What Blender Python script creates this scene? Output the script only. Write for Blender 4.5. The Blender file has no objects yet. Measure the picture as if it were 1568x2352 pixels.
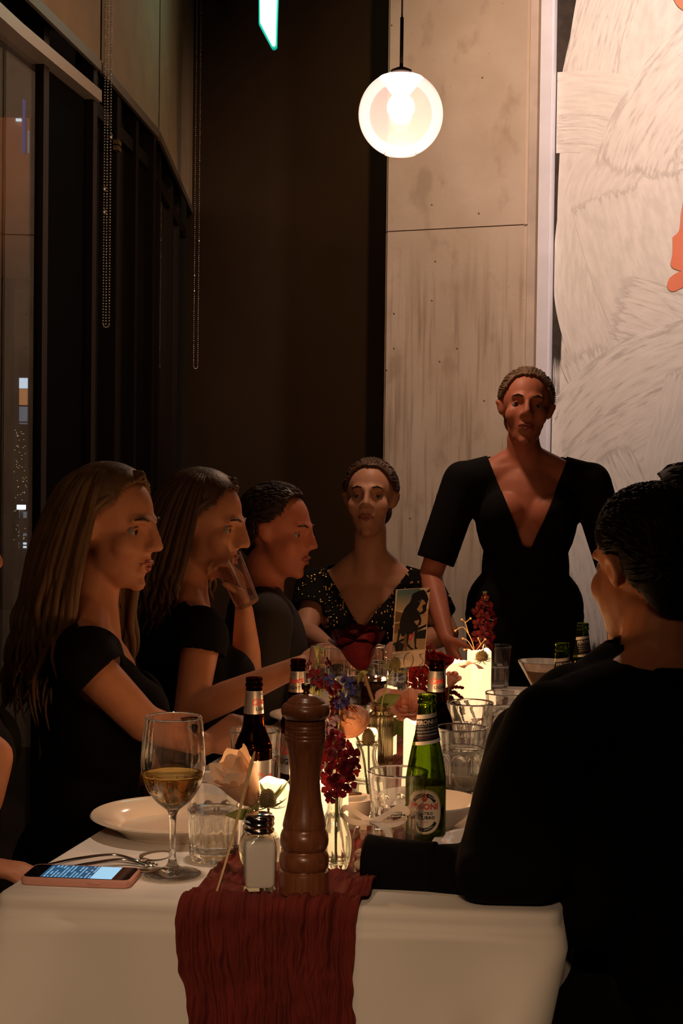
import bpy, bmesh, math, random
import numpy as np
from mathutils import Vector, Matrix, noise as mnoise

C = bpy.context.scene.collection
SC = bpy.context.scene
PI = math.pi
rnd = random.Random(7)

# ------------------------------------------------------------------ camera
FPX, CX, CY, HOR = 3500.0, 784.0, 1176.0, 1090.0
PITCH = -math.atan((CY - HOR) / FPX)
ROLL = math.radians(0.7)
EYE = Vector((0, 0, 1.315))
FW = Vector((0, math.cos(PITCH), math.sin(PITCH)))
_R0 = Vector((1, 0, 0)); _U0 = Vector((0, -math.sin(PITCH), math.cos(PITCH)))
UP = _U0 * math.cos(ROLL) - _R0 * math.sin(ROLL)
RT = _R0 * math.cos(ROLL) + _U0 * math.sin(ROLL)
cd = bpy.data.cameras.new('camera'); cam = bpy.data.objects.new('camera', cd); C.objects.link(cam)
cd.sensor_fit = 'HORIZONTAL'; cd.sensor_width = 24.0; cd.lens = FPX / 1568 * 24.0
cd.clip_start = 0.05; cd.clip_end = 200
M = Matrix.Identity(4)
for i in range(3):
    M[i][0] = RT[i]; M[i][1] = UP[i]; M[i][2] = -FW[i]; M[i][3] = EYE[i]
cam.matrix_world = M
SC.camera = cam

# ------------------------------------------------------------------ world, exposure, large lights
w = bpy.data.worlds.new('night'); SC.world = w; w.use_nodes = True
bg = w.node_tree.nodes['Background']; bg.inputs[0].default_value = (1.0, 0.62, 0.38, 1); bg.inputs[1].default_value = 0.006
SC.view_settings.view_transform = 'Standard'; SC.view_settings.look = 'None'
SC.view_settings.gamma = 1.0; SC.view_settings.use_curve_mapping = False
SC.view_settings.exposure = 0.0
try:
    SC.cycles.use_denoising = True
    SC.cycles.max_bounces = 14; SC.cycles.transmission_bounces = 12; SC.cycles.transparent_max_bounces = 20
    SC.cycles.diffuse_bounces = 4; SC.cycles.glossy_bounces = 5
    SC.cycles.sample_clamp_indirect = 4.0
    SC.cycles.caustics_reflective = False
    SC.cycles.blur_glossy = 0.4
except Exception:
    pass

def light(name, kind, loc, energy, color, size=0.1, target=None, spot=None, blend=0.5, size_y=None):
    d = bpy.data.lights.new(name, kind); d.energy = energy; d.color = color
    if kind == 'AREA':
        d.size = size
        if size_y: d.shape = 'RECTANGLE'; d.size_y = size_y
    else:
        d.shadow_soft_size = size
    if kind == 'SPOT':
        d.spot_size = spot; d.spot_blend = blend
    o = bpy.data.objects.new(name, d); C.objects.link(o); o.location = loc
    if target is not None:
        o.rotation_euler = (Vector(target) - Vector(loc)).to_track_quat('-Z', 'Y').to_euler()
    return o

# soft warm light of the dining room behind and above the camera
light('room_light', 'AREA', (-0.9, -0.6, 3.9), 12.0, (1.0, 0.56, 0.28), 1.6, (-0.1, 2.3, 0.6))
# added spot behind the camera, aimed low at the hanging front of the cloth
light('front_spot', 'SPOT', (-0.15, -1.6, 2.5), 190.0, (1.0, 0.64, 0.38), 0.15, (-0.12, 2.0, 0.33), math.radians(20), 0.7)
# track spot washes the mural; added unseen spots brighten the column and table
light('mural_spot', 'SPOT', (1.9, 4.6, 4.1), 270.0, (1.0, 0.77, 0.68), 0.06, (1.50, 6.45, 2.9), math.radians(75), 0.9)
light('column_spot', 'SPOT', (0.8, 4.3, 4.1), 180.0, (1.0, 0.56, 0.31), 0.06, (0.6, 6.9, 2.5), math.radians(62), 0.9)
light('table_spot', 'SPOT', (-0.20, 2.2, 4.1), 145.0, (1.0, 0.70, 0.50), 0.10, (-0.16, 2.36, 0.75), math.radians(15), 0.6)
light('table_spot', 'SPOT', (0.05, 3.0, 4.1), 60.0, (1.0, 0.70, 0.50), 0.10, (0.10, 3.15, 0.75), math.radians(15), 0.6)
light('outside_light', 'SPOT', (-3.2, 9.0, 5.2), 330.0, (1.0, 0.46, 0.19), 0.1, (-3.6, 16.0, 5.2), math.radians(32), 1.0)  # added orange spot that lights the stand-in facade outside

# ------------------------------------------------------------------ pixel helpers (points of the real room seen along a ray)
def ray(px, py): return FW + RT * ((px - CX) / FPX) - UP * ((py - CY) / FPX)
def at(px, py, Y):
    d = ray(px, py); return EYE + d * (Y / d.y)
def on(px, py, z=0.75):
    d = ray(px, py); return EYE + d * ((z - EYE.z) / d.z)
def onplane(px, py, p0, n):
    d = ray(px, py); return EYE + d * ((p0 - EYE).dot(n) / d.dot(n))
def pj(p):
    v = Vector(p) - EYE; k = v.dot(FW)
    return CX + FPX * v.dot(RT) / k, CY - FPX * v.dot(UP) / k
def tp(px, Y, z=0.75, zm=None):
    zz = z if zm is None else zm
    X = (px - CX) / FPX * Y
    for _ in range(4):
        X += (px - pj((X, Y, zz))[0]) / FPX * Y
    return Vector((X, Y, z))

# ------------------------------------------------------------------ materials
def mat(name, col, rough=0.5, metal=0.0, spec=0.5, emit=None, es=0.0, bump=0.0, bscale=60.0, var=0.0, vscale=8.0,
        trans=0.0, ior=1.45, sheen=0.0, stretch=None):
    m = bpy.data.materials.new(name); m.use_nodes = True
    nt = m.node_tree; b = nt.nodes['Principled BSDF']
    b.inputs['Base Color'].default_value = (*col, 1); b.inputs['Roughness'].default_value = rough
    b.inputs['Metallic'].default_value = metal; b.inputs['Specular IOR Level'].default_value = spec
    b.inputs['IOR'].default_value = ior; b.inputs['Transmission Weight'].default_value = trans
    b.inputs['Sheen Weight'].default_value = sheen
    if emit: b.inputs['Emission Color'].default_value = (*emit, 1); b.inputs['Emission Strength'].default_value = es
    if var or bump:
        tc = nt.nodes.new('ShaderNodeTexCoord'); mp = nt.nodes.new('ShaderNodeMapping')
        nt.links.new(tc.outputs['Object'], mp.inputs['Vector'])
        if stretch: mp.inputs['Scale'].default_value = stretch
        if var:
            n = nt.nodes.new('ShaderNodeTexNoise'); n.inputs['Scale'].default_value = vscale; n.inputs['Detail'].default_value = 6
            nt.links.new(mp.outputs[0], n.inputs['Vector'])
            r = nt.nodes.new('ShaderNodeValToRGB')
            r.color_ramp.elements[0].position = 0.3; r.color_ramp.elements[1].position = 0.72
            r.color_ramp.elements[0].color = (*[max(0, c * (1 - var)) for c in col], 1)
            r.color_ramp.elements[1].color = (*[min(1, c * (1 + var)) for c in col], 1)
            nt.links.new(n.outputs['Fac'], r.inputs['Fac']); nt.links.new(r.outputs['Color'], b.inputs['Base Color'])
        if bump:
            n2 = nt.nodes.new('ShaderNodeTexNoise'); n2.inputs['Scale'].default_value = bscale; n2.inputs['Detail'].default_value = 4
            nt.links.new(mp.outputs[0], n2.inputs['Vector'])
            bp = nt.nodes.new('ShaderNodeBump'); bp.inputs['Strength'].default_value = bump; bp.inputs['Distance'].default_value = 0.004
            nt.links.new(n2.outputs['Fac'], bp.inputs['Height']); nt.links.new(bp.outputs[0], b.inputs['Normal'])
    return m

def glass(name, col=(1, 1, 1), ior=1.5, rough=0.0, clear=0.08):
    m = bpy.data.materials.new(name); m.use_nodes = True; nt = m.node_tree
    nt.nodes.remove(nt.nodes['Principled BSDF'])
    g = nt.nodes.new('ShaderNodeBsdfGlass'); g.inputs['Color'].default_value = (*col, 1)
    g.inputs['IOR'].default_value = ior; g.inputs['Roughness'].default_value = rough
    t = nt.nodes.new('ShaderNodeBsdfTransparent'); t.inputs[0].default_value = (*col, 1); mx = nt.nodes.new('ShaderNodeMixShader'); mx.inputs[0].default_value = clear
    nt.links.new(g.outputs[0], mx.inputs[1]); nt.links.new(t.outputs[0], mx.inputs[2])
    nt.links.new(mx.outputs[0], nt.nodes['Material Output'].inputs['Surface'])
    return m

def thin_glass(name, tint=(1, 1, 1), ior=1.5):
    m = bpy.data.materials.new(name); m.use_nodes = True; nt = m.node_tree
    nt.nodes.remove(nt.nodes['Principled BSDF'])
    t = nt.nodes.new('ShaderNodeBsdfTransparent'); t.inputs[0].default_value = (*tint, 1)
    g = nt.nodes.new('ShaderNodeBsdfGlossy'); g.inputs['Roughness'].default_value = 0.02
    lw = nt.nodes.new('ShaderNodeLayerWeight'); lw.inputs['Blend'].default_value = 0.5
    pw = nt.nodes.new('ShaderNodeMath'); pw.operation = 'POWER'; pw.inputs[1].default_value = 5.0; nt.links.new(lw.outputs['Facing'], pw.inputs[0])
    f = nt.nodes.new('ShaderNodeMath'); f.operation = 'MULTIPLY_ADD'; r0 = ((ior - 1) / (ior + 1)) ** 2; f.inputs[1].default_value = 1 - r0; f.inputs[2].default_value = r0; nt.links.new(pw.outputs[0], f.inputs[0])
    mx = nt.nodes.new('ShaderNodeMixShader')
    nt.links.new(f.outputs[0], mx.inputs[0]); nt.links.new(t.outputs[0], mx.inputs[1]); nt.links.new(g.outputs[0], mx.inputs[2])
    nt.links.new(mx.outputs[0], nt.nodes['Material Output'].inputs['Surface'])
    return m

def petal_mat(name, col, col2=None, tr=0.35, rough=0.55):
    m = bpy.data.materials.new(name); m.use_nodes = True; nt = m.node_tree; b = nt.nodes['Principled BSDF']
    b.inputs['Roughness'].default_value = rough; b.inputs['Specular IOR Level'].default_value = 0.25
    tc = nt.nodes.new('ShaderNodeTexCoord'); n = nt.nodes.new('ShaderNodeTexNoise'); n.inputs['Scale'].default_value = 45; n.inputs['Detail'].default_value = 3
    nt.links.new(tc.outputs['Object'], n.inputs['Vector'])
    r = nt.nodes.new('ShaderNodeValToRGB'); r.color_ramp.elements[0].position = 0.35; r.color_ramp.elements[1].position = 0.65
    r.color_ramp.elements[0].color = (*col, 1); r.color_ramp.elements[1].color = (*(col2 or col), 1)
    nt.links.new(n.outputs['Fac'], r.inputs['Fac']); nt.links.new(r.outputs[0], b.inputs['Base Color'])
    t = nt.nodes.new('ShaderNodeBsdfTranslucent'); nt.links.new(r.outputs[0], t.inputs['Color'])
    mx = nt.nodes.new('ShaderNodeMixShader'); mx.inputs[0].default_value = tr
    nt.links.new(b.outputs[0], mx.inputs[1]); nt.links.new(t.outputs[0], mx.inputs[2])
    nt.links.new(mx.outputs[0], nt.nodes['Material Output'].inputs['Surface'])
    return m

# ------------------------------------------------------------------ objects
def thing(name, label, cat, loc=(0, 0, 0), rot=(0, 0, 0), group=None):
    o = bpy.data.objects.new(name, None); C.objects.link(o); o.empty_display_size = 0.05
    o.location = loc; o.rotation_euler = rot
    if label: o['label'] = label
    if cat: o['category'] = cat
    if group: o['group'] = group
    return o
def tag(o, label=None, cat=None, group=None, kind=None):
    if label: o['label'] = label
    if cat: o['category'] = cat
    if group: o['group'] = group
    if kind: o['kind'] = kind
    return o
def mesh(V, F, smooth=True, recalc=True, uv=None):
    me = bpy.data.meshes.new('m')
    me.from_pydata([tuple(v) for v in V], [], F)
    if uv is not None:
        l = me.uv_layers.new(name='UVMap')
        for p in me.polygons:
            for li in p.loop_indices: l.data[li].uv = uv[me.loops[li].vertex_index]
    if recalc:
        bm = bmesh.new(); bm.from_mesh(me); bmesh.ops.recalc_face_normals(bm, faces=bm.faces); bm.to_mesh(me); bm.free()
    if smooth: me.polygons.foreach_set('use_smooth', [True] * len(me.polygons))
    me.update(); return me
def obj(name, me, m, parent=None, label=None, kind=None, auto=None):
    o = bpy.data.objects.new(name, me); C.objects.link(o)
    if m is not None and len(me.materials) == 0: me.materials.append(m)
    if parent is not None: o.parent = parent
    if label: o['label'] = label
    if kind: o['kind'] = kind
    if auto is not None:
        me.polygons.foreach_set('use_smooth', [True] * len(me.polygons))
        me.set_sharp_from_angle(angle=math.radians(auto))
    return o
def wobj(name, V, F, m, root, label=None, smooth=True, recalc=True, kind=None, uv=None, auto=None):
    inv = root.matrix_basis.inverted()
    return obj(name, mesh([inv @ Vector(v) for v in V], F, smooth, recalc, uv), m, root, label, kind, auto)
def dup(root, loc=None, rot=None, label=None, group=None, parent=None):
    c = root.copy(); C.objects.link(c)
    if parent is not None: c.parent = parent
    if loc is not None: c.location = loc
    if rot is not None: c.rotation_euler = rot
    if label: c['label'] = label
    if group: c['group'] = group
    for ch in list(root.children): dup(ch, parent=c)
    return c

class MB:
    def __init__(s): s.V = []; s.F = []
    def add(s, V, F):
        k = len(s.V); s.V += [Vector(v) for v in V]; s.F += [[i + k for i in f] for f in F]; return s
    def box(s, c, d, R=None):
        c = Vector(c); P = []
        for x in (-.5, .5):
            for y in (-.5, .5):
                for z in (-.5, .5):
                    p = Vector((x * d[0], y * d[1], z * d[2])); P.append(c + (R @ p if R else p))
        return s.add(P, [(0, 1, 3, 2), (4, 6, 7, 5), (0, 4, 5, 1), (2, 3, 7, 6), (0, 2, 6, 4), (1, 5, 7, 3)])
    def lathe(s, prof, seg=32, c=(0, 0, 0), f=None, Mx=None):
        V, F = lathe(prof, seg, f); c = Vector(c)
        V = [(Mx @ Vector(v) if Mx else Vector(v)) + c for v in V]; return s.add(V, F)
    def tube(s, pts, rad, seg=8): return s.add(*tube(pts, rad, seg))
    def obj(s, name, m, parent=None, label=None, smooth=True, kind=None, recalc=True, auto=None):
        return obj(name, mesh(s.V, s.F, smooth, recalc), m, parent, label, kind, auto)
    def wobj(s, name, m, root, **k): return wobj(name, s.V, s.F, m, root, **k)

def lathe(prof, seg=32, f=None):
    """prof = [(r,z)...]; r==0 collapses to a point; f(theta,r,z)->r lets a section be faceted"""
    V = []; rows = []
    for (r, z) in prof:
        if r <= 1e-7: rows.append([len(V)]); V.append((0, 0, z))
        else:
            row = []
            for i in range(seg):
                t = 2 * PI * i / seg; rr = f(t, r, z) if f else r
                row.append(len(V)); V.append((rr * math.cos(t), rr * math.sin(t), z))
            rows.append(row)
    F = []
    for a, b in zip(rows[:-1], rows[1:]):
        for i in range(seg):
            j = (i + 1) % seg
            if len(a) == 1 and len(b) == 1: break
            if len(a) == 1: F.append((a[0], b[i], b[j]))
            elif len(b) == 1: F.append((a[i], a[j], b[0]))
            else: F.append((a[i], a[j], b[j], b[i]))
    return V, F
def smooth_prof(p, n=4):
    out = []
    for i in range(len(p) - 1):
        p0 = p[max(i - 1, 0)]; p1 = p[i]; p2 = p[i + 1]; p3 = p[min(i + 2, len(p) - 1)]
        for k in range(n):
            t = k / n
            out.append(tuple(max(0 if c == 0 else -9, 0.5 * ((2 * p1[c]) + (-p0[c] + p2[c]) * t + (2 * p0[c] - 5 * p1[c] + 4 * p2[c] - p3[c]) * t * t + (-p0[c] + 3 * p1[c] - 3 * p2[c] + p3[c]) * t ** 3)) for c in (0, 1)))
    out.append(p[-1]); return out
def spline(pts, n=6):
    P = [Vector(p) for p in pts]; out = []
    for i in range(len(P) - 1):
        p0 = P[max(i - 1, 0)]; p1 = P[i]; p2 = P[i + 1]; p3 = P[min(i + 2, len(P) - 1)]
        for k in range(n):
            t = k / n
            out.append(0.5 * ((2 * p1) + (-p0 + p2) * t + (2 * p0 - 5 * p1 + 4 * p2 - p3) * t * t + (-p0 + 3 * p1 - 3 * p2 + p3) * t ** 3))
    out.append(P[-1]); return out
def tube(pts, rad, seg=8):
    P = [Vector(p) for p in pts]; n = len(P)
    if not hasattr(rad, '__len__'): rad = [rad] * n
    if len(rad) != n: rad = [np.interp(i / (n - 1), np.linspace(0, 1, len(rad)), rad) for i in range(n)]
    V = []; F = []; prev = None
    for i in range(n):
        t = (P[min(i + 1, n - 1)] - P[max(i - 1, 0)])
        t = t.normalized() if t.length > 1e-9 else Vector((0, 0, 1))
        if prev is None:
            a = Vector((0, 0, 1)) if abs(t.z) < 0.9 else Vector((1, 0, 0)); u = t.cross(a).normalized()
        else: u = (prev - t * prev.dot(t)).normalized()
        prev = u; v = t.cross(u)
        for k in range(seg):
            an = 2 * PI * k / seg; V.append(P[i] + (u * math.cos(an) + v * math.sin(an)) * rad[i])
    for i in range(n - 1):
        for k in range(seg):
            j = (k + 1) % seg; F.append((i * seg + k, i * seg + j, (i + 1) * seg + j, (i + 1) * seg + k))
    F.append(tuple(range(seg))[::-1]); F.append(tuple((n - 1) * seg + k for k in range(seg)))
    return V, F
def flat_loft(pts, wid, thk, side, seg=10):
    """flattened rod (cutlery, ribbons): ellipse section, 'side' = width direction"""
    P = [Vector(p) for p in pts]; n = len(P); V = []; F = []
    wid = [np.interp(i / (n - 1), np.linspace(0, 1, len(wid)), wid) for i in range(n)]
    thk = [np.interp(i / (n - 1), np.linspace(0, 1, len(thk)), thk) for i in range(n)]
    for i in range(n):
        t = (P[min(i + 1, n - 1)] - P[max(i - 1, 0)]).normalized()
        s = (Vector(side) - t * Vector(side).dot(t)).normalized(); u = t.cross(s)
        for k in range(seg):
            a = 2 * PI * k / seg; V.append(P[i] + s * math.cos(a) * wid[i] + u * math.sin(a) * thk[i])
    for i in range(n - 1):
        for k in range(seg):
            j = (k + 1) % seg; F.append((i * seg + k, i * seg + j, (i + 1) * seg + j, (i + 1) * seg + k))
    F.append(tuple(range(seg))[::-1]); F.append(tuple((n - 1) * seg + k for k in range(seg)))
    return V, F
def sphere(c, r, seg=12, rings=8, sc=(1, 1, 1), Mx=None):
    prof = [(math.sin(PI * i / rings), -math.cos(PI * i / rings)) for i in range(rings + 1)]
    prof[0] = (0, -1); prof[-1] = (0, 1)
    V, F = lathe(prof, seg); c = Vector(c)
    return [c + ((Mx @ Vector((v[0] * r * sc[0], v[1] * r * sc[1], v[2] * r * sc[2]))) if Mx else Vector((v[0] * r * sc[0], v[1] * r * sc[1], v[2] * r * sc[2]))) for v in V], F
def grid(fn, nu, nv):
    V = [fn(i / nu, j / nv) for j in range(nv + 1) for i in range(nu + 1)]
    F = [(j * (nu + 1) + i, j * (nu + 1) + i + 1, (j + 1) * (nu + 1) + i + 1, (j + 1) * (nu + 1) + i) for j in range(nv) for i in range(nu)]
    return V, F
def rbox(hx, hy, z0, z1, r, n=4, top=0.0):
    """rounded-corner vertical prism"""
    ring = []
    for cx, cy, a0 in ((hx - r, hy - r, 0), (-hx + r, hy - r, PI / 2), (-hx + r, -hy + r, PI), (hx - r, -hy + r, 1.5 * PI)):
        for k in range(n + 1):
            a = a0 + PI / 2 * k / n; ring.append((cx + r * math.cos(a), cy + r * math.sin(a)))
    m = len(ring); V = []; F = []
    lev = [(z0, top), (z0 + top, 0), (z1 - top, 0), (z1, top)] if top else [(z0, 0), (z1, 0)]
    for z, ins in lev:
        k = 1 - ins / max(hx, hy)
        V += [(x * k, y * k, z) for x, y in ring]
    for l in range(len(lev) - 1):
        for i in range(m):
            j = (i + 1) % m; F.append((l * m + i, l * m + j, (l + 1) * m + j, (l + 1) * m + i))
    F.append(tuple(range(m))[::-1]); F.append(tuple((len(lev) - 1) * m + i for i in range(m)))
    return V, F
def text_mesh(s, size, shear=0.0, bold=0.0, spacing=1.0):
    cu = bpy.data.curves.new('t', 'FONT'); cu.body = s; cu.size = size; cu.shear = shear; cu.offset = bold; cu.space_character = spacing
    cu.align_x = 'CENTER'; cu.align_y = 'CENTER'; cu.resolution_u = 2
    o = bpy.data.objects.new('t', cu); C.objects.link(o)
    dg = bpy.context.evaluated_depsgraph_get(); dg.update()
    me = bpy.data.meshes.new_from_object(o.evaluated_get(dg))
    V = [v.co.copy() for v in me.vertices]; F = [list(p.vertices) for p in me.polygons]
    bpy.data.objects.remove(o); bpy.data.curves.remove(cu); bpy.data.meshes.remove(me)
    return V, F
def remesh(V, F, voxel, it=4, fac=0.5):
    me = bpy.data.meshes.new('tmp'); me.from_pydata([tuple(v) for v in V], [], F)
    o = bpy.data.objects.new('tmp', me); C.objects.link(o)
    r = o.modifiers.new('r', 'REMESH'); r.mode = 'VOXEL'; r.voxel_size = voxel; r.use_smooth_shade = True
    if it:
        s = o.modifiers.new('s', 'SMOOTH'); s.factor = fac; s.iterations = it
    dg = bpy.context.evaluated_depsgraph_get(); dg.update()
    out = bpy.data.meshes.new_from_object(o.evaluated_get(dg)); out.materials.clear()
    bpy.data.objects.remove(o); bpy.data.meshes.remove(me)
    return out
# ================================================================== structure
m_floor = mat('dark_floor', (0.05, 0.035, 0.025), 0.5, var=0.3, vscale=3)
m_ceil = mat('ceiling_paint', (0.06, 0.05, 0.045), 0.9)
m_dark = mat('dark_wall_paint', (0.066, 0.042, 0.025), 0.42, spec=0.4, var=0.15, vscale=2.0, bump=0.05, bscale=30)
m_frame = mat('bronze_frame', (0.018, 0.011, 0.007), 0.38, 0.5)
m_trans = mat('brushed_transom', (0.72, 0.60, 0.48), 0.33, 0.35)
m_pane = thin_glass('window_glass', (0.92, 0.92, 0.92), 1.28)
m_white = mat('white_trim_paint', (0.74, 0.75, 0.84), 0.45, bump=0.1, bscale=40, var=0.06)
m_plaster = mat('mural_ground', (0.035, 0.026, 0.020), 0.8, var=0.35, vscale=25)

def quad_slab(name, pts, thick, m, parent=None, kind='structure'):
    """pts: floor-plan polyline pair a->b with z0,z1; slab extends to the left-hand normal"""
    (ax, ay), (bx, by), z0, z1 = pts
    d = Vector((bx - ax, by - ay, 0)).normalized(); n = Vector((-d.y, d.x, 0)) * thick
    P = []
    for z in (z0, z1):
        P += [Vector((ax, ay, z)), Vector((bx, by, z)), Vector((bx, by, z)) + n, Vector((ax, ay, z)) + n]
    F = [(0, 1, 5, 4), (1, 2, 6, 5), (2, 3, 7, 6), (3, 0, 4, 7), (0, 3, 2, 1), (4, 5, 6, 7)]
    return obj(name, mesh(P, F, smooth=False), m, parent, kind=kind)

CEIL = 4.3
mb = MB(); mb.box((1.4, 3.6, -0.05), (7.2, 13.6, 0.1)); mb.obj('floor', m_floor, smooth=False, kind='structure')
mb = MB(); mb.box((1.4, 3.6, CEIL + 0.05), (7.2, 13.6, 0.1)); mb.obj('ceiling', m_ceil, smooth=False, kind='structure')

# concrete column: two pours with a joint between
m_conc = bpy.data.materials.new('board_formed_concrete'); m_conc.use_nodes = True
nt = m_conc.node_tree; b = nt.nodes['Principled BSDF']; b.inputs['Roughness'].default_value = 0.72; b.inputs['Specular IOR Level'].default_value = 0.3
tc = nt.nodes.new('ShaderNodeTexCoord')
def nz(scale, detail, mapping, lo, hi):
    mp = nt.nodes.new('ShaderNodeMapping'); mp.inputs['Scale'].default_value = mapping; nt.links.new(tc.outputs['Object'], mp.inputs[0])
    n = nt.nodes.new('ShaderNodeTexNoise'); n.inputs['Scale'].default_value = scale; n.inputs['Detail'].default_value = detail
    nt.links.new(mp.outputs[0], n.inputs['Vector'])
    r = nt.nodes.new('ShaderNodeMapRange'); r.interpolation_type = 'SMOOTHSTEP'
    r.inputs[1].default_value = lo; r.inputs[2].default_value = hi; nt.links.new(n.outputs['Fac'], r.inputs[0]); return r.outputs[0]
def mixc(a, bcol, fac):
    mx = nt.nodes.new('ShaderNodeMix'); mx.data_type = 'RGBA'
    if fac is not None: nt.links.new(fac, mx.inputs[0])
    if isinstance(a, tuple): mx.inputs[6].default_value = (*a, 1)
    else: nt.links.new(a, mx.inputs[6])
    if isinstance(bcol, tuple): mx.inputs[7].default_value = (*bcol, 1)
    else: nt.links.new(bcol, mx.inputs[7])
    return mx.outputs[2]
def mul(a, k):
    mm = nt.nodes.new('ShaderNodeMath'); mm.operation = 'MULTIPLY'; nt.links.new(a, mm.inputs[0])
    if isinstance(k, float): mm.inputs[1].default_value = k
    else: nt.links.new(k, mm.inputs[1])
    return mm.outputs[0]
sep = nt.nodes.new('ShaderNodeSeparateXYZ'); nt.links.new(tc.outputs['Object'], sep.inputs[0])
low = nt.nodes.new('ShaderNodeMapRange'); low.inputs[1].default_value = 2.42; low.inputs[2].default_value = 2.0
nt.links.new(sep.outputs['Z'], low.inputs[0])
c1 = mixc((0.46, 0.37, 0.28), (0.56, 0.47, 0.38), nz(2.2, 5, (1, 1, 1), 0.35, 0.7))
c2 = mixc(c1, (0.30, 0.23, 0.165), mul(mul(nz(34, 6, (1, 1, 0.05), 0.46, 0.70), low.outputs[0]), 0.85))
c3 = mixc(c2, (0.24, 0.18, 0.13), mul(nz(55, 2, (1, 1, 1), 0.70, 0.78), 0.55))
c4 = mixc(c3, (0.33, 0.25, 0.18), mul(nz(4, 5, (2.0, 2.0, 1.2), 0.54, 0.70), 0.6))
nt.links.new(c4, b.inputs['Base Color'])
n2 = nt.nodes.new('ShaderNodeTexNoise'); n2.inputs['Scale'].default_value = 40; nt.links.new(tc.outputs['Object'], n2.inputs['Vector'])
bp = nt.nodes.new('ShaderNodeBump'); bp.inputs['Strength'].default_value = 0.15; bp.inputs['Distance'].default_value = 0.004
nt.links.new(n2.outputs['Fac'], bp.inputs['Height']); nt.links.new(bp.outputs[0], b.inputs['Normal'])

cl = Vector(((878 - CX) / FPX * 7.0 - 0.004, 7.0, 0)); yaw_c = math.radians(-22)
wd = Vector((math.cos(yaw_c), math.sin(yaw_c), 0)); wn = Vector((-wd.y, wd.x, 0))      # along the wall to the right / away from the room
CW = 0.665
zj = onplane(1045, 524, cl, wn).z
col = thing('column', 'square board-formed concrete column behind the standing woman, with a cast joint', 'column', (cl.x, cl.y, 0), (0, 0, yaw_c))
col['kind'] = 'structure'; del col['category']
for i, (z0, z1) in enumerate(((0.0, zj - 0.0025), (zj + 0.0025, CEIL))):
    mb = MB(); mb.box((CW / 2, 0.30, (z0 + z1) / 2), (CW, 0.6, z1 - z0))
    me = mesh(mb.V, mb.F, False); bm = bmesh.new(); bm.from_mesh(me)
    bmesh.ops.bevel(bm, geom=[e for e in bm.edges if abs(e.verts[0].co.z - e.verts[1].co.z) > 0.5], offset=0.012, segments=2, affect='EDGES'); bm.to_mesh(me); bm.free()
    obj('concrete_pour', me, m_conc, col)
mb = MB(); mb.box((CW / 2, 0.30, zj), (CW - 0.012, 0.588, 0.006)); mb.obj('joint', mat('joint_mortar', (0.2, 0.15, 0.11), 0.9), col, smooth=False)  # darker filler set back in the joint between the pours
for px, py in ((905, 800), (905, 720), (942, 1190), (992, 690), (1000, 600), (1100, 490), (1108, 178), (992, 470), (900, 58), (1112, 920), (888, 850), (1010, 830), (1050, 800)):
    p = onplane(px, py, cl, wn); q = p - Vector((cl.x, cl.y, 0)); lx = q.dot(wd)
    V, F = lathe([(0, -0.0001), (0.0040, -0.0002), (0.0046, 0.0006), (0, 0.001)], 12)
    R = Matrix.Rotation(PI / 2, 3, 'X')
    obj('tie_hole', mesh([R @ Vector(v) + Vector((lx, -0.0002, q.z)) for v in V], F), mat('tie_hole_mortar', (0.27, 0.205, 0.15), 0.95), col)

# back wall, dark; reveal gap beside the column
cA = Vector((-0.845, 8.15, 0)); cB = cl + wn * 0.22 + wd * 0.05
quad_slab('wall_back', ((cA.x, cA.y), (cB.x, cB.y), 0, CEIL), 0.2, m_dark)
# faint vertical panel joint in the dark wall
# chamfer filler, white steel trim, mural wall
def along(s, off): return cl + wd * s + wn * off
px_s = lambda px, off=0.0: (onplane(px, 700, cl + wn * off, wn) - cl).dot(wd)
sA = px_s(1216); sB = px_s(1232); sC = px_s(1262)
mb = MB()
def prism(name, s0, s1, o0, o1, m, z0=0.0, z1=CEIL):
    P = [along(s0, o0), along(s1, o0), along(s1, o1), along(s0, o1)]
    V = [p + Vector((0, 0, z)) for z in (z0, z1) for p in P]
    return obj(name, mesh(V, [(0, 1, 5, 4), (1, 2, 6, 5), (2, 3, 7, 6), (3, 0, 4, 7), (0, 3, 2, 1), (4, 5, 6, 7)], False), m, kind='structure')
prism('trim_1', CW + 0.001, sB - 0.004, 0.012, 0.2, mat('sealant_strip', (0.50, 0.42, 0.36), 0.6, var=0.12, vscale=10))
prism('trim_2', sB, sC - 0.012, 0.0, 0.2, m_white)
prism('trim_3', sC - 0.011, sC, 0.008, 0.2, m_white)
MO = 0.05          # mural plane offset behind the column face
quad_slab('wall_right', ((along(sC + 0.004, MO).x, along(sC + 0.004, MO).y), (along(4.6, MO).x, along(4.6, MO).y), 0, CEIL), 0.2, m_plaster)

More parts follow.
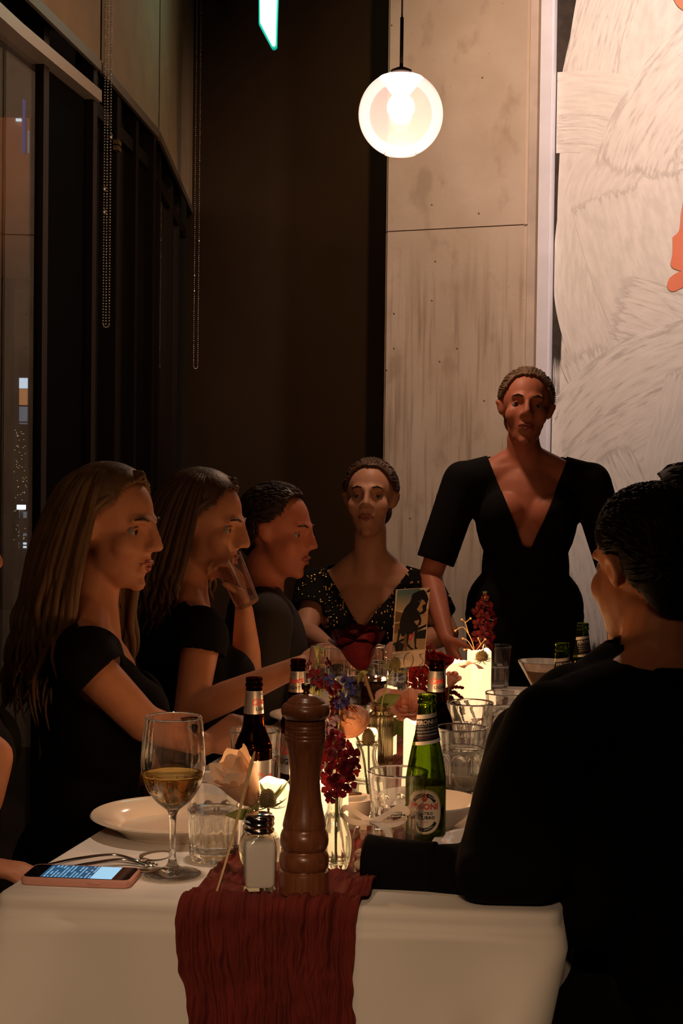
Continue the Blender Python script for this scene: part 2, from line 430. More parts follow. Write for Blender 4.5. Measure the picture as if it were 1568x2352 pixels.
# mural: brush strokes of white paint lying on the dark ground
def paint_mat(name, col, thr0, thr1, streak=46.0, edge=0.2):
    m = bpy.data.materials.new(name); m.use_nodes = True; t = m.node_tree; b = t.nodes['Principled BSDF']
    b.inputs['Roughness'].default_value = 0.6; b.inputs['Specular IOR Level'].default_value = 0.3
    uv = t.nodes.new('ShaderNodeUVMap'); s = t.nodes.new('ShaderNodeSeparateXYZ'); t.links.new(uv.outputs[0], s.inputs[0])
    mp = t.nodes.new('ShaderNodeMapping'); mp.inputs['Scale'].default_value = (1.6, streak, 1); t.links.new(uv.outputs[0], mp.inputs[0])
    n = t.nodes.new('ShaderNodeTexNoise'); n.inputs['Scale'].default_value = 1.0; n.inputs['Detail'].default_value = 5; n.inputs['Roughness'].default_value = 0.6
    t.links.new(mp.outputs[0], n.inputs['Vector'])
    # edge fade of a drying brush: v distance from the middle
    a = t.nodes.new('ShaderNodeMath'); a.operation = 'SUBTRACT'; a.inputs[1].default_value = 0.5; t.links.new(s.outputs[1], a.inputs[0])
    ab = t.nodes.new('ShaderNodeMath'); ab.operation = 'ABSOLUTE'; t.links.new(a.outputs[0], ab.inputs[0])
    e = t.nodes.new('ShaderNodeMapRange'); e.inputs[1].default_value = 0.30; e.inputs[2].default_value = 0.5; e.inputs[3].default_value = 0.0; e.inputs[4].default_value = edge
    t.links.new(ab.outputs[0], e.inputs[0])
    sb = t.nodes.new('ShaderNodeMath'); sb.operation = 'SUBTRACT'; t.links.new(n.outputs['Fac'], sb.inputs[0]); t.links.new(e.outputs[0], sb.inputs[1])
    r = t.nodes.new('ShaderNodeMapRange'); r.interpolation_type = 'SMOOTHSTEP'; r.inputs[1].default_value = thr0; r.inputs[2].default_value = thr1
    ea = t.nodes.new('ShaderNodeAttribute'); ea.attribute_name = 'end_fade'; s2 = t.nodes.new('ShaderNodeMath'); s2.operation = 'SUBTRACT'; t.links.new(sb.outputs[0], s2.inputs[0]); t.links.new(ea.outputs['Fac'], s2.inputs[1])
    t.links.new(s2.outputs[0], r.inputs[0]); t.links.new(r.outputs[0], b.inputs['Alpha'])
    cr = t.nodes.new('ShaderNodeValToRGB'); cr.color_ramp.elements[0].position = 0.35; cr.color_ramp.elements[1].position = 0.62
    cr.color_ramp.elements[0].color = (*[c * 0.84 for c in col], 1); cr.color_ramp.elements[1].color = (*col, 1)
    t.links.new(n.outputs['Fac'], cr.inputs[0]); t.links.new(cr.outputs[0], b.inputs['Base Color'])
    return m
WP = (0.78, 0.755, 0.725)
pm_full = paint_mat('white_paint_full', WP, -0.05, 0.22, 14, 0.14)
pm_mid = paint_mat('white_paint_dragged', WP, 0.02, 0.46, 18, 0.16)
pm_dry = paint_mat('white_paint_dry_brush', (0.66, 0.65, 0.63), 0.22, 0.62, 26, 0.2)
mp0 = along(0, MO) - wn * 0.0
wall_r = bpy.data.objects['wall_right']
def stroke(pxs, wpx, m, k):
    pts = [onplane(x, y, mp0, wn) for x, y in pxs]; P = spline(pts, 9); n = len(P)
    if not hasattr(wpx, '__len__'): wpx = [wpx, wpx]
    W = [np.interp(i / (n - 1), np.linspace(0, 1, len(wpx)), wpx) * 6.6 / FPX for i in range(n)]
    V = []; F = []; UV = []; L = 0; nv = 4
    for i in range(n):
        t = (P[min(i + 1, n - 1)] - P[max(i - 1, 0)]).normalized(); s = t.cross(wn).normalized()
        if i: L += (P[i] - P[i - 1]).length
        for j in range(nv + 1):
            v = j / nv - 0.5
            V.append(P[i] + s * v * W[i] - wn * (0.0010 + 0.00022 * k)); UV.append((L * 6 + k * 3.7, j / nv))
    for i in range(n - 1):
        for j in range(nv): F.append((i * (nv + 1) + j, i * (nv + 1) + j + 1, (i + 1) * (nv + 1) + j + 1, (i + 1) * (nv + 1) + j))
    # clip to the wall
    V = [p if (p - cl).dot(wd) > sC + 0.006 else p + wd * (sC + 0.006 - (p - cl).dot(wd)) for p in V]
    me = mesh(V, F, False, False, UV); at_ = me.attributes.new('end_fade', 'FLOAT', 'POINT')
    tot = L; run_l = 0
    for i in range(n):
        if i: run_l += (P[i] - P[i - 1]).length
        f_ = max(0, 1 - min(run_l, tot - run_l) / 0.10)
        for j in range(nv + 1): at_.data[i * (nv + 1) + j].value = 0.62 * f_ ** 1.5
    return obj('paint_stroke', me, m, wall_r)
strokes = [
    ([(1290, 800), (1292, 960), (1300, 1180), (1330, 1500)], 130, pm_dry),
    ([(1640, 420), (1620, 900), (1600, 1300), (1590, 1700)], 330, pm_mid),
    ([(1460, 500), (1450, 800), (1440, 1100), (1430, 1500)], 330, pm_mid),
    ([(1650, -120), (1640, 200), (1630, 520)], 400, pm_full),
    ([(1480, -120), (1440, 120), (1420, 420), (1420, 700)], [270, 290], pm_full),
    ([(1440, -110), (1372, 90), (1335, 280), (1325, 350)], [130, 130, 100], pm_mid),
    ([(1440, 330), (1372, 420), (1342, 560), (1345, 700), (1400, 860), (1470, 960)], [150, 140, 150], pm_full),
    ([(1240, 262), (1360, 258), (1470, 285), (1600, 350)], 188, pm_full),
    ([(1255, 300), (1350, 298), (1440, 325), (1500, 385)], 70, pm_mid),
    ([(1700, 60), (1580, 170), (1490, 300), (1450, 420)], 190, pm_mid),
    ([(1430, 420), (1490, 620), (1580, 800), (1700, 960)], 260, pm_full),
    ([(1400, 700), (1480, 720), (1580, 760), (1720, 830)], 150, pm_mid),
    ([(1330, 790), (1380, 900), (1470, 1010)], [120, 110], pm_mid),
    ([(1283, 1110), (1310, 1020), (1400, 920), (1500, 860), (1680, 800)], [150, 190, 200, 190], pm_mid),
    ([(1300, 1150), (1370, 1070), (1470, 1000), (1620, 930)], [150, 180, 170], pm_mid),
    ([(1590, 850), (1560, 960), (1530, 1080), (1510, 1250)], [110, 110], pm_full),
    ([(1395, 1020), (1440, 1110), (1500, 1230)], [90, 90], pm_mid),
    ([(1680, 860), (1640, 1010), (1620, 1200)], 130, pm_full),
    ([(1330, 1120), (1370, 1300), (1400, 1500)], 150, pm_mid),
]
for k, (a, wpx, m) in enumerate(strokes): stroke(a, wpx, m, k)
# coral scalloped shape at the right of the mural
m_coral = mat('coral_paint', (0.80, 0.235, 0.135), 0.6, var=0.1, vscale=6)
def blob(pxs, k):
    P = spline([onplane(x, y, mp0, wn) - wn * (0.00022 * k + 0.0012) for x, y in pxs] + [onplane(*pxs[0], mp0, wn) - wn * (0.00022 * k + 0.0012)], 6)[:-1]
    c = sum(P, Vector()) / len(P); n = len(P)
    return obj('coral_shape', mesh([c] + P, [(0, 1 + i, 1 + (i + 1) % n) for i in range(n)], False), m_coral, wall_r)
blob([(1545, 545), (1560, 528), (1566, 480), (1580, 440), (1640, 420), (1700, 480), (1720, 560), (1690, 640), (1640, 650), (1600, 630), (1560, 622), (1541, 610), (1545, 580)], 22)
blob([(1556, 626), (1537, 640), (1533, 660), (1545, 670), (1570, 660), (1620, 640), (1660, 655), (1650, 625), (1600, 615)], 23)
blob([(1545, -5), (1560, 18), (1590, 30), (1650, 20), (1690, -30), (1640, -80), (1570, -60)], 22)

# ------------------------------------------------------------------ window wall on the left (three straight runs with faint bends)
wpl = [(-1.62, -1.2), (-0.985, 4.50), (-0.876, 5.28), (-0.803, 6.33), (-0.845, 8.15)]
ZB = 2.69
m_bar = mat('blind_bar_metal', (0.30, 0.23, 0.16), 0.45, 0.5)
m_fab = mat('blind_fabric', (0.50, 0.355, 0.21), 0.9, var=0.10, vscale=6, bump=0.2, bscale=500)
m_bead = mat('steel_beads', (0.75, 0.68, 0.58), 0.25, 1.0)
quad_slab('wall_left', ((-1.62 - 0.02, -1.2), (wpl[1][0] - 0.02, wpl[1][1]), 3.4, CEIL), 0.15, m_dark)
def run(i, j, name, panes, transom=False):
    a = Vector((*wpl[i], 0)); bb = Vector((*wpl[j], 0)); d = (bb - a); L = d.length; d.normalize(); n = Vector((-d.y, d.x, 0))
    W = thing(name, None, None, a, (0, 0, math.atan2(d.y, d.x))); W['kind'] = 'structure'
    def bx(nm, s0, s1, o0, o1, z0, z1, m=m_frame):
        q = MB(); q.box(((s0 + s1) / 2, (o0 + o1) / 2, (z0 + z1) / 2), (s1 - s0, o1 - o0, z1 - z0)); return q.obj(nm, m, W, smooth=False)
    bx('sill', 0, L, 0.0, 0.14, 0, 0.12); bx('head', 0, L, 0.012, 0.14, 2.86, CEIL)
    for s, wdt, dep in panes: bx('mullion', max(0, s - wdt / 2), min(L, s + wdt / 2), -0.0 - dep, 0.045, 0.12, 2.86)
    if transom: bx('transom', 0.0, L, -0.035, 0.04, 2.585, 2.625, m_trans)
    else: bx('transom', 0.0, L, 0.0, 0.04, 2.56, 2.61)
    bx('pane', 0, L, 0.014, 0.02, 0.12, 2.86, m_pane)
    return W, L
W1, L1 = run(1, 2, 'window_1', [(0.315, 0.05, 0.0), (0.766, 0.05, 0.02)], True)
W0, L0 = run(0, 1, 'window_2', [(0.05, 0.1, 0), (2.2, 0.06, 0), (3.9, 0.06, 0)], True)
W2, L2 = run(2, 3, 'window_3', [(0.02, 0.05, 0.0), (0.34, 0.06, 0.02), (0.72, 0.05, 0.01), (1.03, 0.06, 0.02)])
W3, L3 = run(3, 4, 'window_4', [(0.30, 0.05, 0.01), (0.9, 0.05, 0.01), (1.4, 0.06, 0.0)])
# brass hinge on the door leaf of window_3
q = MB()
for zz in (0, 0.022): q.box((0.27, -0.03, 2.483 + zz), (0.05, 0.02, 0.016))
q.obj('hinge', mat('brass', (0.55, 0.38, 0.18), 0.3, 1.0), W2, smooth=False)
# solid band between the panes of window_1 (seen as dark boards right of the glass)
q = MB(); q.box((0.545, 0.02, 1.36), (0.40, 0.03, 2.44)); q.obj('infill_board', mat('infill_dark', (0.004, 0.003, 0.0025), 0.8, spec=.05), W1, smooth=False)

def chain(root, x, y, ztop, zbot, gap, strands):
    V = []; F = []; mb = MB(); br = 0.0036
    for k in strands:
        z = zbot + gap * 0.5
        while z < ztop:
            mb.add(*sphere((x + k[0], y - k[1], z), br, 7, 5)); z += 0.0100
    for t in range(1, 8):
        a = PI * t / 8
        mb.add(*sphere((x, y - (strands[0][1] + strands[-1][1]) / 2 + math.cos(a) * (strands[-1][1] - strands[0][1]) / 2, zbot + gap * 0.5 - math.sin(a) * gap * 0.5), br, 7, 5))
    o = mb.obj('bead_chain', m_bead, root); o['kind'] = 'stuff'
    for (k, zz) in ((strands[0], zbot + 0.48), (strands[-1], zbot + 0.66), (strands[0], zbot + 0.40)):
        q = MB(); q.lathe([(0, -0.012), (0.0062, -0.008), (0.0062, 0.008), (0, 0.012)], 8, (x + k[0], y - k[1], zz)); q.obj('chain_connector', m_bead, root)

def blind(name, label, a, bb, off, chains, ins=(0.012, 0.012)):
    a = Vector((*a, 0)); bb = Vector((*bb, 0)); d = bb - a; L = d.length; d.normalize()
    r = thing('roller_blind', label, 'blind', a, (0, 0, math.atan2(d.y, d.x)), 'roller blinds over the window wall')
    q = MB(); q.box((L / 2, -off, (ZB + 4.1) / 2), (L - sum(ins), 0.002, 4.1 - ZB - 0.03)); q.obj('fabric', m_fab, r, smooth=False)
    q = MB(); q.box((L / 2, -off, ZB + 0.016), (L - sum(ins), 0.012, 0.034)); q.obj('bottom_bar', m_bar, r, smooth=False)
    V, F = tube([(0, -off + 0.02, 4.12), (L, -off + 0.02, 4.12)], 0.03, 12); obj('roller', mesh(V, F), m_bar, r)
    for (s, o, zb, gap, st) in chains: chain(r, s, -o, 4.1, zb, gap, st)
    return r
blind('b0', 'near roller blind, its bottom bar cut by the left frame edge above the pale transom', wpl[0], wpl[2], 0.03, [])
pz = lambda px, py, Y: at(px, py, Y)
c1z = at(228, 745, 5.2).z
blind('b1', 'middle roller blind on the left, a long bead chain at its near edge', wpl[2], wpl[3], 0.03, [(0.035, 0.036, c1z, 0.026, [(0.0, 0.0), (0.006, 0.0085), (0.0, 0.0215)])])
c2z = at(440, 846, 7.9).z
blind('b2', 'far roller blind in the corner by the dark wall, the darkest of the three', wpl[3], wpl[4], 0.03, [(1.60, 0.062, c2z, 0.03, [(0.0, 0.0), (0.0, 0.022)])])

# night outside the left glass: made-up facade as the orange reflection, and a tower
m_brick = mat('outside_render', (0.55, 0.30, 0.17), 0.9, var=0.1, vscale=2)
m_win_c = mat('lit_window_cool', (0.1, 0.1, 0.1), 0.5, emit=(0.70, 0.85, 1.0), es=1.0)
m_win_w = mat('lit_window_warm', (0.1, 0.1, 0.1), 0.5, emit=(1.0, 0.42, 0.16), es=0.35)
m_win_g = mat('lit_window_grey', (0.1, 0.1, 0.1), 0.5, emit=(0.45, 0.55, 0.66), es=0.22)
m_bulb = mat('street_bulb', (1, 1, 1), 0.5, emit=(0.80, 0.92, 1.0), es=4.0)
m_spark = mat('far_city_light', (0.1, 0.1, 0.1), 0.5, emit=(1.0, 0.75, 0.40), es=0.5)
m_out = mat('outside_dark', (0.015, 0.016, 0.018), 0.9)
fac = thing('building', 'made-up orange facade high behind the left window, standing in for a reflection', 'building', (-3.6, 16.0, 0))
def outbox(nm, px0, py0, px1, py1, Y, m, root, dy=0.1):
    a = at(px0, py0, Y); b = at(px1, py1, Y); q = MB()
    q.box(((a + b) / 2) - root.location + Vector((0, dy / 2, 0)), (abs(b.x - a.x), dy, abs(b.z - a.z))); return q.obj(nm, m, root, smooth=False)
outbox('wall', -160, 262, 90, 640, 16.0, m_brick, fac, 1.0)
outbox('parapet', -170, 250, 96, 268, 15.95, m_out, fac, 1.1)
outbox('window', 36, 272, 48, 277, 15.95, m_win_c, fac, 0.04)
outbox('pipe', 52, 228, 56, 350, 15.9, mat('blue_tube', (0.02, 0.03, 0.2), 0.5, emit=(0.05, 0.09, 0.6), es=0.25), fac, 0.04)
outbox('window', 64, 300, 70, 350, 15.95, m_win_g, fac, 0.04)
outbox('ground_floor', -200, 640, 26, 1400, 16.05, m_out, fac, 0.06); outbox('ground_floor', 74, 640, 92, 1400, 16.05, m_out, fac, 0.06)
g = fac
tw = thing('tower', 'slim tower with cool and warm lit windows, low behind the left window glass', 'building', (-6.0, 28.0, 0))
outbox('wall', 34, 862, 68, 1330, 28.2, m_out, tw, 1.0)
for y0, y1, m in ((868, 892, m_win_c), (893, 930, m_win_w), (934, 968, m_win_g), (971, 974, m_win_g), (1175, 1190, m_win_g), (1225, 1231, m_win_g), (1246, 1251, m_win_c), (1254, 1259, m_win_c)):
    outbox('window', 44, y0, 64, y1, 28.1, m, tw, 0.05)
r2 = random.Random(3); q = MB()
for _ in range(110):
    p = at(r2.uniform(2, 62), r2.uniform(985, 1240), 28.05); q.box(p - tw.location, (0.012, 0.02, 0.012))
q.obj('distant_light', m_spark, tw, smooth=False, kind='stuff')
sl = thing('outside_light', 'bright white street light low outside the left window', 'lamp', at(48, 1330, 24.0))
p = at(49, 1165, 24.0) - sl.location
q = MB(); q.tube([(0, 0, -1.6), (0, 0, p.z)], 0.03, 8); q.obj('post', m_out, sl)
q = MB(); q.box(p, (0.12, 0.1, 0.07)); q.obj('lamp_head', m_bulb, sl, smooth=False)

# ------------------------------------------------------------------ pendant globe lamp
Yp = 4.3; gc = at(920, 263, Yp); gr = 96.5 / FPX * Yp
lamp = thing('pendant_lamp', 'round frosted glass globe pendant hanging from a thin rod before the concrete column', 'lamp', gc)
m = bpy.data.materials.new('frosted_globe'); m.use_nodes = True; t = m.node_tree; t.nodes.remove(t.nodes['Principled BSDF'])
tr = t.nodes.new('ShaderNodeBsdfTransparent'); tr.inputs[0].default_value = (1, 0.93, 0.88, 1)
tl = t.nodes.new('ShaderNodeBsdfTranslucent'); tl.inputs[0].default_value = (0.9, 0.76, 0.76, 1)
gl = t.nodes.new('ShaderNodeBsdfGlossy'); gl.inputs['Roughness'].default_value = 0.05
em = t.nodes.new('ShaderNodeEmission'); em.inputs[0].default_value = (1.0, 0.62, 0.56, 1); em.inputs[1].default_value = 0.27
fr = t.nodes.new('ShaderNodeFresnel'); fr.inputs[0].default_value = 1.35
m1 = t.nodes.new('ShaderNodeMixShader'); m1.inputs[0].default_value = 0.040
t.links.new(tr.outputs[0], m1.inputs[1]); t.links.new(tl.outputs[0], m1.inputs[2])
m2 = t.nodes.new('ShaderNodeMixShader'); t.links.new(fr.outputs[0], m2.inputs[0]); t.links.new(m1.outputs[0], m2.inputs[1]); t.links.new(gl.outputs[0], m2.inputs[2])
ad = t.nodes.new('ShaderNodeAddShader'); t.links.new(m2.outputs[0], ad.inputs[0]); t.links.new(em.outputs[0], ad.inputs[1])
t.links.new(ad.outputs[0], t.nodes['Material Output'].inputs['Surface'])
prof = [(gr * math.cos(a), gr * math.sin(a)) for a in np.linspace(math.radians(-68), math.radians(88), 40)]
V, F = lathe(prof, 64); obj('globe', mesh(V, F, recalc=False), m, lamp)
zo = gr * math.sin(math.radians(-68)); ro = gr * math.cos(math.radians(-68))
V, F = tube([(ro * math.cos(a), ro * math.sin(a), zo) for a in np.linspace(0, 2 * PI, 49)], 0.0016, 8); obj('opening_rim', mesh(V, F), glass('rim_glass', (1, .95, .9)), lamp)
m_lampmetal = mat('dark_bronze', (0.05, 0.035, 0.025), 0.4, 0.9)
q = MB(); q.lathe([(0, gr - 0.002), (0.030, gr - 0.004), (0.030, gr + 0.004), (0.012, gr + 0.012), (0, gr + 0.012)], 24); q.obj('cap', m_lampmetal, lamp)
zr = at(920, 40, Yp).z - gc.z
q = MB(); q.tube([(0, 0, gr), (0, 0, zr)], 0.0052, 10); q.obj('rod', m_lampmetal, lamp)
q = MB(); q.tube([(0, 0, zr), (0, 0, CEIL - gc.z)], 0.0026, 8); q.obj('cable', m_lampmetal, lamp)
q = MB(); q.lathe([(0, gr - 0.004), (0.016, gr - 0.004), (0.018, gr * .55), (0.014, gr * .42), (0, gr * .42)], 20); q.obj('socket', mat('socket_glow', (.8, .7, .6), .5, emit=(1, .8, .6), es=1.5), lamp)  # socket emits, as if lit up by the bulb
q = MB(); q.lathe(smooth_prof([(0, gr * .45), (0.016, gr * .40), (0.030, gr * .12), (0.031, gr * .0), (0.022, -gr * .17), (0, -gr * .24)], 4), 24)
q.obj('bulb', mat('bulb_glow', (1, 1, 1), 0.5, emit=(1.0, 0.88, 0.76), es=9.0), lamp)
# the reflector above the bulb is added and emits, whitening the globe's upper half
q = MB(); q.lathe([(0.020, gr * .42), (0.062, gr * .86), (0.060, gr * .87), (0.018, gr * .45)], 28); q.obj('glow_cone', mat('cone_glow', (1, 1, 1), .5, emit=(1, .86, .76), es=2.2), lamp)
L = light('pendant_light', 'POINT', (0, 0, 0), 20.0, (1.0, 0.64, 0.42), 0.05); L.parent = lamp; L.location = (0, 0, -0.03)

# ------------------------------------------------------------------ teal light sign hanging high in front of the dark wall
Yn = 6.4; nb = at(628, 107, Yn)
ns = thing('neon_sign', 'glowing white and teal pointed light bar hung high before the dark wall', 'sign', nb)
m_core = mat('neon_core', (1, 1, 1), .5, emit=(0.55, 1.0, 0.88), es=3.2)
m_rim = mat('neon_fringe', (0.02, 0.2, 0.15), .4, emit=(0.0, 0.42, 0.28), es=0.9)  # added dim emission imitating the teal fringe around the bright bar
def npx(px, py): p = at(px, py, Yn) - nb; return (p.x, p.z)
def plate(poly, y0, y1):
    n = len(poly); V = [(x, y0, z) for x, z in poly] + [(x, y1, z) for x, z in poly]
    return V, [tuple(range(n)), tuple(range(n, 2 * n))[::-1]] + [(i, (i + 1) % n, n + (i + 1) % n, n + i) for i in range(n)]
top = 3.95 - nb.z
inner = [npx(598, 53), npx(624, 103), npx(627, 106.5), npx(631, 106), npx(632.5, 102), npx(633.5, 60), npx(635.5, 0), (npx(637, -40)[0] + .002, top), (npx(597, -40)[0], top), npx(597.5, 0)]
outer = [npx(594, 54), npx(622, 106), npx(626, 111), npx(632, 110.5), npx(636, 106), npx(637, 60), npx(639, 0), (npx(641, -40)[0] + .002, top), (npx(593.5, -40)[0], top), npx(594, 0)]
V, F = plate(inner, -0.02, 0.01); obj('light_tube', mesh(V, F, False), m_core, ns)
V, F = plate(outer, 0.0, 0.03); obj('teal_fringe', mesh(V, F, False), m_rim, ns)
q = MB(); q.tube([(-0.02, 0.015, top), (-0.02, 0.015, CEIL - nb.z)], 0.004, 6); q.obj('hanger', m_lampmetal, ns)
L = light('neon_light', 'POINT', (0, 0, 0), 0.5, (0.15, 1.0, 0.75), 0.05); L.parent = ns; L.location = (0, -0.1, 0.25)
# ================================================================== table
TZ = 0.75
FL = on(8, 2049, TZ); FR = on(1268, 2094, TZ)
tu = Vector((math.sin(math.radians(12.2)), math.cos(math.radians(12.2)), 0))    # along the table, away from us
tv = (FR - FL); TW = tv.length; tv.normalize()
TL = 2.15
def tq(s, t, z=TZ): return Vector((0, 0, z)) + Vector((FL.x, FL.y, 0)) + tv * t + tu * s
mid = tq(TL / 2, TW / 2, 0)
m_cloth = mat('tablecloth_linen', (0.78, 0.735, 0.68), 0.75, bump=0.08, bscale=900, sheen=0.2)
m_wood_d = mat('dark_wood', (0.06, 0.035, 0.02), 0.45, var=0.3, vscale=6)
tab = thing('dining_table', 'long dining table hidden under the white tablecloth', 'table', mid)
def slab(P, z0, z1):
    V = [Vector((p.x, p.y, z)) - mid for z in (z0, z1) for p in P]
    return mesh(V, [(0, 1, 5, 4), (1, 2, 6, 5), (2, 3, 7, 6), (3, 0, 4, 7), (0, 3, 2, 1), (4, 5, 6, 7)], False)
e = 0.006
obj('tabletop', slab([tq(e, e), tq(e, TW - e), tq(TL - e, TW - e), tq(TL - e, e)], 0.715, TZ - 0.0035), m_wood_d, tab)
for s in (0.45, TL - 0.45):
    c = tq(s, TW / 2, 0); q = MB(); q.tube([(c.x, c.y, 0.02), (c.x, c.y, 0.72)], 0.04, 12); q.wobj('pedestal', m_wood_d, tab)
    q = MB(); q.box((c.x, c.y, 0.012), (0.42, 0.42, 0.024)); q.wobj('foot', m_wood_d, tab, smooth=False)

# cloth: top plus skirts
corners = [tq(0, 0), tq(0, TW), tq(TL, TW), tq(TL, 0)]
per = []; N = []
rc = 0.012
def addseg(a, bb, n, step=0.006):
    L = (bb - a).length; k = max(2, int(L / step))
    for i in range(k): per.append(a + (bb - a) * (i / k)); N.append(n)
dirs = [(-tu), tv, tu, -tv]
for i in range(4):
    a = corners[i]; bb = corners[(i + 1) % 4]; d = (bb - a).normalized(); n = dirs[i]
    addseg(a + d * rc, bb - d * rc, n, 0.006 if i == 0 else 0.014)
    n2 = dirs[(i + 1) % 4]; c = bb - d * rc + (-n) * 0   # rounded corner
    for k in range(6):
        f = k / 6; nn = (n * (1 - f) + n2 * f).normalized(); per.append(bb - d * rc * (1 - f) ** 2 + (corners[(i + 2) % 4] - bb).normalized() * rc * f ** 2); N.append(nn)
np_ = len(per)
V = []; F = []
ctr = sum(per, Vector()) / np_
depths = [0.0, 0.0015, 0.004, 0.009, 0.016, 0.03] + list(np.linspace(0.05, 1, 22))
def cdist(p, c): return (p - c).length
for li, dd in enumerate(depths):
    for i, p in enumerate(per):
        s = (p - corners[0]).dot(tu); front = math.exp(-max(0, s) / 0.10); back = math.exp(-max(0, TL - s) / 0.10)
        H = 0.135 + 0.36 * max(front, back)
        h = dd if li < 6 else 0.03 + (dd - 0.05) / 0.95 * (H - 0.03)
        nn = N[i]
        rr = 0.010; hh = min(h, rr)
        out = math.sqrt(max(0, rr * rr - (rr - hh) ** 2))     # rounded edge
        t = (p - corners[0]).dot(tv)
        hz = max(0, h - 0.02)
        fold = 0.0
        for c, A, wdt in ((corners[0], 0.30, 0.07), (corners[1], 0.34, 0.07), (corners[2], 0.3, 0.09), (corners[3], 0.3, 0.09)):
            fold += A * math.exp(-(cdist(p, c) / wdt) ** 2)
        dl = cdist(p, corners[0]); dr = cdist(p, corners[1])
        fold += 0.035 * math.sin(t * 17 + 0.6) * (0.4 + 0.6 * math.exp(-min(dl, dr) / 0.25)) - 0.10 * math.exp(-((dl - 0.13) / 0.05) ** 2) - 0.12 * math.exp(-((dr - 0.14) / 0.06) ** 2)
        q = p + nn * (out + hz * fold)
        # corner near the seated man: the hem is drawn in towards the left
        sh = 0.55 * max(0, h - 0.05) * math.exp(-(dr / 0.10) ** 2)
        q = q - tv * sh
        q.z = TZ - h + (0.0 if li else 0)
        V.append(q)
for li in range(len(depths) - 1):
    for i in range(np_):
        j = (i + 1) % np_; F.append((li * np_ + i, li * np_ + j, (li + 1) * np_ + j, (li + 1) * np_ + i))
F.append(tuple(range(np_)))
cloth = thing('tablecloth', 'white linen tablecloth covering the long table, hanging over its front edge', 'tablecloth', mid)
wobj('cloth', V, F, m_cloth, cloth)
# note: the single top face is planar

# ================================================================== runner: crinkled gauze
m_run = mat('burgundy_gauze', (0.135, 0.013, 0.007), 0.9, var=0.2, vscale=25, bump=0.25, bscale=900)
foot = []          # (point, radius) of things standing on the runner
def stand(p, r): foot.append((Vector((p.x, p.y)), r)); return p
P_mill = stand(tp(697, 2.035), 0.040); P_shaker = stand(tp(594, 2.045), 0.038)
P_c7 = stand(tp(692, 2.185), 0.034); P_c9 = stand(tp(622, 2.30), 0.034); P_c8 = stand(tp(757, 2.30), 0.034)
P_v1 = stand(tp(767, 2.165), 0.03); P_v4 = stand(tp(596, 2.155), 0.036)
P_c6 = stand(tp(829, 2.62), 0.034); P_v2 = stand(tp(841, 2.50), 0.034); P_v3 = stand(tp(874, 2.90), 0.03)
P_c5 = stand(tp(879, 3.06), 0.034); P_c3 = stand(tp(960, 2.70), 0.034); P_v5 = stand(tp(745, 2.45), 0.03)
P_c4 = stand(tp(962, 3.45), 0.034); P_c2 = stand(tp(1051, 3.32), 0.034); P_c1 = stand(tp(1098, 3.45), 0.034)
P_box = stand(tp(856, 2.165), 0.045)
stand(tp(977, 2.43), 0.05); stand(tp(803, 2.42), 0.03)
P_v6 = stand(tp(965, 3.22), 0.03); P_card = stand(tp(938, 2.93), 0.02)
RW = 0.245
r0 = on(640, 2062, TZ); c0 = (r0 - FL).dot(tv)
nu, nv = 150, 620
LR = 1.75; DR = 0.40          # length on the table, drop over the front
V = []
for j in range(nv + 1):
    sj = -DR + (LR + DR) * j / nv
    for i in range(nu + 1):
        x = i / nu - 0.5
        wob = 0.012 * mnoise.noise(Vector((sj * 9, 3 if x > 0 else 8, 0))) + 0.003 * mnoise.noise(Vector((sj * 28, 5 if x > 0 else 1, 0)))
        wv = RW * (1 + 0.10 * mnoise.noise(Vector((sj * 3, 0.3, 2)))) * (1.0 if sj > 0 else 1.0 - 0.22 * min(1, -sj / 0.3))
        t = c0 + x * wv + wob * (1 if x > 0 else -1) * abs(x) * 2 - (0.006 if sj < 0 else 0) + (0.018 * (-sj / 0.3) * 0.3 if sj < 0 else 0) + 0.02 * max(0, sj) * 0
        # crinkles: long pleats across the width plus cross creases
        h1 = mnoise.noise(Vector((x * 30 + 2.0 * mnoise.noise(Vector((x * 3, sj * 9, 5))), sj * 4.5, 1.3))); h2 = mnoise.noise(Vector((x * 62 + 2.5 * mnoise.noise(Vector((x * 4, sj * 14, 3))), sj * 9, 7.7))); h3 = mnoise.noise(Vector((x * 14, sj * 45, 4.1)))
        r1 = 1 - abs(h1) * 2.0; amp = 0.0085 * r1 + 0.0060 * h2
        if sj < 0:
            hgt = 0.007 + amp * (1.0 + 0.25 * min(1, -sj / 0.03)) + 0.006 * min(1, -sj / 0.03) * mnoise.noise(Vector((x * 9, sj * 3, 9))) + 0.001 * h3
            k = min(1, -sj / 0.03)
            rr = 0.012
            ang = min(PI / 2, -sj / rr) if -sj < rr * PI / 2 else PI / 2
            rest = max(0, -sj - rr * PI / 2)
            p = tq(0, t) - tu * (math.sin(ang) * rr) + Vector((0, 0, -(1 - math.cos(ang)) * rr - rest))
            p += (-tu * math.sin(ang) + Vector((0, 0, math.cos(ang)))) * hgt + tv * (0.0035 * h3)
        else:
            p = tq(sj, t)
            edge = 0.55 + 0.7 * abs(x)
            hgt = 0.004 + (0.0085 * max(0, r1) + 0.006 * abs(h2) + 0.006 * abs(h3) + 0.012 * max(0, mnoise.noise(Vector((x * 13, sj * 18, 2)))) + 0.016 * max(0, mnoise.noise(Vector((x * 6, sj * 12, 6))))) * edge
            kb = min(1, sj / 0.035); hgt = (0.006 + amp * 1.0) * (1 - kb) + hgt * kb
            m_ = 1.0
            for (fp, fr_) in foot:
                d = math.hypot(p.x - fp.x, p.y - fp.y)
                if d < fr_ + 0.02: m_ = min(m_, max(0, (d - fr_) / 0.02))
            hgt = 0.0022 + (hgt - 0.0022) * m_
            p.z += hgt
        V.append(p)
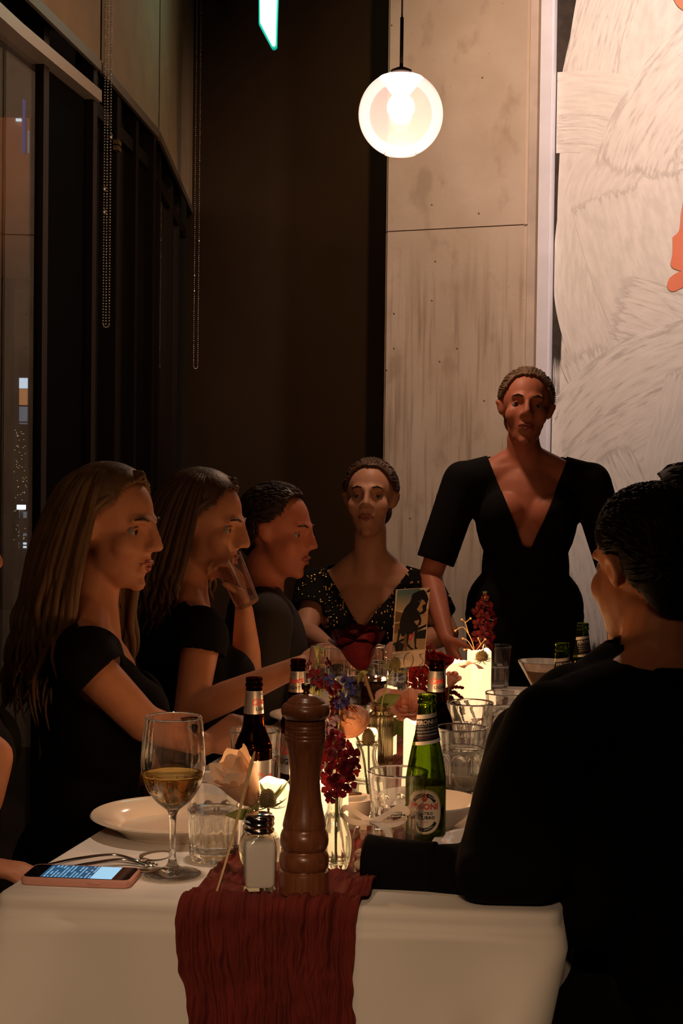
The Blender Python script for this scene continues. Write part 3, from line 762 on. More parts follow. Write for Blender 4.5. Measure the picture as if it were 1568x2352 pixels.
F = [(j * (nu + 1) + i, j * (nu + 1) + i + 1, (j + 1) * (nu + 1) + i + 1, (j + 1) * (nu + 1) + i) for j in range(nv) for i in range(nu)]
run_ = thing('table_runner', 'crinkled burgundy gauze runner down the middle of the white cloth, hanging over the front', 'runner', tq(0, c0))
wobj('gauze', V, F, m_run, run_, recalc=False)
RZ = TZ + 0.0026       # surface of the flattened runner

# ================================================================== glassware
m_gl = glass('clear_glass', (1, 1, 1), 1.5)
m_gl_w = glass('vase_glass', (0.97, 0.985, 0.95), 1.5)
m_water = glass('water', (0.985, 0.995, 0.99), 1.33)
m_wine = glass('white_wine', (0.96, 0.83, 0.50), 1.34)
m_red = mat('red_wine', (0.02, 0.002, 0.003), 0.05, spec=0.5)
# ---- tumbler
HT = 0.122; NF = 9
def outer_r(z):
    return np.interp(z, [0, 0.004, 0.03, 0.06, 0.085, 0.122], [0.0345, 0.0365, 0.0380, 0.0396, 0.0416, 0.0455])
def facet(t, r, z):
    a = 2 * PI / NF; u = ((t % a) - a / 2) / (a / 2)
    arch = 0.078 - 0.020 * u * u
    k = min(1, max(0, (arch - z) / 0.004)); k = k * k * (3 - 2 * k)
    flat = r * math.cos(a / 2) * 0.985 / math.cos(u * a / 2)
    flat = flat + 0.0022 * (abs(u) ** 5)
    if z < 0.006: k *= max(0.3, z / 0.006)
    return r * (1 - k) + flat * k
zs = [0.0, 0.0015, 0.004, 0.008] + list(np.linspace(0.014, 0.060, 6)) + list(np.linspace(0.063, 0.086, 13)) + list(np.linspace(0.092, HT - 0.002, 6)) + [HT - 0.0006]
prof = [(0, 0.003), (0.026, 0.0025), (0.031, 0.0)] + [(outer_r(z), z) for z in zs if z > 0.001] + [(outer_r(HT) - 0.0012, HT), (outer_r(HT) - 0.0024, HT - 0.0006)]
inner = lambda z: np.interp(z, [0.014, 0.03, 0.06, 0.085, HT], [0.0320, 0.0338, 0.0355, 0.0385, outer_r(HT) - 0.0026])
prof_out = prof
def lathe_tumbler():
    p_in = [(inner(z), z) for z in np.linspace(HT - 0.004, 0.018, 14)] + [(0.029, 0.0135), (0.018, 0.0118), (0, 0.0112)]
    V, F = lathe(prof + p_in, 90, lambda t, r, z: r)
    n_out = len(prof)
    # facet only the outer wall
    k = 0; out = []
    rows = prof + p_in; idx = 0
    for ri, (r, z) in enumerate(rows):
        cnt = 1 if r <= 1e-7 else 90
        for c in range(cnt):
            v = V[idx + c]
            if cnt > 1 and 2 < ri < n_out - 2:
                t = 2 * PI * c / 90; rr = facet(t, r, z); v = (rr * math.cos(t), rr * math.sin(t), z)
            out.append(v)
        idx += cnt
    return mesh(out, F)
me_tum = lathe_tumbler()
def water_mesh(level):
    zz = np.linspace(0.019, level, 8)
    p = [(0, 0.0110), (0.018, 0.0116), (0.0293, 0.0133)] + [(inner(z) + 0.0002, z) for z in zz] + [(inner(level) - 0.001, level - 0.0006), (0, level - 0.0006)]
    V, F = lathe(p, 48); return mesh(V, F)
def tumbler(px, Y, label, level=0.075, rot=0.0, z=TZ):
    t = thing('tumbler', label, 'glass', tp(px, Y, z + 0.0006, z + 0.05), (0, 0, rot), 'faceted water tumblers')
    obj('glass_body', me_tum, m_gl, t)
    if level: obj('water', water_mesh(level), m_water, t)
    return t
tumbler(494, 2.215, 'faceted water tumbler beside the white wine glass, in front of the left plate', 0.074, 0.2)
tumbler(585, 2.63, 'faceted water tumbler behind the brown bottle and the cream rose', 0.085, 0.1)
tumbler(912, 2.275, 'faceted water tumbler in front of the nearest green bottle, behind the ribboned favor box', 0.060, 0.35)
tumbler(1058, 2.68, 'faceted water tumbler just right of the nearest green bottle, half full', 0.085, 0.0)
tumbler(1079, 2.98, 'faceted tumbler standing right behind the half full one beside the green bottle', 0.05, 0.5)
tumbler(1163, 3.12, 'faceted water tumbler half hidden by the dark suited shoulder', 0.090, 0.3)
tumbler(1134, 3.98, 'far tumbler in the dark right of the tallest candle', 0.07, 0.1)
tumbler(815, 3.30, 'far tumbler behind the peach ranunculus', 0.07, 0.4)
tumbler(893, 3.62, 'far tumbler behind the dark red rose stem', 0.08, 0.0)
# ---- wine glasses
def wine_prof(H=0.222):
    k = H / 0.222
    o = [(0, 0.0), (0.036, 0.0), (0.0398, 0.0008), (0.0400, 0.0016), (0.034, 0.0032), (0.020, 0.0065), (0.010, 0.011), (0.0062, 0.018), (0.0048, 0.032), (0.0044, 0.055), (0.0052, 0.080), (0.0085, 0.090), (0.016, 0.0965), (0.0265, 0.106), (0.0370, 0.122), (0.0435, 0.140), (0.0455, 0.155), (0.0450, 0.172), (0.0430, 0.195), (0.0403, 0.2195)]
    i = [(0.0400, 0.2219), (0.0391, 0.2205), (0.0419, 0.195), (0.0439, 0.172), (0.0443, 0.155), (0.0423, 0.140), (0.0357, 0.1225), (0.0250, 0.1075), (0.0140, 0.099), (0.006, 0.0957), (0, 0.095)]
    so = smooth_prof(o, 3); so = [so[0]] + [p for p in so[1:] if p[0] > 0.0005]
    return [(r * k, z * k) for r, z in so + smooth_prof(i, 3)[:-1] + [(0, 0.095)]], [(r * k, z * k) for r, z in i]
def wine(px, Y, label, level, m, H=0.222, z=TZ):
    t = thing('wine_glass', label, 'wine glass', tp(px, Y, z + 0.0006, z + 0.1), (0, 0, 0), 'stemmed wine glasses')
    p, inn = wine_prof(H); p = [(abs(r) if abs(r) > 1e-6 else 0, zz) for r, zz in p]
    V, F = lathe(p, 64); obj('glass_body', mesh(V, F), m_gl, t)
    if level:
        ip = sorted([(zz, r) for r, zz in inn]); Z = [a for a, _ in ip]; R_ = [b_ for _, b_ in ip]
        zz = np.linspace(ip[0][0] + 0.0008, level, 16)
        q = [(0, ip[0][0] - 0.0002)] + [(np.interp(a, Z, R_) + 0.0003, a - 0.0001) for a in zz] + [(np.interp(level, Z, R_) - 0.0012, level - 0.0008), (0, level - 0.0008)]
        V, F = lathe(q, 64); obj('wine', mesh(V, F), m, t)
    return t
wine(397, 2.13, 'large stemmed glass of white wine at the front left of the table', 0.143, m_wine)
wine(757, 3.02, 'empty wine glass standing behind the small red and blue blossoms', 0, None)
wine(838, 3.05, 'wine glass with dark red wine behind the dark red rose', 0.155, m_red)
# ---- martini glass with a creamy cocktail
t = thing('cocktail_glass', 'martini glass of creamy brown cocktail beside the far green bottles', 'cocktail glass', tp(1249, 3.12, TZ + 0.0006, TZ + .15))
HM = 0.187; RM = 0.0545; z0 = 0.105
p = [(0, 0), (0.036, 0), (0.038, 0.001), (0.02, 0.004), (0.007, 0.009), (0.0042, 0.03), (0.0042, 0.09), (0.006, 0.101), (RM, HM - 0.001), (RM - 0.0008, HM), (RM - 0.0018, HM - 0.001), (0.004, 0.106), (0, 0.105)]
V, F = lathe(p, 56); obj('glass_body', mesh(V, F), m_gl, t, auto=40)
zl = HM - 0.018; k = (zl - 0.106) / (HM - 0.001 - 0.106); rl = 0.004 + (RM - 0.0018 - 0.004) * k
V, F = lathe([(0, 0.1049), (0.0042, 0.1061), (rl + 0.0002, zl), (rl - 0.001, zl + 0.0004), (0, zl + 0.0004)], 48)
obj('cocktail', mesh(V, F), mat('cream_coffee', (0.62, 0.36, 0.17), 0.4, var=0.1, vscale=30), t, auto=40)

# ---- bottles
m_green = glass('green_bottle_glass', (0.50, 0.60, 0.20), 1.5)
m_amber = glass('amber_bottle_glass', (0.34, 0.12, 0.02), 1.5)
m_beer = glass('pale_beer', (0.90, 0.74, 0.34), 1.34)
m_beer_d = glass('amber_beer', (0.9, 0.6, 0.25), 1.34)
m_navy = mat('navy_label', (0.012, 0.016, 0.030), 0.5)
m_cream = mat('cream_label', (0.72, 0.64, 0.52), 0.55)
m_lwhite = mat('white_label_print', (0.80, 0.76, 0.70), 0.5)
m_lred = mat('red_label_print', (0.55, 0.035, 0.03), 0.5)
m_lblack = mat('black_label_print', (0.012, 0.012, 0.015), 0.5)
m_silver = mat('silver_label', (0.62, 0.62, 0.63), 0.30, 0.85)
m_lblue = mat('blue_label_print', (0.03, 0.07, 0.20), 0.5)
m_gold = mat('gold_label_print', (0.45, 0.30, 0.10), 0.4, 0.6)
PE = [(0, 0.004), (0.022, 0.002), (0.0285, 0.0), (0.0302, 0.003), (0.0306, 0.010), (0.0306, 0.098), (0.0298, 0.112), (0.0270, 0.130), (0.0232, 0.150), (0.0200, 0.165), (0.0172, 0.180), (0.0150, 0.196), (0.0137, 0.212), (0.0130, 0.217), (0.0128, 0.2185), (0.0142, 0.2200), (0.0144, 0.2235), (0.0132, 0.2250), (0.0132, 0.2275), (0.0138, 0.2290), (0.0138, 0.2325), (0.0128, 0.2345)]
CO = [(0, 0.004), (0.022, 0.002), (0.0285, 0.0), (0.0302, 0.003), (0.0306, 0.010), (0.0306, 0.108), (0.0296, 0.118), (0.0265, 0.128), (0.0220, 0.138), (0.0188, 0.147), (0.0175, 0.156), (0.0166, 0.170), (0.0150, 0.190), (0.0138, 0.206), (0.0132, 0.2125), (0.0130, 0.2135), (0.0145, 0.2150), (0.0145, 0.2185), (0.0133, 0.2200), (0.0133, 0.2225), (0.0139, 0.2235), (0.0139, 0.2275), (0.0128, 0.2292)]
def bottle_mesh(P, th=0.0022):
    o = smooth_prof(P[3:], 3); o = P[:3] + o
    inn = [(max(0.0085, r - th), z) for r, z in reversed(P[5:])]
    inn = [(min(r, 0.0098) if z > P[-6][1] else r, z) for r, z in inn]
    inn += [(0.0275, 0.012), (0.020, 0.007), (0, 0.0085)]
    V, F = lathe([(abs(r), z) if r > 1e-6 else (0, z) for r, z in o + inn], 56); return mesh(V, F), inn
def prof_r(P): Z = [z for _, z in P[2:]]; R_ = [r for r, _ in P[2:]]; return lambda z: float(np.interp(z, Z, R_))
me_pe, in_pe = bottle_mesh(PE); me_co, in_co = bottle_mesh(CO)
rp, rco = prof_r(PE), prof_r(CO)
def beer_mesh(inn, level):
    ip = sorted([(z, r) for r, z in inn if r > 0]); Z = [a for a, _ in ip]; R_ = [b_ for _, b_ in ip]
    zz = np.linspace(0.0125, level, 16)
    V, F = lathe([(0, 0.0083), (0.020, 0.0068)] + [(np.interp(a, Z, R_) + 0.0002, a) for a in zz] + [(np.interp(level, Z, R_) - 0.001, level), (0, level)], 40); return mesh(V, F)
def wrapfn(rf, off, th0, z0, slope=0.0):
    def g(x, y, extra=0.0):
        z = z0 + y; r = rf(z) + off + extra; t = th0 + x / r
        return Vector((r * math.sin(t), -r * math.cos(t), z + slope * x))
    return g
def wtext(root, name, s, size, g, m, off=0.0, x=0.0, y=0.0, shear=0.0, bold=0.0, spacing=1.0, rot=0.0, arc=None):
    V, F = text_mesh(s, size, shear, bold, spacing); out = []
    for v in V:
        a, b_ = v.x, v.y
        if arc:
            R_ = arc; ph = a / abs(R_); rr = abs(R_) + (b_ if R_ > 0 else -b_)
            a, b_ = (rr * math.sin(ph), rr * math.cos(ph) - abs(R_)) if R_ > 0 else (rr * math.sin(ph), -rr * math.cos(ph) + abs(R_))
        ca, sa = math.cos(rot), math.sin(rot); out.append(g(x + a * ca - b_ * sa, y + a * sa + b_ * ca, off))
    return obj(name, mesh(out, F, False, False), m, root)
def wpatch(root, name, poly_fn, nu_, nv_, g, m, off=0.0, th=None):
    V, F = grid(lambda u, v: g(*poly_fn(u, v), off), nu_, nv_)
    return obj(name, mesh(V, F, True, False), m, root)
def wdisc(root, name, rx, ry, g, m, off=0.0, x=0.0, y=0.0, n=40, rings=6, r_in=0.0, a0=0.0, a1=2 * PI, power=2.0):
    def fn(u, v):
        a = a0 + (a1 - a0) * u; k = r_in + (1 - r_in) * v
        c, s = math.cos(a), math.sin(a)
        c = math.copysign(abs(c) ** (2 / power), c); s = math.copysign(abs(s) ** (2 / power), s)
        return x + rx * k * c, y + ry * k * s
    return wpatch(root, name, fn, n, rings, g, m, off)
def rect(x0, x1, y0, y1): return lambda u, v: (x0 + (x1 - x0) * u, y0 + (y1 - y0) * v)
def green_bottle(px, Y, label, rot, full=True, level=0.10, z=TZ):
    t = thing('beer_bottle', label, 'beer bottle', tp(px, Y, z + 0.0006, z + .12), (0, 0, rot), 'green lager bottles')
    obj('bottle_glass', me_pe, m_green, t)
    if level: obj('beer', beer_mesh(in_pe, level), m_beer, t)
    sl = 0.14
    g = wrapfn(rp, 0.0003, 0.0, 0.188, sl)
    lab = wpatch(t, 'neck_label', rect(-0.036, 0.036, -0.0265, 0.0175), 44, 8, g, m_navy)
    lab['label'] = 'dark navy neck label with white bands'
    wpatch(lab, 'white_band', rect(-0.036, 0.036, 0.0115, 0.0178), 44, 2, g, m_lwhite, 0.0002)
    wpatch(lab, 'white_band', rect(-0.036, 0.036, -0.0268, -0.0218), 44, 2, g, m_lwhite, 0.0002)
    wtext(lab, 'lettering', 'PERONI', 0.0088, g, m_lwhite, 0.0003, -0.0035, 0.0055, 0, 0.00022, 1.0)
    if full:
        wtext(lab, 'lettering', 'NASTRO', 0.0030, g, m_lwhite, 0.0003, 0.0195, 0.0068); wtext(lab, 'lettering', 'AZZURRO', 0.0030, g, m_lwhite, 0.0003, 0.0195, 0.0038)
        wpatch(lab, 'rule_line', rect(-0.015, 0.024, 0.0004, 0.0007), 24, 1, g, m_lwhite, 0.0003)
        for k, s in enumerate(('THE UNIQUE, DRY AND CRISP', 'TASTE OF THE MOST EXCITING', 'ITALIAN STYLE LAGER BEER')):
            wtext(lab, 'lettering', s, 0.0027, g, m_lwhite, 0.0003, 0.002, -0.0035 - 0.0048 * k)
        wpatch(lab, 'rule_line', rect(-0.017, 0.024, -0.0165, -0.0162), 24, 1, g, m_lred, 0.0003)
        g2 = wrapfn(rp, 0.0003, -0.02, 0.062)
        o = wdisc(t, 'front_label', 0.0275, 0.0335, g2, m_cream, 0, power=2.3); o['label'] = 'cream oval front label'
        wdisc(o, 'gold_border', 0.0268, 0.0328, g2, m_gold, 0.0001, rings=2, r_in=0.975, power=2.3)
        wdisc(o, 'black_scroll', 0.0225, 0.0285, g2, m_lblack, 0.0002, rings=3, r_in=0.80, a0=math.radians(35), a1=math.radians(80))
        wdisc(o, 'black_scroll', 0.0225, 0.0285, g2, m_lblack, 0.0002, rings=3, r_in=0.80, a0=math.radians(100), a1=math.radians(145))
        wdisc(o, 'black_scroll', 0.0245, 0.0300, g2, m_lblack, 0.0002, rings=3, r_in=0.80, a0=math.radians(215), a1=math.radians(325))
        wtext(o, 'lettering', 'SUPERIORE', 0.0026, g2, m_lwhite, 0.0004, 0.0118, 0.0213, rot=math.radians(-32))
        wtext(o, 'lettering', 'BIRRA', 0.0028, g2, m_lwhite, 0.0004, -0.0120, 0.0213, rot=math.radians(32))
        wtext(o, 'lettering', 'ITALIANO', 0.0032, g2, m_lwhite, 0.0004, 0.0075, -0.0245, rot=math.radians(26))
        wdisc(o, 'crest', 0.0052, 0.0062, g2, m_lred, 0.0002, 0, 0.0215, n=24, rings=3, r_in=0.55)
        wdisc(o, 'crest_centre', 0.0026, 0.0032, g2, m_gold, 0.0002, 0, 0.0215, n=20, rings=2)
        wtext(o, 'lettering', 'PERONI', 0.0125, g2, m_lred, 0.0003, 0, 0.0075, 0, 0.0004, 1.02)
        wtext(o, 'lettering', 'NASTRO', 0.0062, g2, m_lblack, 0.0003, 0, -0.0025, 0, 0.0002, 1.15)
        wtext(o, 'lettering', 'AZZURRO', 0.0066, g2, m_lblack, 0.0003, 0, -0.0088, 0, 0.0003, 1.12)
        wtext(o, 'signature', 'Giov', 0.0034, g2, m_lred, 0.0003, 0.003, -0.0155, 0.5)
    return t
green_bottle(978, 2.295, 'nearest green beer bottle with a cream oval label, behind the right front tumbler', math.radians(-6), True, 0.100)
green_bottle(1289, 3.03, 'green beer bottle beside the martini glass, the lower of the far pair', math.radians(12), True, 0.12)
green_bottle(1336, 3.45, 'farthest green beer bottle, touching the seated man\'s chin in view', math.radians(14), True, 0.12)
def brown_bottle(px, Y, label, rot, z=TZ):
    t = thing('beer_bottle', label, 'beer bottle', tp(px, Y, z + 0.0006, z + .12), (0, 0, rot), 'brown light beer bottles')
    obj('bottle_glass', me_co, m_amber, t); obj('beer', beer_mesh(in_co, 0.150), m_beer_d, t)
    g = wrapfn(rco, 0.0003, 0.0, 0.189)
    lab = wpatch(t, 'neck_label', rect(-0.0485, 0.0485, -0.0185, 0.0190), 60, 6, g, m_silver); lab['label'] = 'silver neck label'
    wtext(lab, 'lettering', 'Coors', 0.0150, g, m_lred, 0.0003, 0, 0.002, 0.28, 0.0004, 0.95, rot=0.12)
    wtext(lab, 'lettering', 'LIGHT', 0.0075, g, m_lblack, 0.0003, 0.0012, -0.0105, 0, 0.0003, 1.2)
    V = [g(x, y, 0.0003) for x, y in ((-0.004, 0.0115), (0.0055, 0.0115), (0.0026, 0.0140), (0.001, 0.0165), (-0.0012, 0.0140))]
    obj('peak_emblem', mesh(V, [(0, 1, 2, 3, 4)], False, False), m_lblue, lab)
    for sx in (-1, 1):
        q = MB(); r4 = random.Random(5)
        for c in range(4):
            yy = -0.016
            while yy < 0.015:
                ln = r4.uniform(0.0008, 0.003); x0 = sx * (0.0225 + 0.0026 * c)
                q.add([g(x0, yy, 0.0003), g(x0 + 0.0012, yy, 0.0003), g(x0 + 0.0012, yy + ln, 0.0003), g(x0, yy + ln, 0.0003)], [(0, 1, 2, 3)]); yy += ln + 0.0007
        q.obj('fine_print', mat('fine_print', (0.10, 0.09, 0.09), 0.5), lab, smooth=False, recalc=False)
    g2 = wrapfn(rco, 0.0003, 0.0, 0.060)
    o = wpatch(t, 'body_label', rect(-0.060, 0.060, -0.036, 0.036), 60, 4, g2, m_silver)
    wtext(o, 'lettering', 'Coors', 0.026, g2, m_lred, 0.0003, 0, 0.008, 0.28, 0.0006, 0.95, rot=0.1)
    wtext(o, 'lettering', 'LIGHT', 0.015, g2, m_lblack, 0.0003, 0, -0.014, 0, 0.0006, 1.15)
    return t
brown_bottle(582, 2.50, 'nearest brown beer bottle with a silver neck label, left of the pepper mill', math.radians(52))
brown_bottle(683, 2.755, 'brown beer bottle with a silver neck label directly behind the pepper mill', math.radians(-30))
brown_bottle(1001, 2.78, 'brown beer bottle with a silver neck label behind the nearest green bottle', math.radians(18))

# ================================================================== plates, bowls
m_china = mat('ivory_china', (0.70, 0.60, 0.48), 0.12, spec=0.5)
m_china_w = mat('white_china', (0.76, 0.70, 0.62), 0.10, spec=0.5)
def plate_prof(R, H=0.024):
    k = R / 0.135
    return [(0, 0.004), (0.075 * k, 0.004), (0.080 * k, 0.0), (0.086 * k, 0.0), (0.090 * k, 0.006), (0.110 * k, H * 0.62), (R - 0.004, H - 0.001), (R, H + 0.0015), (R - 0.002, H + 0.004), (R - 0.010, H + 0.003), (0.105 * k, H * 0.80), (0.094 * k, H * 0.62), (0.086 * k, 0.0085), (0.07 * k, 0.0075), (0, 0.0075)]
def plate_(px, Y, R, label, m, H=0.024, z=TZ, pr=None, name='dinner_plate', cat='plate', grp='plates on the table'):
    t = thing(name, label, cat, tp(px, Y, z + 0.0006, z + H), (0, 0, 0), grp)
    V, F = lathe(smooth_prof(pr, 3) if pr else plate_prof(R, H), 72); obj('china', mesh([(v[0], v[1], v[2]) for v in V], F), m, t, auto=35)
    return t
pl1 = plate_(400, 2.385, 0.131, 'large ivory dinner plate at the front left behind the white wine glass', m_china, 0.026)
plate_(1150, 2.24, 0.102, 'small white plate at the right, half hidden by the seated man\'s arm', m_china_w, 0.020)
bowl_pr = [(0, 0.003), (0.036, 0.003), (0.038, 0.0), (0.042, 0.0), (0.046, 0.006), (0.066, 0.022), (0.083, 0.040), (0.0865, 0.0445), (0.0855, 0.0465), (0.082, 0.0445), (0.064, 0.0265), (0.044, 0.0105), (0.03, 0.0075), (0, 0.007)]
def bowl(px, Y, k, label, m, prf, z=TZ, name='bowl'):
    t = thing(name, label, 'bowl', tp(px, Y, z + 0.0006, z + prf[7][1] * k), (0, 0, 0), 'bowls on the table')
    V, F = lathe([(r * k, zz * k) for r, zz in prf], 64); obj('china', mesh(V, F), m, t, auto=50); return t
bowl(977, 2.43, 1.0, 'shallow white bowl behind the nearest green bottle', m_china_w, bowl_pr)
cup_pr = [(0, 0.004), (0.018, 0.004), (0.020, 0.0), (0.023, 0.0), (0.025, 0.004), (0.030, 0.016), (0.0355, 0.036), (0.0380, 0.047), (0.0390, 0.0495), (0.0375, 0.0505), (0.0355, 0.046), (0.028, 0.016), (0.02, 0.009), (0, 0.008)]
bowl(803, 2.42, 1.0, 'small deep white dip bowl behind the ribbon bow', m_china_w, cup_pr, name='dip_bowl')
bowl(1098, 2.75, 0.75, 'small glassy bowl with a glinting rim behind the shallow white bowl', m_china_w, bowl_pr, name='side_bowl')
plate_(735, 3.42, 0.115, 'far side plate left of the pepper mill head, below the reaching arm', m_china, 0.022)
plate_(625, 3.02, 0.105, 'side plate by the left table edge behind the nearest brown bottle', m_china, 0.022)
# wooden spoon resting in the dip bowl
sp = thing('wooden_spoon', 'little wooden spoon resting on the rim of the small dip bowl', 'spoon', tp(803, 2.42, TZ + 0.055))
q = MB(); q.add(*flat_loft([(-0.042, -0.02, 0.0005), (-0.02, -0.012, 0.0015), (0.0, -0.004, 0.002), (0.018, 0.002, 0.001)], [0.003, 0.003, 0.006, 0.004], [0.0016, 0.0016, 0.003, 0.002], (0.4, -1, 0)))
q.obj('spoon', mat('brown_wood', (0.16, 0.08, 0.04), 0.6), sp)

# ================================================================== salt shaker, pepper mill
m_chrome = mat('chrome', (0.70, 0.68, 0.66), 0.12, 1.0)
m_salt = mat('salt', (0.80, 0.76, 0.72), 0.9, bump=0.3, bscale=900)
sh = thing('salt_shaker', 'square glass salt shaker with a shiny dark metal cap, left of the pepper mill', 'salt shaker', (P_shaker.x, P_shaker.y, RZ + 0.0004), (0, 0, math.radians(10)))
V1, F1 = rbox(0.0225, 0.0225, 0, 0.064, 0.006, 4)
m_ = len(V1) // 2; V = []; F = []
def sq_ring(h, r, z):
    out = []
    for cx, cy, a0 in ((h - r, h - r, 0), (-h + r, h - r, PI / 2), (-h + r, -h + r, PI), (h - r, -h + r, 1.5 * PI)):
        for k in range(7): a = a0 + PI / 2 * k / 6; out.append((cx + r * math.cos(a), cy + r * math.sin(a), z))
    return out
def sq_loft(rows):
    V = []; F = []; n = 28
    for h, r, z in rows: V += sq_ring(h, r, z)
    for l in range(len(rows) - 1):
        for i in range(n): j = (i + 1) % n; F.append((l * n + i, l * n + j, (l + 1) * n + j, (l + 1) * n + i))
    F.append(tuple(range(n))[::-1]); F.append(tuple((len(rows) - 1) * n + i for i in range(n))); return V, F
V, F = sq_loft([(0.0205, 0.006, 0), (0.0222, 0.007, 0.002), (0.0222, 0.007, 0.006), (0.0222, 0.007, 0.060), (0.0212, 0.0095, 0.068), (0.0192, 0.0150, 0.074), (0.0175, 0.0172, 0.078), (0.0175, 0.0174, 0.082),
                (0.0158, 0.0157, 0.082), (0.0158, 0.0156, 0.078), (0.0172, 0.013, 0.073), (0.0190, 0.008, 0.067), (0.0198, 0.0055, 0.060), (0.0198, 0.0055, 0.012), (0.018, 0.006, 0.0075), (0.004, 0.002, 0.0065)])
obj('glass_body', mesh(V, F), thin_glass('shaker_glass', (0.97, 0.97, 0.95)), sh, auto=40)
V, F = sq_loft([(0.004, 0.002, 0.0063), (0.0181, 0.006, 0.0073), (0.0200, 0.0055, 0.012), (0.0200, 0.0055, 0.060), (0.0192, 0.008, 0.066), (0.0182, 0.010, 0.0695), (0.006, 0.005, 0.0725)])
obj('salt', mesh(V, F), m_salt, sh, auto=50)
V, F = lathe(smooth_prof([(0, 0.079), (0.0178, 0.079), (0.0200, 0.0795), (0.0207, 0.082), (0.0200, 0.0845), (0.0190, 0.0862), (0.0203, 0.0885), (0.0208, 0.091), (0.0200, 0.0935), (0.0205, 0.0955), (0.0205, 0.099), (0.0185, 0.1025), (0.013, 0.1045), (0.006, 0.1055), (0, 0.1058)], 3), 40)
V = [(x, y, z) if abs(x) + abs(y) > 1e-6 else (0, 0, z) for x, y, z in V]
cap = obj('cap', mesh(V, F), m_chrome, sh)
for k in range(7):
    a = 2 * PI * k / 6; r = 0.008 if k < 6 else 0; zc = 0.1056 if k == 6 else 0.1047
    q = MB(); q.lathe([(0, 0), (0.0011, 0.0), (0.0011, 0.0006), (0, 0.0007)], 10, (r * math.cos(a), r * math.sin(a), zc)); q.obj('hole', m_lblack, cap)

m_mill = bpy.data.materials.new('turned_walnut'); m_mill.use_nodes = True
nt = m_mill.node_tree; b = nt.nodes['Principled BSDF']; b.inputs['Roughness'].default_value = 0.30; b.inputs['Specular IOR Level'].default_value = 0.5; b.inputs['Coat Weight'].default_value = 0.25; b.inputs['Coat Roughness'].default_value = 0.2
tc = nt.nodes.new('ShaderNodeTexCoord'); mp = nt.nodes.new('ShaderNodeMapping'); mp.inputs['Scale'].default_value = (220, 220, 14); nt.links.new(tc.outputs['Object'], mp.inputs[0])
n = nt.nodes.new('ShaderNodeTexNoise'); n.inputs['Scale'].default_value = 1; n.inputs['Detail'].default_value = 5; nt.links.new(mp.outputs[0], n.inputs['Vector'])
r = nt.nodes.new('ShaderNodeValToRGB'); r.color_ramp.elements[0].position = 0.3; r.color_ramp.elements[1].position = 0.7
r.color_ramp.elements[0].color = (0.15, 0.048, 0.020, 1); r.color_ramp.elements[1].color = (0.24, 0.085, 0.036, 1)
nt.links.new(n.outputs[0], r.inputs[0]); nt.links.new(r.outputs[0], b.inputs['Base Color'])
ml = thing('pepper_mill', 'tall turned wooden pepper mill standing on the burgundy runner', 'pepper mill', (P_mill.x, P_mill.y, RZ + 0.0004), (0, 0, 0.4))
body = [(0, 0), (0.0315, 0), (0.0334, 0.0015), (0.0336, 0.026), (0.0326, 0.0300), (0.0296, 0.0312), (0.0292, 0.0322), (0.0310, 0.0335), (0.0330, 0.038), (0.0338, 0.0445), (0.0330, 0.0515), (0.0306, 0.0562), (0.0286, 0.0575), (0.0284, 0.0590), (0.0300, 0.0602), (0.0322, 0.065), (0.0329, 0.0715), (0.0322, 0.0785), (0.0300, 0.0840), (0.0288, 0.0850), (0.0286, 0.0895), (0.0294, 0.0900), (0.0292, 0.0930), (0.0272, 0.1020), (0.0248, 0.1120), (0.0226, 0.1240), (0.0209, 0.1380), (0.0203, 0.1500), (0.0207, 0.1630), (0.0222, 0.1790), (0.0244, 0.1930), (0.0264, 0.2010), (0.0274, 0.2060), (0.0276, 0.2090), (0.0272, 0.2095), (0.0272, 0.2105), (0.0277, 0.2110), (0.0277, 0.2140), (0.0272, 0.2146), (0.0272, 0.2152), (0.0277, 0.2158), (0.0276, 0.2200), (0.0268, 0.2206), (0.0266, 0.2224), (0.0276, 0.2230), (0.0276, 0.2262), (0.0272, 0.2266), (0.0272, 0.2276), (0.0277, 0.2282), (0.0272, 0.2330), (0.020, 0.2336), (0, 0.2336)]
V, F = lathe(body, 72); obj('body', mesh(V, F), m_mill, ml, auto=50)
head = [(0, 0.2337), (0.022, 0.2337), (0.0264, 0.2342), (0.0290, 0.2362), (0.0322, 0.2400), (0.0332, 0.2450), (0.0326, 0.2500), (0.0300, 0.2540), (0.0272, 0.2556), (0.0262, 0.2556), (0.0258, 0.2562), (0.0238, 0.2600), (0.0230, 0.2602), (0.0224, 0.2610), (0.0180, 0.2645), (0.0110, 0.2672), (0.0048, 0.2682), (0, 0.2682)]
V, F = lathe(head, 72); obj('head', mesh(V, F), m_mill, ml, auto=50)
V, F = lathe(smooth_prof([(0, 0.2680), (0.0042, 0.2682), (0.0034, 0.2712), (0.0040, 0.2728), (0.0058, 0.2745), (0.0064, 0.2790), (0.0062, 0.2812), (0.0045, 0.2822), (0, 0.2824)], 2), 24); obj('knob', mesh([(x, y, z) for x, y, z in V], F), mat('dull_brass', (0.32, 0.24, 0.16), 0.35, 1.0), ml)

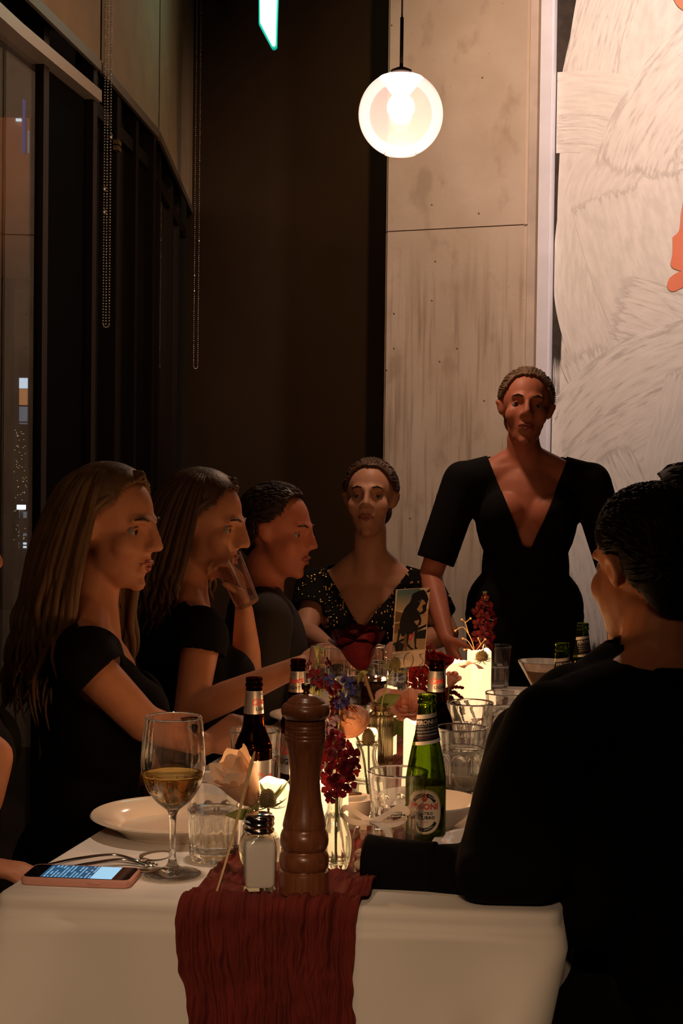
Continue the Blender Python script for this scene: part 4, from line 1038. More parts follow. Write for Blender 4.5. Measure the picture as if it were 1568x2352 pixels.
# ================================================================== candles
m_wax = mat('lit_wax', (0.75, 0.62, 0.45), 0.5, emit=(1.0, 0.62, 0.31), es=1.55)
m_flame = mat('led_flame', (1, 1, 1), 0.5, emit=(1.0, 0.82, 0.50), es=6.0)
m_wick = mat('wax_well', (0.75, 0.62, 0.45), 0.5, emit=(1.0, 0.68, 0.34), es=1.2)
def candle(p, H, label, seed, R=0.0275):
    t = thing('led_candle', label, 'candle', (p.x, p.y, RZ + 0.0004), (0, 0, seed * 1.7), 'glowing pillar candles on the runner')
    rows = [(0, 0.0), (R - 0.002, 0.0), (R, 0.002)] + [(R, z) for z in np.linspace(0.01, H - 0.006, 7)] + [(R - 0.0004, H - 0.002), (R - 0.0022, H)]
    well = [(R - 0.0042, H - 0.001), (R - 0.008, H - 0.006), (R * 0.4, H - 0.010), (0, H - 0.011)]
    def lump(V, lo):
        out = []
        for x, y, z in V:
            if z > lo:
                a = math.atan2(y, x); k = (z - lo) / (H - lo)
                z -= k * (0.0035 + 0.0035 * math.sin(a * 2 + seed) + 0.0015 * math.sin(a * 5 + seed * 3))
            out.append((x, y, z))
        return out
    V, F = lathe(rows + well, 48); obj('wax', mesh(lump(V, H - 0.02), F), m_wax, t)
    q = MB(); q.lathe([(0, H - 0.0135), (0.0035, H - 0.0115), (0.0042, H - 0.009), (0.0028, H - 0.005), (0.001, H - 0.002), (0, H - 0.001)], 14); q.obj('flame', m_flame, t)
    L_ = light('candle_light', 'POINT', (0, 0, 0), 0.55, (1.0, 0.46, 0.17), 0.006); L_.parent = t; L_.location = (0, 0, H + 0.010)
    return t
candle(P_c7, 0.112, 'glowing pillar candle directly behind the pepper mill waist', 1)
candle(P_c9, 0.098, 'glowing short pillar candle behind the thistle and salt shaker', 2)
candle(P_c8, 0.098, 'glowing pillar candle behind the small ribbed bud vase', 3)
candle(P_c6, 0.124, 'glowing pillar candle behind the thistle in the waisted vase', 4)
candle(P_c5, 0.140, 'glowing pillar candle behind the tall ribbed vase', 5)
candle(P_c3, 0.130, 'glowing pillar candle half hidden behind the nearest green bottle', 6)
candle(P_c4, 0.105, 'glowing far candle behind the stems under the photo card', 7)
candle(P_c2, 0.163, 'tall glowing candle with a pink petal on its rim', 8)
candle(P_c1, 0.170, 'tallest glowing candle, rightmost of the row', 9)

# ================================================================== phone
ph_c = on(187, 2022, TZ); yaw_p = math.atan2(tv.y, tv.x) - math.radians(1.0)
m_case = mat('pink_silicone', (0.62, 0.30, 0.24), 0.55)
phn = thing('smartphone', 'smartphone in a dusty pink case lying screen up at the front left', 'phone', (ph_c.x, ph_c.y, TZ + 0.0008), (0, 0, yaw_p))
V, F = rbox(0.0770, 0.0365, 0, 0.0105, 0.011, 6, 0.0022); cs = obj('case', mesh(V, F), m_case, phn, auto=40)
V, F = rbox(0.0735, 0.0330, 0.0100, 0.0107, 0.009, 6); scn = obj('screen_glass', mesh(V, F), mat('black_glass', (0.006, 0.006, 0.008), 0.06), phn, auto=40)
m_s1 = mat('screen_light', (0, 0, 0), 0.1, emit=(0.36, 0.66, 0.86), es=0.95)
m_s2 = mat('screen_blue', (0, 0, 0), 0.1, emit=(0.05, 0.15, 0.28), es=0.55)
m_s3 = mat('screen_text', (0, 0, 0), 0.1, emit=(0.30, 0.55, 0.80), es=0.8)
def sq(nm, x0, x1, y0, y1, z, m, par):
    return obj(nm, mesh([(x0, y0, z), (x1, y0, z), (x1, y1, z), (x0, y1, z)], [(0, 1, 2, 3)], False), m, par)
sq('display', -0.050, 0.050, -0.0315, 0.0315, 0.01085, m_s2, scn)
sq('message_panel', 0.020, 0.050, -0.0315, 0.0315, 0.0109, m_s1, scn)
r5 = random.Random(11); q = MB()
x = -0.046
while x < 0.018:
    y = -0.030
    while y < 0.029:
        l = r5.uniform(0.004, 0.018)
        if r5.random() < 0.75:
            q.add([(x, y, 0.01092), (x + 0.0022, y, 0.01092), (x + 0.0022, min(0.031, y + l), 0.01092), (x, min(0.031, y + l), 0.01092)], [(0, 1, 2, 3)])
        y += l + 0.002
    x += 0.0052
q.obj('text_lines', m_s3, scn, smooth=False)
V, F = rbox(0.0085, 0.0016, -0.0012, 0.0012, 0.0012, 3); R = Matrix.Rotation(PI / 2, 3, 'X')
obj('side_button', mesh([R @ Vector(v) + Vector((0.027, -0.0366, 0.0055)) for v in V], F), m_case, phn)

# ================================================================== cutlery by the plate
m_steel = mat('polished_steel', (0.62, 0.55, 0.48), 0.16, 1.0)
def cutlery(name, label, pts, wid, thk, side, root_p, extra=None):
    t = thing(name, label, 'cutlery', root_p, (0, 0, 0), 'cutlery beside the front left plate')
    P = spline(pts, 8); V, F = flat_loft(P, wid, thk, side); wobj('handle', V, F, m_steel, t)
    if extra: extra(t)
    return t
hA = on(100, 1996, TZ) + Vector((0, 0, 0.004)); 
k1 = on(262, 1979, TZ) + Vector((0, 0, 0.010)); k2 = on(318, 1985, TZ) + Vector((0, 0, 0.004)); hB = at(372, 1958, 2.245)
side = Vector((-0.25, 1, 0))
def sp_bowl(t):
    c = (k2 * 0.25 + hB * 0.75); d = (hB - k2).normalized(); s = side - d * side.dot(d); s.normalize(); n = d.cross(s)
    def fn(u, v):
        a = 2 * PI * u; r = v; x = math.cos(a) * 0.031 * r; y = math.sin(a) * 0.0205 * r * (1 - 0.15 * math.cos(a)); z = 0.009 * (r * r - 1)
        return c + d * x + s * y + n * z
    V, F = grid(fn, 28, 6); V2, F2 = grid(lambda u, v: fn(u, v) - n * 0.0014, 28, 6)
    mbx = MB().add(V, F).add(V2, F2); mbx.wobj('spoon_bowl', m_steel, t, recalc=False)
cutlery('tablespoon', 'steel spoon with a scrolled handle, its bowl leaning towards the left plate rim', [hA, hA.lerp(k1, 0.5) + Vector((0, 0, .003)), k1, k2 + Vector((0, 0, .001)), k2.lerp(hB, 0.3)], [0.0085, 0.007, 0.004, 0.0038, 0.006], [0.0016, 0.0014, 0.0018, 0.0018, 0.0012], side, hA, sp_bowl)
off = Vector((0.016, -0.020, -0.0015))
def fk(t):
    a = k2 + off; bb = hB + off + Vector((-0.012, 0, -0.004)); d = (bb - a).normalized(); s = (side - d * side.dot(d)).normalized(); n = d.cross(s)
    q = MB(); q.add(*flat_loft([a + d * 0.004, a + d * 0.014, a + d * 0.024], [0.005, 0.011, 0.0115], [0.0015, 0.0013, 0.0012], side)); q.wobj('fork_head', m_steel, t)
    for i in range(4):
        o = s * (-0.009 + 0.006 * i); q = MB()
        q.tube([a + d * 0.023 + o, a + d * 0.045 + o - n * 0.002, a + d * 0.064 + o * 0.95 + n * 0.001], [0.0017, 0.0015, 0.0008], 6); q.wobj('tine', m_steel, t)
cutlery('table_fork', 'steel fork lying just below the spoon, tines towards the left plate', [hA + off, hA.lerp(k1, 0.5) + off + Vector((0, 0, .002)), k1 + off, k2 + off], [0.0085, 0.007, 0.004, 0.004], [0.0016, 0.0014, 0.0018, 0.0016], side, hA + off, fk)
kn0 = on(168, 1999, TZ) + Vector((0, 0, 0.003)); kn1 = on(270, 2002, TZ) + Vector((0, 0, 0.003)); kn2 = on(437, 2003, TZ) + Vector((0, 0, 0.0016))
def blade(t):
    V, F = flat_loft(spline([kn1, kn1.lerp(kn2, .5), kn2], 6), [0.006, 0.009, 0.0095, 0.003], [0.0016, 0.0011, 0.0008, 0.0006], side); wobj('blade', V, F, m_steel, t)
cutlery('table_knife', 'steel table knife behind the phone, blade passing the wine glass foot', [kn0, kn0.lerp(kn1, .5), kn1], [0.007, 0.008, 0.006], [0.003, 0.0028, 0.0024], side, kn0, blade)

# ================================================================== favor box with a ribbon
m_acr = thin_glass('clear_plastic', (0.97, 0.95, 0.92), 1.45)
m_rib = petal_mat('white_ribbon', (0.78, 0.70, 0.60), (0.82, 0.75, 0.66), 0.35, 0.4)
bx_ = thing('favor_box', 'clear plastic favor box of sweets tied with a white ribbon bow', 'gift box', (P_box.x, P_box.y, RZ + 0.0006), (0, 0, math.radians(-8)))
V, F = sq_loft([(0.0265, 0.003, 0), (0.0270, 0.003, 0.001), (0.0270, 0.003, 0.048), (0.0262, 0.004, 0.054), (0.0235, 0.008, 0.0605), (0.017, 0.010, 0.0640), (0.006, 0.006, 0.0650)])
obj('clear_shell', mesh(V, F), m_acr, bx_, auto=40)
V, F = sq_loft([(0.0274, 0.003, 0.0470), (0.0274, 0.003, 0.0482)]); obj('lid_seam', mesh(V, F), m_acr, bx_, auto=40)
m_sweet = mat('sugared_sweet', (0.74, 0.60, 0.46), 0.5); r6 = random.Random(4)
for k, (x, y, z) in enumerate([(-0.017, -0.017, 0.008), (0.0, -0.016, 0.008), (0.016, -0.017, 0.008), (-0.016, 0.0, 0.008), (0.001, 0.001, 0.008), (0.017, 0.001, 0.008), (-0.016, 0.016, 0.008), (0.001, 0.017, 0.008), (0.016, 0.017, 0.008), (-0.0165, -0.015, 0.0235)]):
    V, F = sphere((x, y, z), 0.0085, 14, 10, (0.95, 0.9, 0.85)); s_ = obj('sweet', mesh(V, F), m_sweet, bx_)
    if k == 9:
        hv = [Vector((x - 0.0015 + 0.0042 * (16 * math.sin(a) ** 3) / 16, y - 0.0080, z + 0.0003 + 0.0042 * (13 * math.cos(a) - 5 * math.cos(2 * a) - 2 * math.cos(3 * a) - math.cos(4 * a)) / 16)) for a in np.linspace(0, 2 * PI, 25)]
        V, F = tube(hv, 0.0004, 5); obj('heart_print', mesh(V, F), m_lred, s_)
rb = []
def ribbon(pts, wv, side, nm):
    P = spline(pts, 8); n = len(P); V = []; F = []
    for i, p in enumerate(P):
        t = (P[min(i + 1, n - 1)] - P[max(i - 1, 0)]).normalized(); s = (Vector(side) - t * Vector(side).dot(t)).normalized()
        for k in (-1, -.33, .33, 1): V.append(p + s * wv * k)
    for i in range(n - 1):
        for k in range(3): F.append((i * 4 + k, i * 4 + k + 1, (i + 1) * 4 + k + 1, (i + 1) * 4 + k))
    return obj(nm, mesh(V, F, True, False), m_rib, bx_)
kz = 0.067
ribbon([(0, -0.003, kz), (0.016, -0.006, kz + 0.010), (0.034, -0.010, kz + 0.022), (0.047, -0.012, kz + 0.021), (0.048, -0.014, kz + 0.011), (0.034, -0.014, kz + 0.002), (0.016, -0.010, kz - 0.001), (0, -0.004, kz)], 0.0052, (0.25, 0.5, 0.8), 'bow_loop')
ribbon([(0, -0.003, kz), (-0.014, -0.004, kz + 0.006), (-0.028, -0.006, kz + 0.015), (-0.039, -0.008, kz + 0.020), (-0.045, -0.010, kz + 0.013), (-0.036, -0.012, kz + 0.004), (-0.018, -0.009, kz - 0.001), (0, -0.004, kz)], 0.0045, (-0.25, 0.5, 0.8), 'bow_loop')
ribbon([(0, -0.004, kz), (0.012, -0.014, kz - 0.001), (0.022, -0.022, kz - 0.007), (0.026, -0.029, kz - 0.017), (0.026, -0.0295, kz - 0.028)], 0.0048, (1, 0, 0.1), 'ribbon_tail')
ribbon([(0, -0.004, kz), (-0.008, 0.012, kz), (-0.016, 0.024, kz - 0.006), (-0.018, 0.029, kz - 0.020)], 0.0048, (1, 0, 0), 'ribbon_tail')
ribbon([(-0.0275, 0, 0.004), (-0.0277, 0, 0.030), (-0.027, 0, 0.054), (-0.018, 0, 0.0645), (0, 0, 0.0655), (0.018, 0, 0.0645), (0.027, 0, 0.054), (0.0277, 0, 0.030), (0.0275, 0, 0.004)], 0.0045, (0, 1, 0), 'ribbon_band')
V, F = sphere((0, -0.004, kz), 0.0052, 10, 8, (1.2, .8, .8)); obj('bow_knot', mesh(V, F), m_rib, bx_)
# ================================================================== vases and flowers
m_stem = mat('green_stem', (0.20, 0.23, 0.07), 0.55, var=0.25, vscale=40)
m_stem_d = mat('brown_green_stem', (0.17, 0.10, 0.04), 0.55, var=0.25, vscale=40)
m_leaf = petal_mat('leaf_green', (0.09, 0.13, 0.035), (0.15, 0.19, 0.055), 0.3)
m_sepal = petal_mat('pale_sepal', (0.33, 0.35, 0.14), (0.42, 0.42, 0.20), 0.3)
m_dkred = petal_mat('dark_red_petal', (0.055, 0.002, 0.005), (0.095, 0.003, 0.007), 0.28)
m_red = petal_mat('red_petal', (0.22, 0.007, 0.009), (0.28, 0.012, 0.012), 0.32)
m_stock = petal_mat('burgundy_petal', (0.075, 0.004, 0.009), (0.135, 0.008, 0.014), 0.30)
m_creamp = petal_mat('cream_petal', (0.80, 0.58, 0.38), (0.86, 0.66, 0.46), 0.38)
m_peach = petal_mat('peach_petal', (0.80, 0.40, 0.22), (0.85, 0.50, 0.31), 0.38)
m_pink = petal_mat('pink_petal', (0.78, 0.36, 0.25), (0.82, 0.46, 0.34), 0.38)
m_blue = petal_mat('blue_petal', (0.018, 0.035, 0.17), (0.06, 0.05, 0.17), 0.3)
m_lilac = petal_mat('lilac_petal', (0.20, 0.15, 0.24), (0.28, 0.20, 0.25), 0.35)
m_thist = mat('thistle_head', (0.10, 0.075, 0.035), 0.7, var=0.4, vscale=200)
m_bract = mat('thistle_bract', (0.26, 0.24, 0.10), 0.6)
m_straw = mat('dry_straw', (0.52, 0.36, 0.17), 0.6, var=0.15, vscale=30)
m_amar = mat('amaranth_red', (0.24, 0.016, 0.012), 0.85, var=0.4, vscale=120)

def vase(label, p, prof, lvl, mtl=None, f=None, rot=0.0, seg=64, th=0.0022, base=0.008):
    t = thing('bud_vase', label, 'vase', (p.x, p.y, RZ + 0.0005), (0, 0, rot), 'glass bud vases on the runner')
    o = smooth_prof(prof, 4); H = prof[-1][1]
    zo = [z for _, z in o]; ro = [r for r, _ in o]
    zi = np.linspace(H - 0.0008, base, 26)
    inn = [(max(0.004, float(np.interp(z, zo, ro)) - th), float(z)) for z in zi]
    rows = [(0, 0.0)] + [(r, z) for r, z in o] + inn + [(0, base - 0.0005)]
    V, F = lathe(rows, seg, f); obj('glass_body', mesh(V, F), mtl or m_gl_w, t)
    if lvl:
        zz = np.linspace(base + 0.0005, lvl, 14)
        fw = (lambda t_, r, z: f(t_, r, z)) if f else None
        rw = [(0, base - 0.0007)] + [(max(0.004, float(np.interp(z, zo, ro)) - th) + 0.0002, float(z)) for z in zz] + [(0, lvl)]
        V, F = lathe(rw, seg, fw); obj('water', mesh(V, F), m_water, t)
    return t
rib = lambda n, a, tw=0.0: (lambda t, r, z: r * (1 + a * math.sin(n * t + tw * z * 100)) if r > 0.003 else r)
vase('round bellied clear bud vase behind the salt shaker, holding the cream rose', P_v4, [(0.016, 0.0), (0.021, 0.001), (0.0265, 0.010), (0.0300, 0.026), (0.0285, 0.042), (0.021, 0.054), (0.0150, 0.061), (0.0138, 0.068), (0.0155, 0.0755)], 0.045)
vase('slim clear bud vase with twisted ribs just right of the pepper mill', P_v1, [(0.014, 0.0), (0.0185, 0.001), (0.0220, 0.012), (0.0238, 0.030), (0.0225, 0.048), (0.0165, 0.068), (0.0115, 0.082), (0.0105, 0.092), (0.0125, 0.104), (0.0135, 0.107)], 0.078, None, rib(11, 0.035, 0.55))
vase('waisted clear bud vase holding the thistle and peach ranunculus', P_v2, [(0.018, 0.0), (0.0240, 0.001), (0.0262, 0.010), (0.0262, 0.030), (0.0258, 0.050), (0.0248, 0.058), (0.0252, 0.062), (0.0225, 0.074), (0.0170, 0.090), (0.0148, 0.100), (0.0158, 0.110), (0.0185, 0.118), (0.0190, 0.121)], 0.058)
vase('tall fluted glass vase with a beaded shoulder, holding the dark red rose', P_v3, [(0.018, 0.0), (0.0220, 0.001), (0.0226, 0.006), (0.0226, 0.050), (0.0228, 0.100), (0.0232, 0.1045), (0.0222, 0.108), (0.0165, 0.112), (0.0142, 0.116), (0.0142, 0.122), (0.0172, 0.1255), (0.0176, 0.128)], 0.085, glass('smoky_vase_glass', (0.95, 0.90, 0.78)), lambda t, r, z: r * (1 + (0.028 * math.sin(34 * t) if 0.003 < z < 0.102 and r > 0.017 else 0)), 0.0, 204)
t3 = bpy.data.objects['bud_vase.003']
for k in range(34):
    a = 2 * PI * k / 34; V, F = sphere((0.0236 * math.cos(a), 0.0236 * math.sin(a), 0.1045), 0.0016, 8, 6); obj('bead', mesh(V, F), m_gl_w, t3)
vase('clear bud vase hidden behind the pepper mill, holding the red and blue blossoms', P_v5, [(0.017, 0.0), (0.0215, 0.001), (0.0235, 0.02), (0.0215, 0.05), (0.0150, 0.080), (0.0130, 0.095), (0.0165, 0.112)], 0.07, None, rib(9, 0.03))
vase('clear bud vase behind the photo card with burgundy stock and a red rose', P_v6, [(0.017, 0.0), (0.0220, 0.001), (0.0240, 0.02), (0.0220, 0.05), (0.0165, 0.075), (0.0145, 0.085), (0.0175, 0.098)], 0.065, None, rib(12, 0.025))
P_v7 = tp(1108, 3.62); P_v8 = tp(1026, 3.16)
vase('clear bud vase behind the tallest candle holding the tall burgundy stock', P_v7, [(0.017, 0.0), (0.0215, 0.001), (0.0235, 0.02), (0.0210, 0.06), (0.0150, 0.10), (0.0135, 0.125), (0.0165, 0.145)], 0.08)
vase('short clear bud vase behind the brown bottle holding the drooping amaranth', P_v8, [(0.016, 0.0), (0.0200, 0.001), (0.0220, 0.02), (0.0195, 0.05), (0.0140, 0.070), (0.0155, 0.086)], 0.05)

def frame_from(axis, spin=0.0):
    z = Vector(axis).normalized(); x = Vector((1, 0, 0)) if abs(z.x) < 0.9 else Vector((0, 1, 0))
    y = z.cross(x).normalized(); x = y.cross(z); M_ = Matrix((x, y, z)).transposed(); return M_ @ Matrix.Rotation(spin, 3, 'Z')
def wrap_petal(ph, half, rt, rb, z0, h, curl, tip, seed, nu=8, nv=8, droop=0.10):
    def fn(u, v):
        uu = 2 * u - 1
        wd_ = half * (0.35 + 0.65 * math.sin(PI * min(1, 0.18 + 0.62 * v)) ** 0.8) * (1 - 0.35 * max(0, v - 0.75) / 0.25 * 0.8)
        a = ph + uu * wd_
        r = rb + (rt - rb) * (v ** 0.62) + curl * max(0, v - 0.62) ** 2 * 7 * rt * (1 - 0.4 * uu * uu)
        r *= 1 + 0.05 * mnoise.noise(Vector((uu * 1.6, v * 2, seed)))
        z = z0 + h * v - h * droop * uu * uu * v - curl * h * max(0, v - 0.75) ** 2 * 5 + tip * h * max(0, 1 - abs(uu) * 2.2) * max(0, v - 0.7)
        z += 0.03 * h * mnoise.noise(Vector((uu * 2.2, v * 2, seed + 9)))
        return Vector((r * math.cos(a), r * math.sin(a), z))
    return grid(fn, nu, nv)
def leaf_mesh(a, d, side, L, W, bend=0.3, nu=4, nv=8, notch=0):
    d = Vector(d).normalized(); s = (Vector(side) - d * Vector(side).dot(d)).normalized(); n = d.cross(s)
    def fn(u, v):
        uu = 2 * u - 1; w_ = W * math.sin(PI * (0.04 + 0.94 * v) ** 0.85) * 0.5
        return Vector(a) + d * (L * v) + s * (uu * w_) + n * (abs(uu) * w_ * 0.35 - bend * L * v * v)
    return grid(fn, nu, nv)
def stem(root, pts, r, m=None, nm='stem'):
    V, F = tube(spline(pts, 8), r, 8); return wobj(nm, V, F, m or m_stem, root)
def rose(label, base, pts, axis, R, H, m, layers, spin=0.0, stem_r=0.0022, stem_m=None, leaves=(), inner_m=None, name='rose', cat='rose', grp=None):
    """pts: stem points in world; last one is the base of the head"""
    root = thing(name, label, cat, pts[0], (0, 0, 0), grp)
    stem(root, pts, stem_r, stem_m)
    Mx = frame_from(axis, spin); o = Vector(pts[-1]); k = 0
    for li, (n, rt, h, half, curl, tip) in enumerate(layers):
        for i in range(n):
            k += 1
            V, F = wrap_petal(2 * PI * i / n + li * 1.1 + 0.15 * math.sin(k * 2.3), half, R * rt, R * 0.10, H * 0.02 * li * 0, H * h * (1 + 0.05 * math.sin(k * 1.7)), curl * (1 + 0.5 * math.sin(k * 3.1)), tip, k * 1.37 + R * 100)
            wobj('petal', [o + Mx @ v for v in V], F, inner_m if (inner_m and li == 0) else m, root, recalc=False)
    V, F = sphere(o - Mx @ Vector((0, 0, R * 0.02)), R * 0.20, 12, 8, (1, 1, 0.8)); wobj('hip', V, F, m_sepal, root)
    for i in range(5):
        a = 2 * PI * i / 5 + spin; d = Mx @ Vector((math.cos(a), math.sin(a), -0.15)); s = Mx @ Vector((-math.sin(a), math.cos(a), 0))
        V, F = leaf_mesh(o, d, s, R * 0.75, R * 0.22, -0.45 if i % 2 else 0.25); wobj('sepal', V, F, m_sepal, root, recalc=False)
    for (p, d, s, L, W, bd) in leaves:
        V, F = leaf_mesh(p, d, s, L, W, bd); wobj('leaf', V, F, m_leaf, root, recalc=False)
    return root
FULL = [(3, 0.24, 1.0, 1.4, 0.0, 0), (3, 0.38, 1.04, 1.3, 0.01, 0), (4, 0.55, 1.04, 1.1, 0.03, 0), (5, 0.72, 1.02, 1.0, 0.06, .03), (5, 0.88, 0.96, 0.95, 0.08, .05), (4, 0.96, 0.88, 0.95, 0.15, .08)]
BUD = [(3, 0.24, 1.0, 1.5, 0.0, 0), (3, 0.40, 1.02, 1.4, 0.01, .03), (4, 0.60, 1.0, 1.2, 0.04, .08), (4, 0.80, 0.97, 1.15, 0.10, .14), (3, 0.95, 0.92, 1.1, 0.2, .20)]
A = at
# cream rose in the round vase
b4 = Vector((P_v4.x, P_v4.y, RZ + 0.012))
rose('open cream rose in the round bud vase, between the wine glass and the pepper mill', None, [b4, A(603, 1925, 2.155), A(596, 1880, 2.155), A(583, 1848, 2.15)], (-0.42, -0.34, 0.80), 0.0365, 0.080, m_creamp, [(2, 0.30, 1.0, 2.0, 0.0, .05), (3, 0.55, 1.02, 1.5, 0.0, .10), (3, 0.82, 1.0, 1.25, 0.05, .28), (3, 0.98, 0.93, 1.15, 0.12, .34)], 0.5, 0.0026, m_stem,
     leaves=[(A(590, 1868, 2.15), (-0.9, -0.1, -0.05), (0, .3, 1), 0.045, 0.016, 0.05), (A(592, 1866, 2.15), (-0.35, -.2, 0.8), (1, 0, 0.2), 0.024, 0.008, -.1)])
# dark red rose in the fluted vase
b3 = Vector((P_v3.x, P_v3.y, RZ + 0.012))
rose('dark red rose on a long brown stem standing in the fluted vase', None, [b3, A(868, 1700, 2.90), A(861, 1630, 2.90), A(846, 1580, 2.90), A(834, 1540, 2.89)], (-0.20, -0.22, 0.95), 0.047, 0.086, m_dkred, FULL, 0.9, 0.0035, m_stem_d,
     leaves=[(A(866, 1612, 2.89), (1.0, -0.1, 0.25), (0, -.4, 1), 0.046, 0.030, 0.12)])
rose('pale pink open rose leaning low out of the fluted vase behind the nearest green bottle', None, [b3 + Vector((0.004, 0, 0.003)), A(880, 1690, 2.905), A(882, 1628, 2.91), A(900, 1632, 2.95), A(928, 1648, 2.985)], (0.05, -0.50, 0.85), 0.033, 0.046, m_pink, [(3, 0.3, 0.9, 1.3, 0.05, 0), (4, 0.6, 1.0, 1.0, 0.2, .1), (5, 0.9, 1.0, 0.95, 0.5, .15), (5, 1.05, 0.9, 0.9, 0.8, .1)], 0.2, 0.0022, m_stem,
     leaves=[(A(925, 1650, 2.95), (0.35, -.25, -0.6), (1, 0.1, 0.3), 0.050, 0.050, 0.05), (A(905, 1648, 2.95), (-.2, -.25, -0.7), (1, 0.1, -0.2), 0.045, 0.034, 0.05)])
b6 = Vector((P_v6.x, P_v6.y, RZ + 0.012))
rose('bright red rose right of the photo card', None, [b6, A(972, 1640, 3.22), A(980, 1590, 3.21), A(996, 1552, 3.20)], (0.25, -0.25, 0.93), 0.030, 0.050, m_red, BUD, 0.3, 0.0022)
b8 = Vector((P_v8.x, P_v8.y, RZ + 0.012))
rose('small pink rosebud beside the tall candles', None, [b8, A(1027, 1640, 3.16), A(1030, 1600, 3.16), A(1031, 1578, 3.16)], (0.35, -0.2, 0.9), 0.016, 0.034, m_pink, [(3, .4, 1, 1.5, 0, 0), (3, .7, .97, 1.4, .05, .1), (3, .95, .85, 1.2, .15, .1)], 0.2, 0.0016)
# loose petal on the candle rim
lp = thing('rose_petal', 'single pink petal resting on the rim of the tall candle', 'petal', A(1082, 1533, 3.285))
V, F = grid(lambda u, v: Vector(((u - .5) * 0.056 * (1 - .4 * (2 * v - 1) ** 2), (v - .5) * 0.040 - .006, 0.004 + 0.010 * (1 - (2 * u - 1) ** 2) - 0.012 * v * u + .006 * (v - .5))), 8, 6); obj('petal', mesh(V, F, True, False), m_pink, lp)
# ranunculus
b2 = Vector((P_v2.x, P_v2.y, RZ + 0.011))
rn = thing('ranunculus', 'round peach ranunculus leaning left out of the waisted vase', 'flower', b2 + Vector((0.006, 0, 0)))
stem(rn, [b2 + Vector((0.006, 0, 0)), A(841, 1790, 2.50), A(834, 1735, 2.50), A(826, 1710, 2.50), A(813, 1678, 2.49)], 0.0019)
Mx = frame_from((-0.28, -0.62, 0.75), 0.3); o = A(811, 1676, 2.49); kk = 0
for li, (n, rt, h, half) in enumerate([(4, .28, .92, 1.2), (5, .42, 1.0, 1.0), (6, .56, 1.02, .85), (7, .70, 1.0, .75), (8, .84, .95, .66), (8, .97, .84, .62), (7, 1.04, .70, .66)]):
    for i in range(n):
        kk += 1
        def fn(u, v, ph=2 * PI * i / n + li * .7, half=half, rt=rt, h=h):
            uu = 2 * u - 1; a = ph + uu * half * math.sin(PI * (.15 + .7 * v)) ; bulge = math.sin(PI * (0.08 + 0.80 * v) * 0.62)
            r = 0.031 * rt * (0.15 + 0.95 * bulge ** .8) * (1 - 0.30 * max(0, v - .7) / .3); z = 0.042 * (h * v) * (1 - .05 * uu * uu) + .0006 * math.sin(kk * 5 + uu * 4)
            return Vector((r * math.cos(a), r * math.sin(a), z))
        V, F = grid(fn, 6, 7); wobj('petal', [o + Mx @ v for v in V], F, m_peach, rn, recalc=False)
V, F = sphere(o, .006, 10, 7); wobj('hip', V, F, m_sepal, rn)
V, F = sphere(o + Mx @ Vector((0, 0, .020)), 1.0, 18, 12, (.022, .022, .0205), Mx); wobj('centre', V, F, m_peach, rn)
for d in ((1, -.3, .35), (.6, -.4, .8), (-.3, -.5, -.3)):
    V, F = leaf_mesh(o, d, (0, .5, 1), 0.026, 0.006, -.2); wobj('sepal', V, F, m_sepal, rn, recalc=False)

# thistles
def thistle(label, pts, axis, R, H, nb, bl, seed, br_tilt=0.2, cat='flower'):
    root = thing('sea_holly', label, cat, pts[0], (0, 0, 0), 'spiky thistles in the bud vases')
    stem(root, pts, 0.0016, m_stem)
    Mx = frame_from(axis); o = Vector(pts[-1])
    prof = smooth_prof([(0, 0), (R * .75, H * .06), (R, H * .32), (R * .92, H * .6), (R * .55, H * .88), (0, H)], 5)
    V, F = lathe([(max(0, r), z) for r, z in prof], 24); V = [o + Mx @ Vector(v) for v in V]; wobj('head', V, F, m_thist, root)
    q = MB(); n = 150
    for i in range(n):
        f = (i + .5) / n; z = H * (0.04 + .94 * f); r = np.interp(z, [a[1] for a in prof], [a[0] for a in prof]); a = i * 2.39996
        p = Vector((r * math.cos(a), r * math.sin(a), z)); d = Vector((math.cos(a), math.sin(a), .5)).normalized(); s = d.cross(Vector((0, 0, 1))).normalized(); u = s.cross(d); b_ = R * .11
        q.add([o + Mx @ (p + s * b_), o + Mx @ (p - s * b_ * .5 + u * b_ * .9), o + Mx @ (p - s * b_ * .5 - u * b_ * .9), o + Mx @ (p + d * R * .24)], [(0, 1, 3), (1, 2, 3), (2, 0, 3)])
    q.wobj('floret_points', m_bract, root, smooth=False, kind='stuff')
    for i in range(nb):
        a = 2 * PI * i / nb + seed; d = Mx @ Vector((math.cos(a), math.sin(a), br_tilt + .15 * math.sin(i * 3 + seed)))
        q = MB(); q.tube(spline([o, o + d * bl * .5 - Vector((0, 0, bl * .08)), o + d * bl], 4), [0.0011, 0.0009, 0.0002], 5)
        for f in (.35, .6):
            for sg in (-1, 1):
                s = d.cross(Mx @ Vector((0, 0, 1))).normalized() * sg; p = o + d * bl * f
                q.tube([p, p + (d + s * .9) * bl * .18], [0.0006, 0.0001], 4)
        q.wobj('bract', m_bract, root)
    return root
thistle('spiky thistle beside the cream rose, above the salt shaker', [b4 + Vector((0.006, -0.002, 0)), A(617, 1930, 2.15), A(618, 1880, 2.15), A(615, 1853, 2.147)], (-0.06, -.12, 1), 0.0115, 0.026, 7, 0.030, 0.4)
thistle('dark thistle head standing in the waisted vase before a glowing candle', [b2 + Vector((0.012, -0.003, 0)), A(848, 1790, 2.49), A(846, 1712, 2.49)], (-0.05, -.1, 1), 0.0098, 0.029, 7, 0.026, 0.1, 0.55)
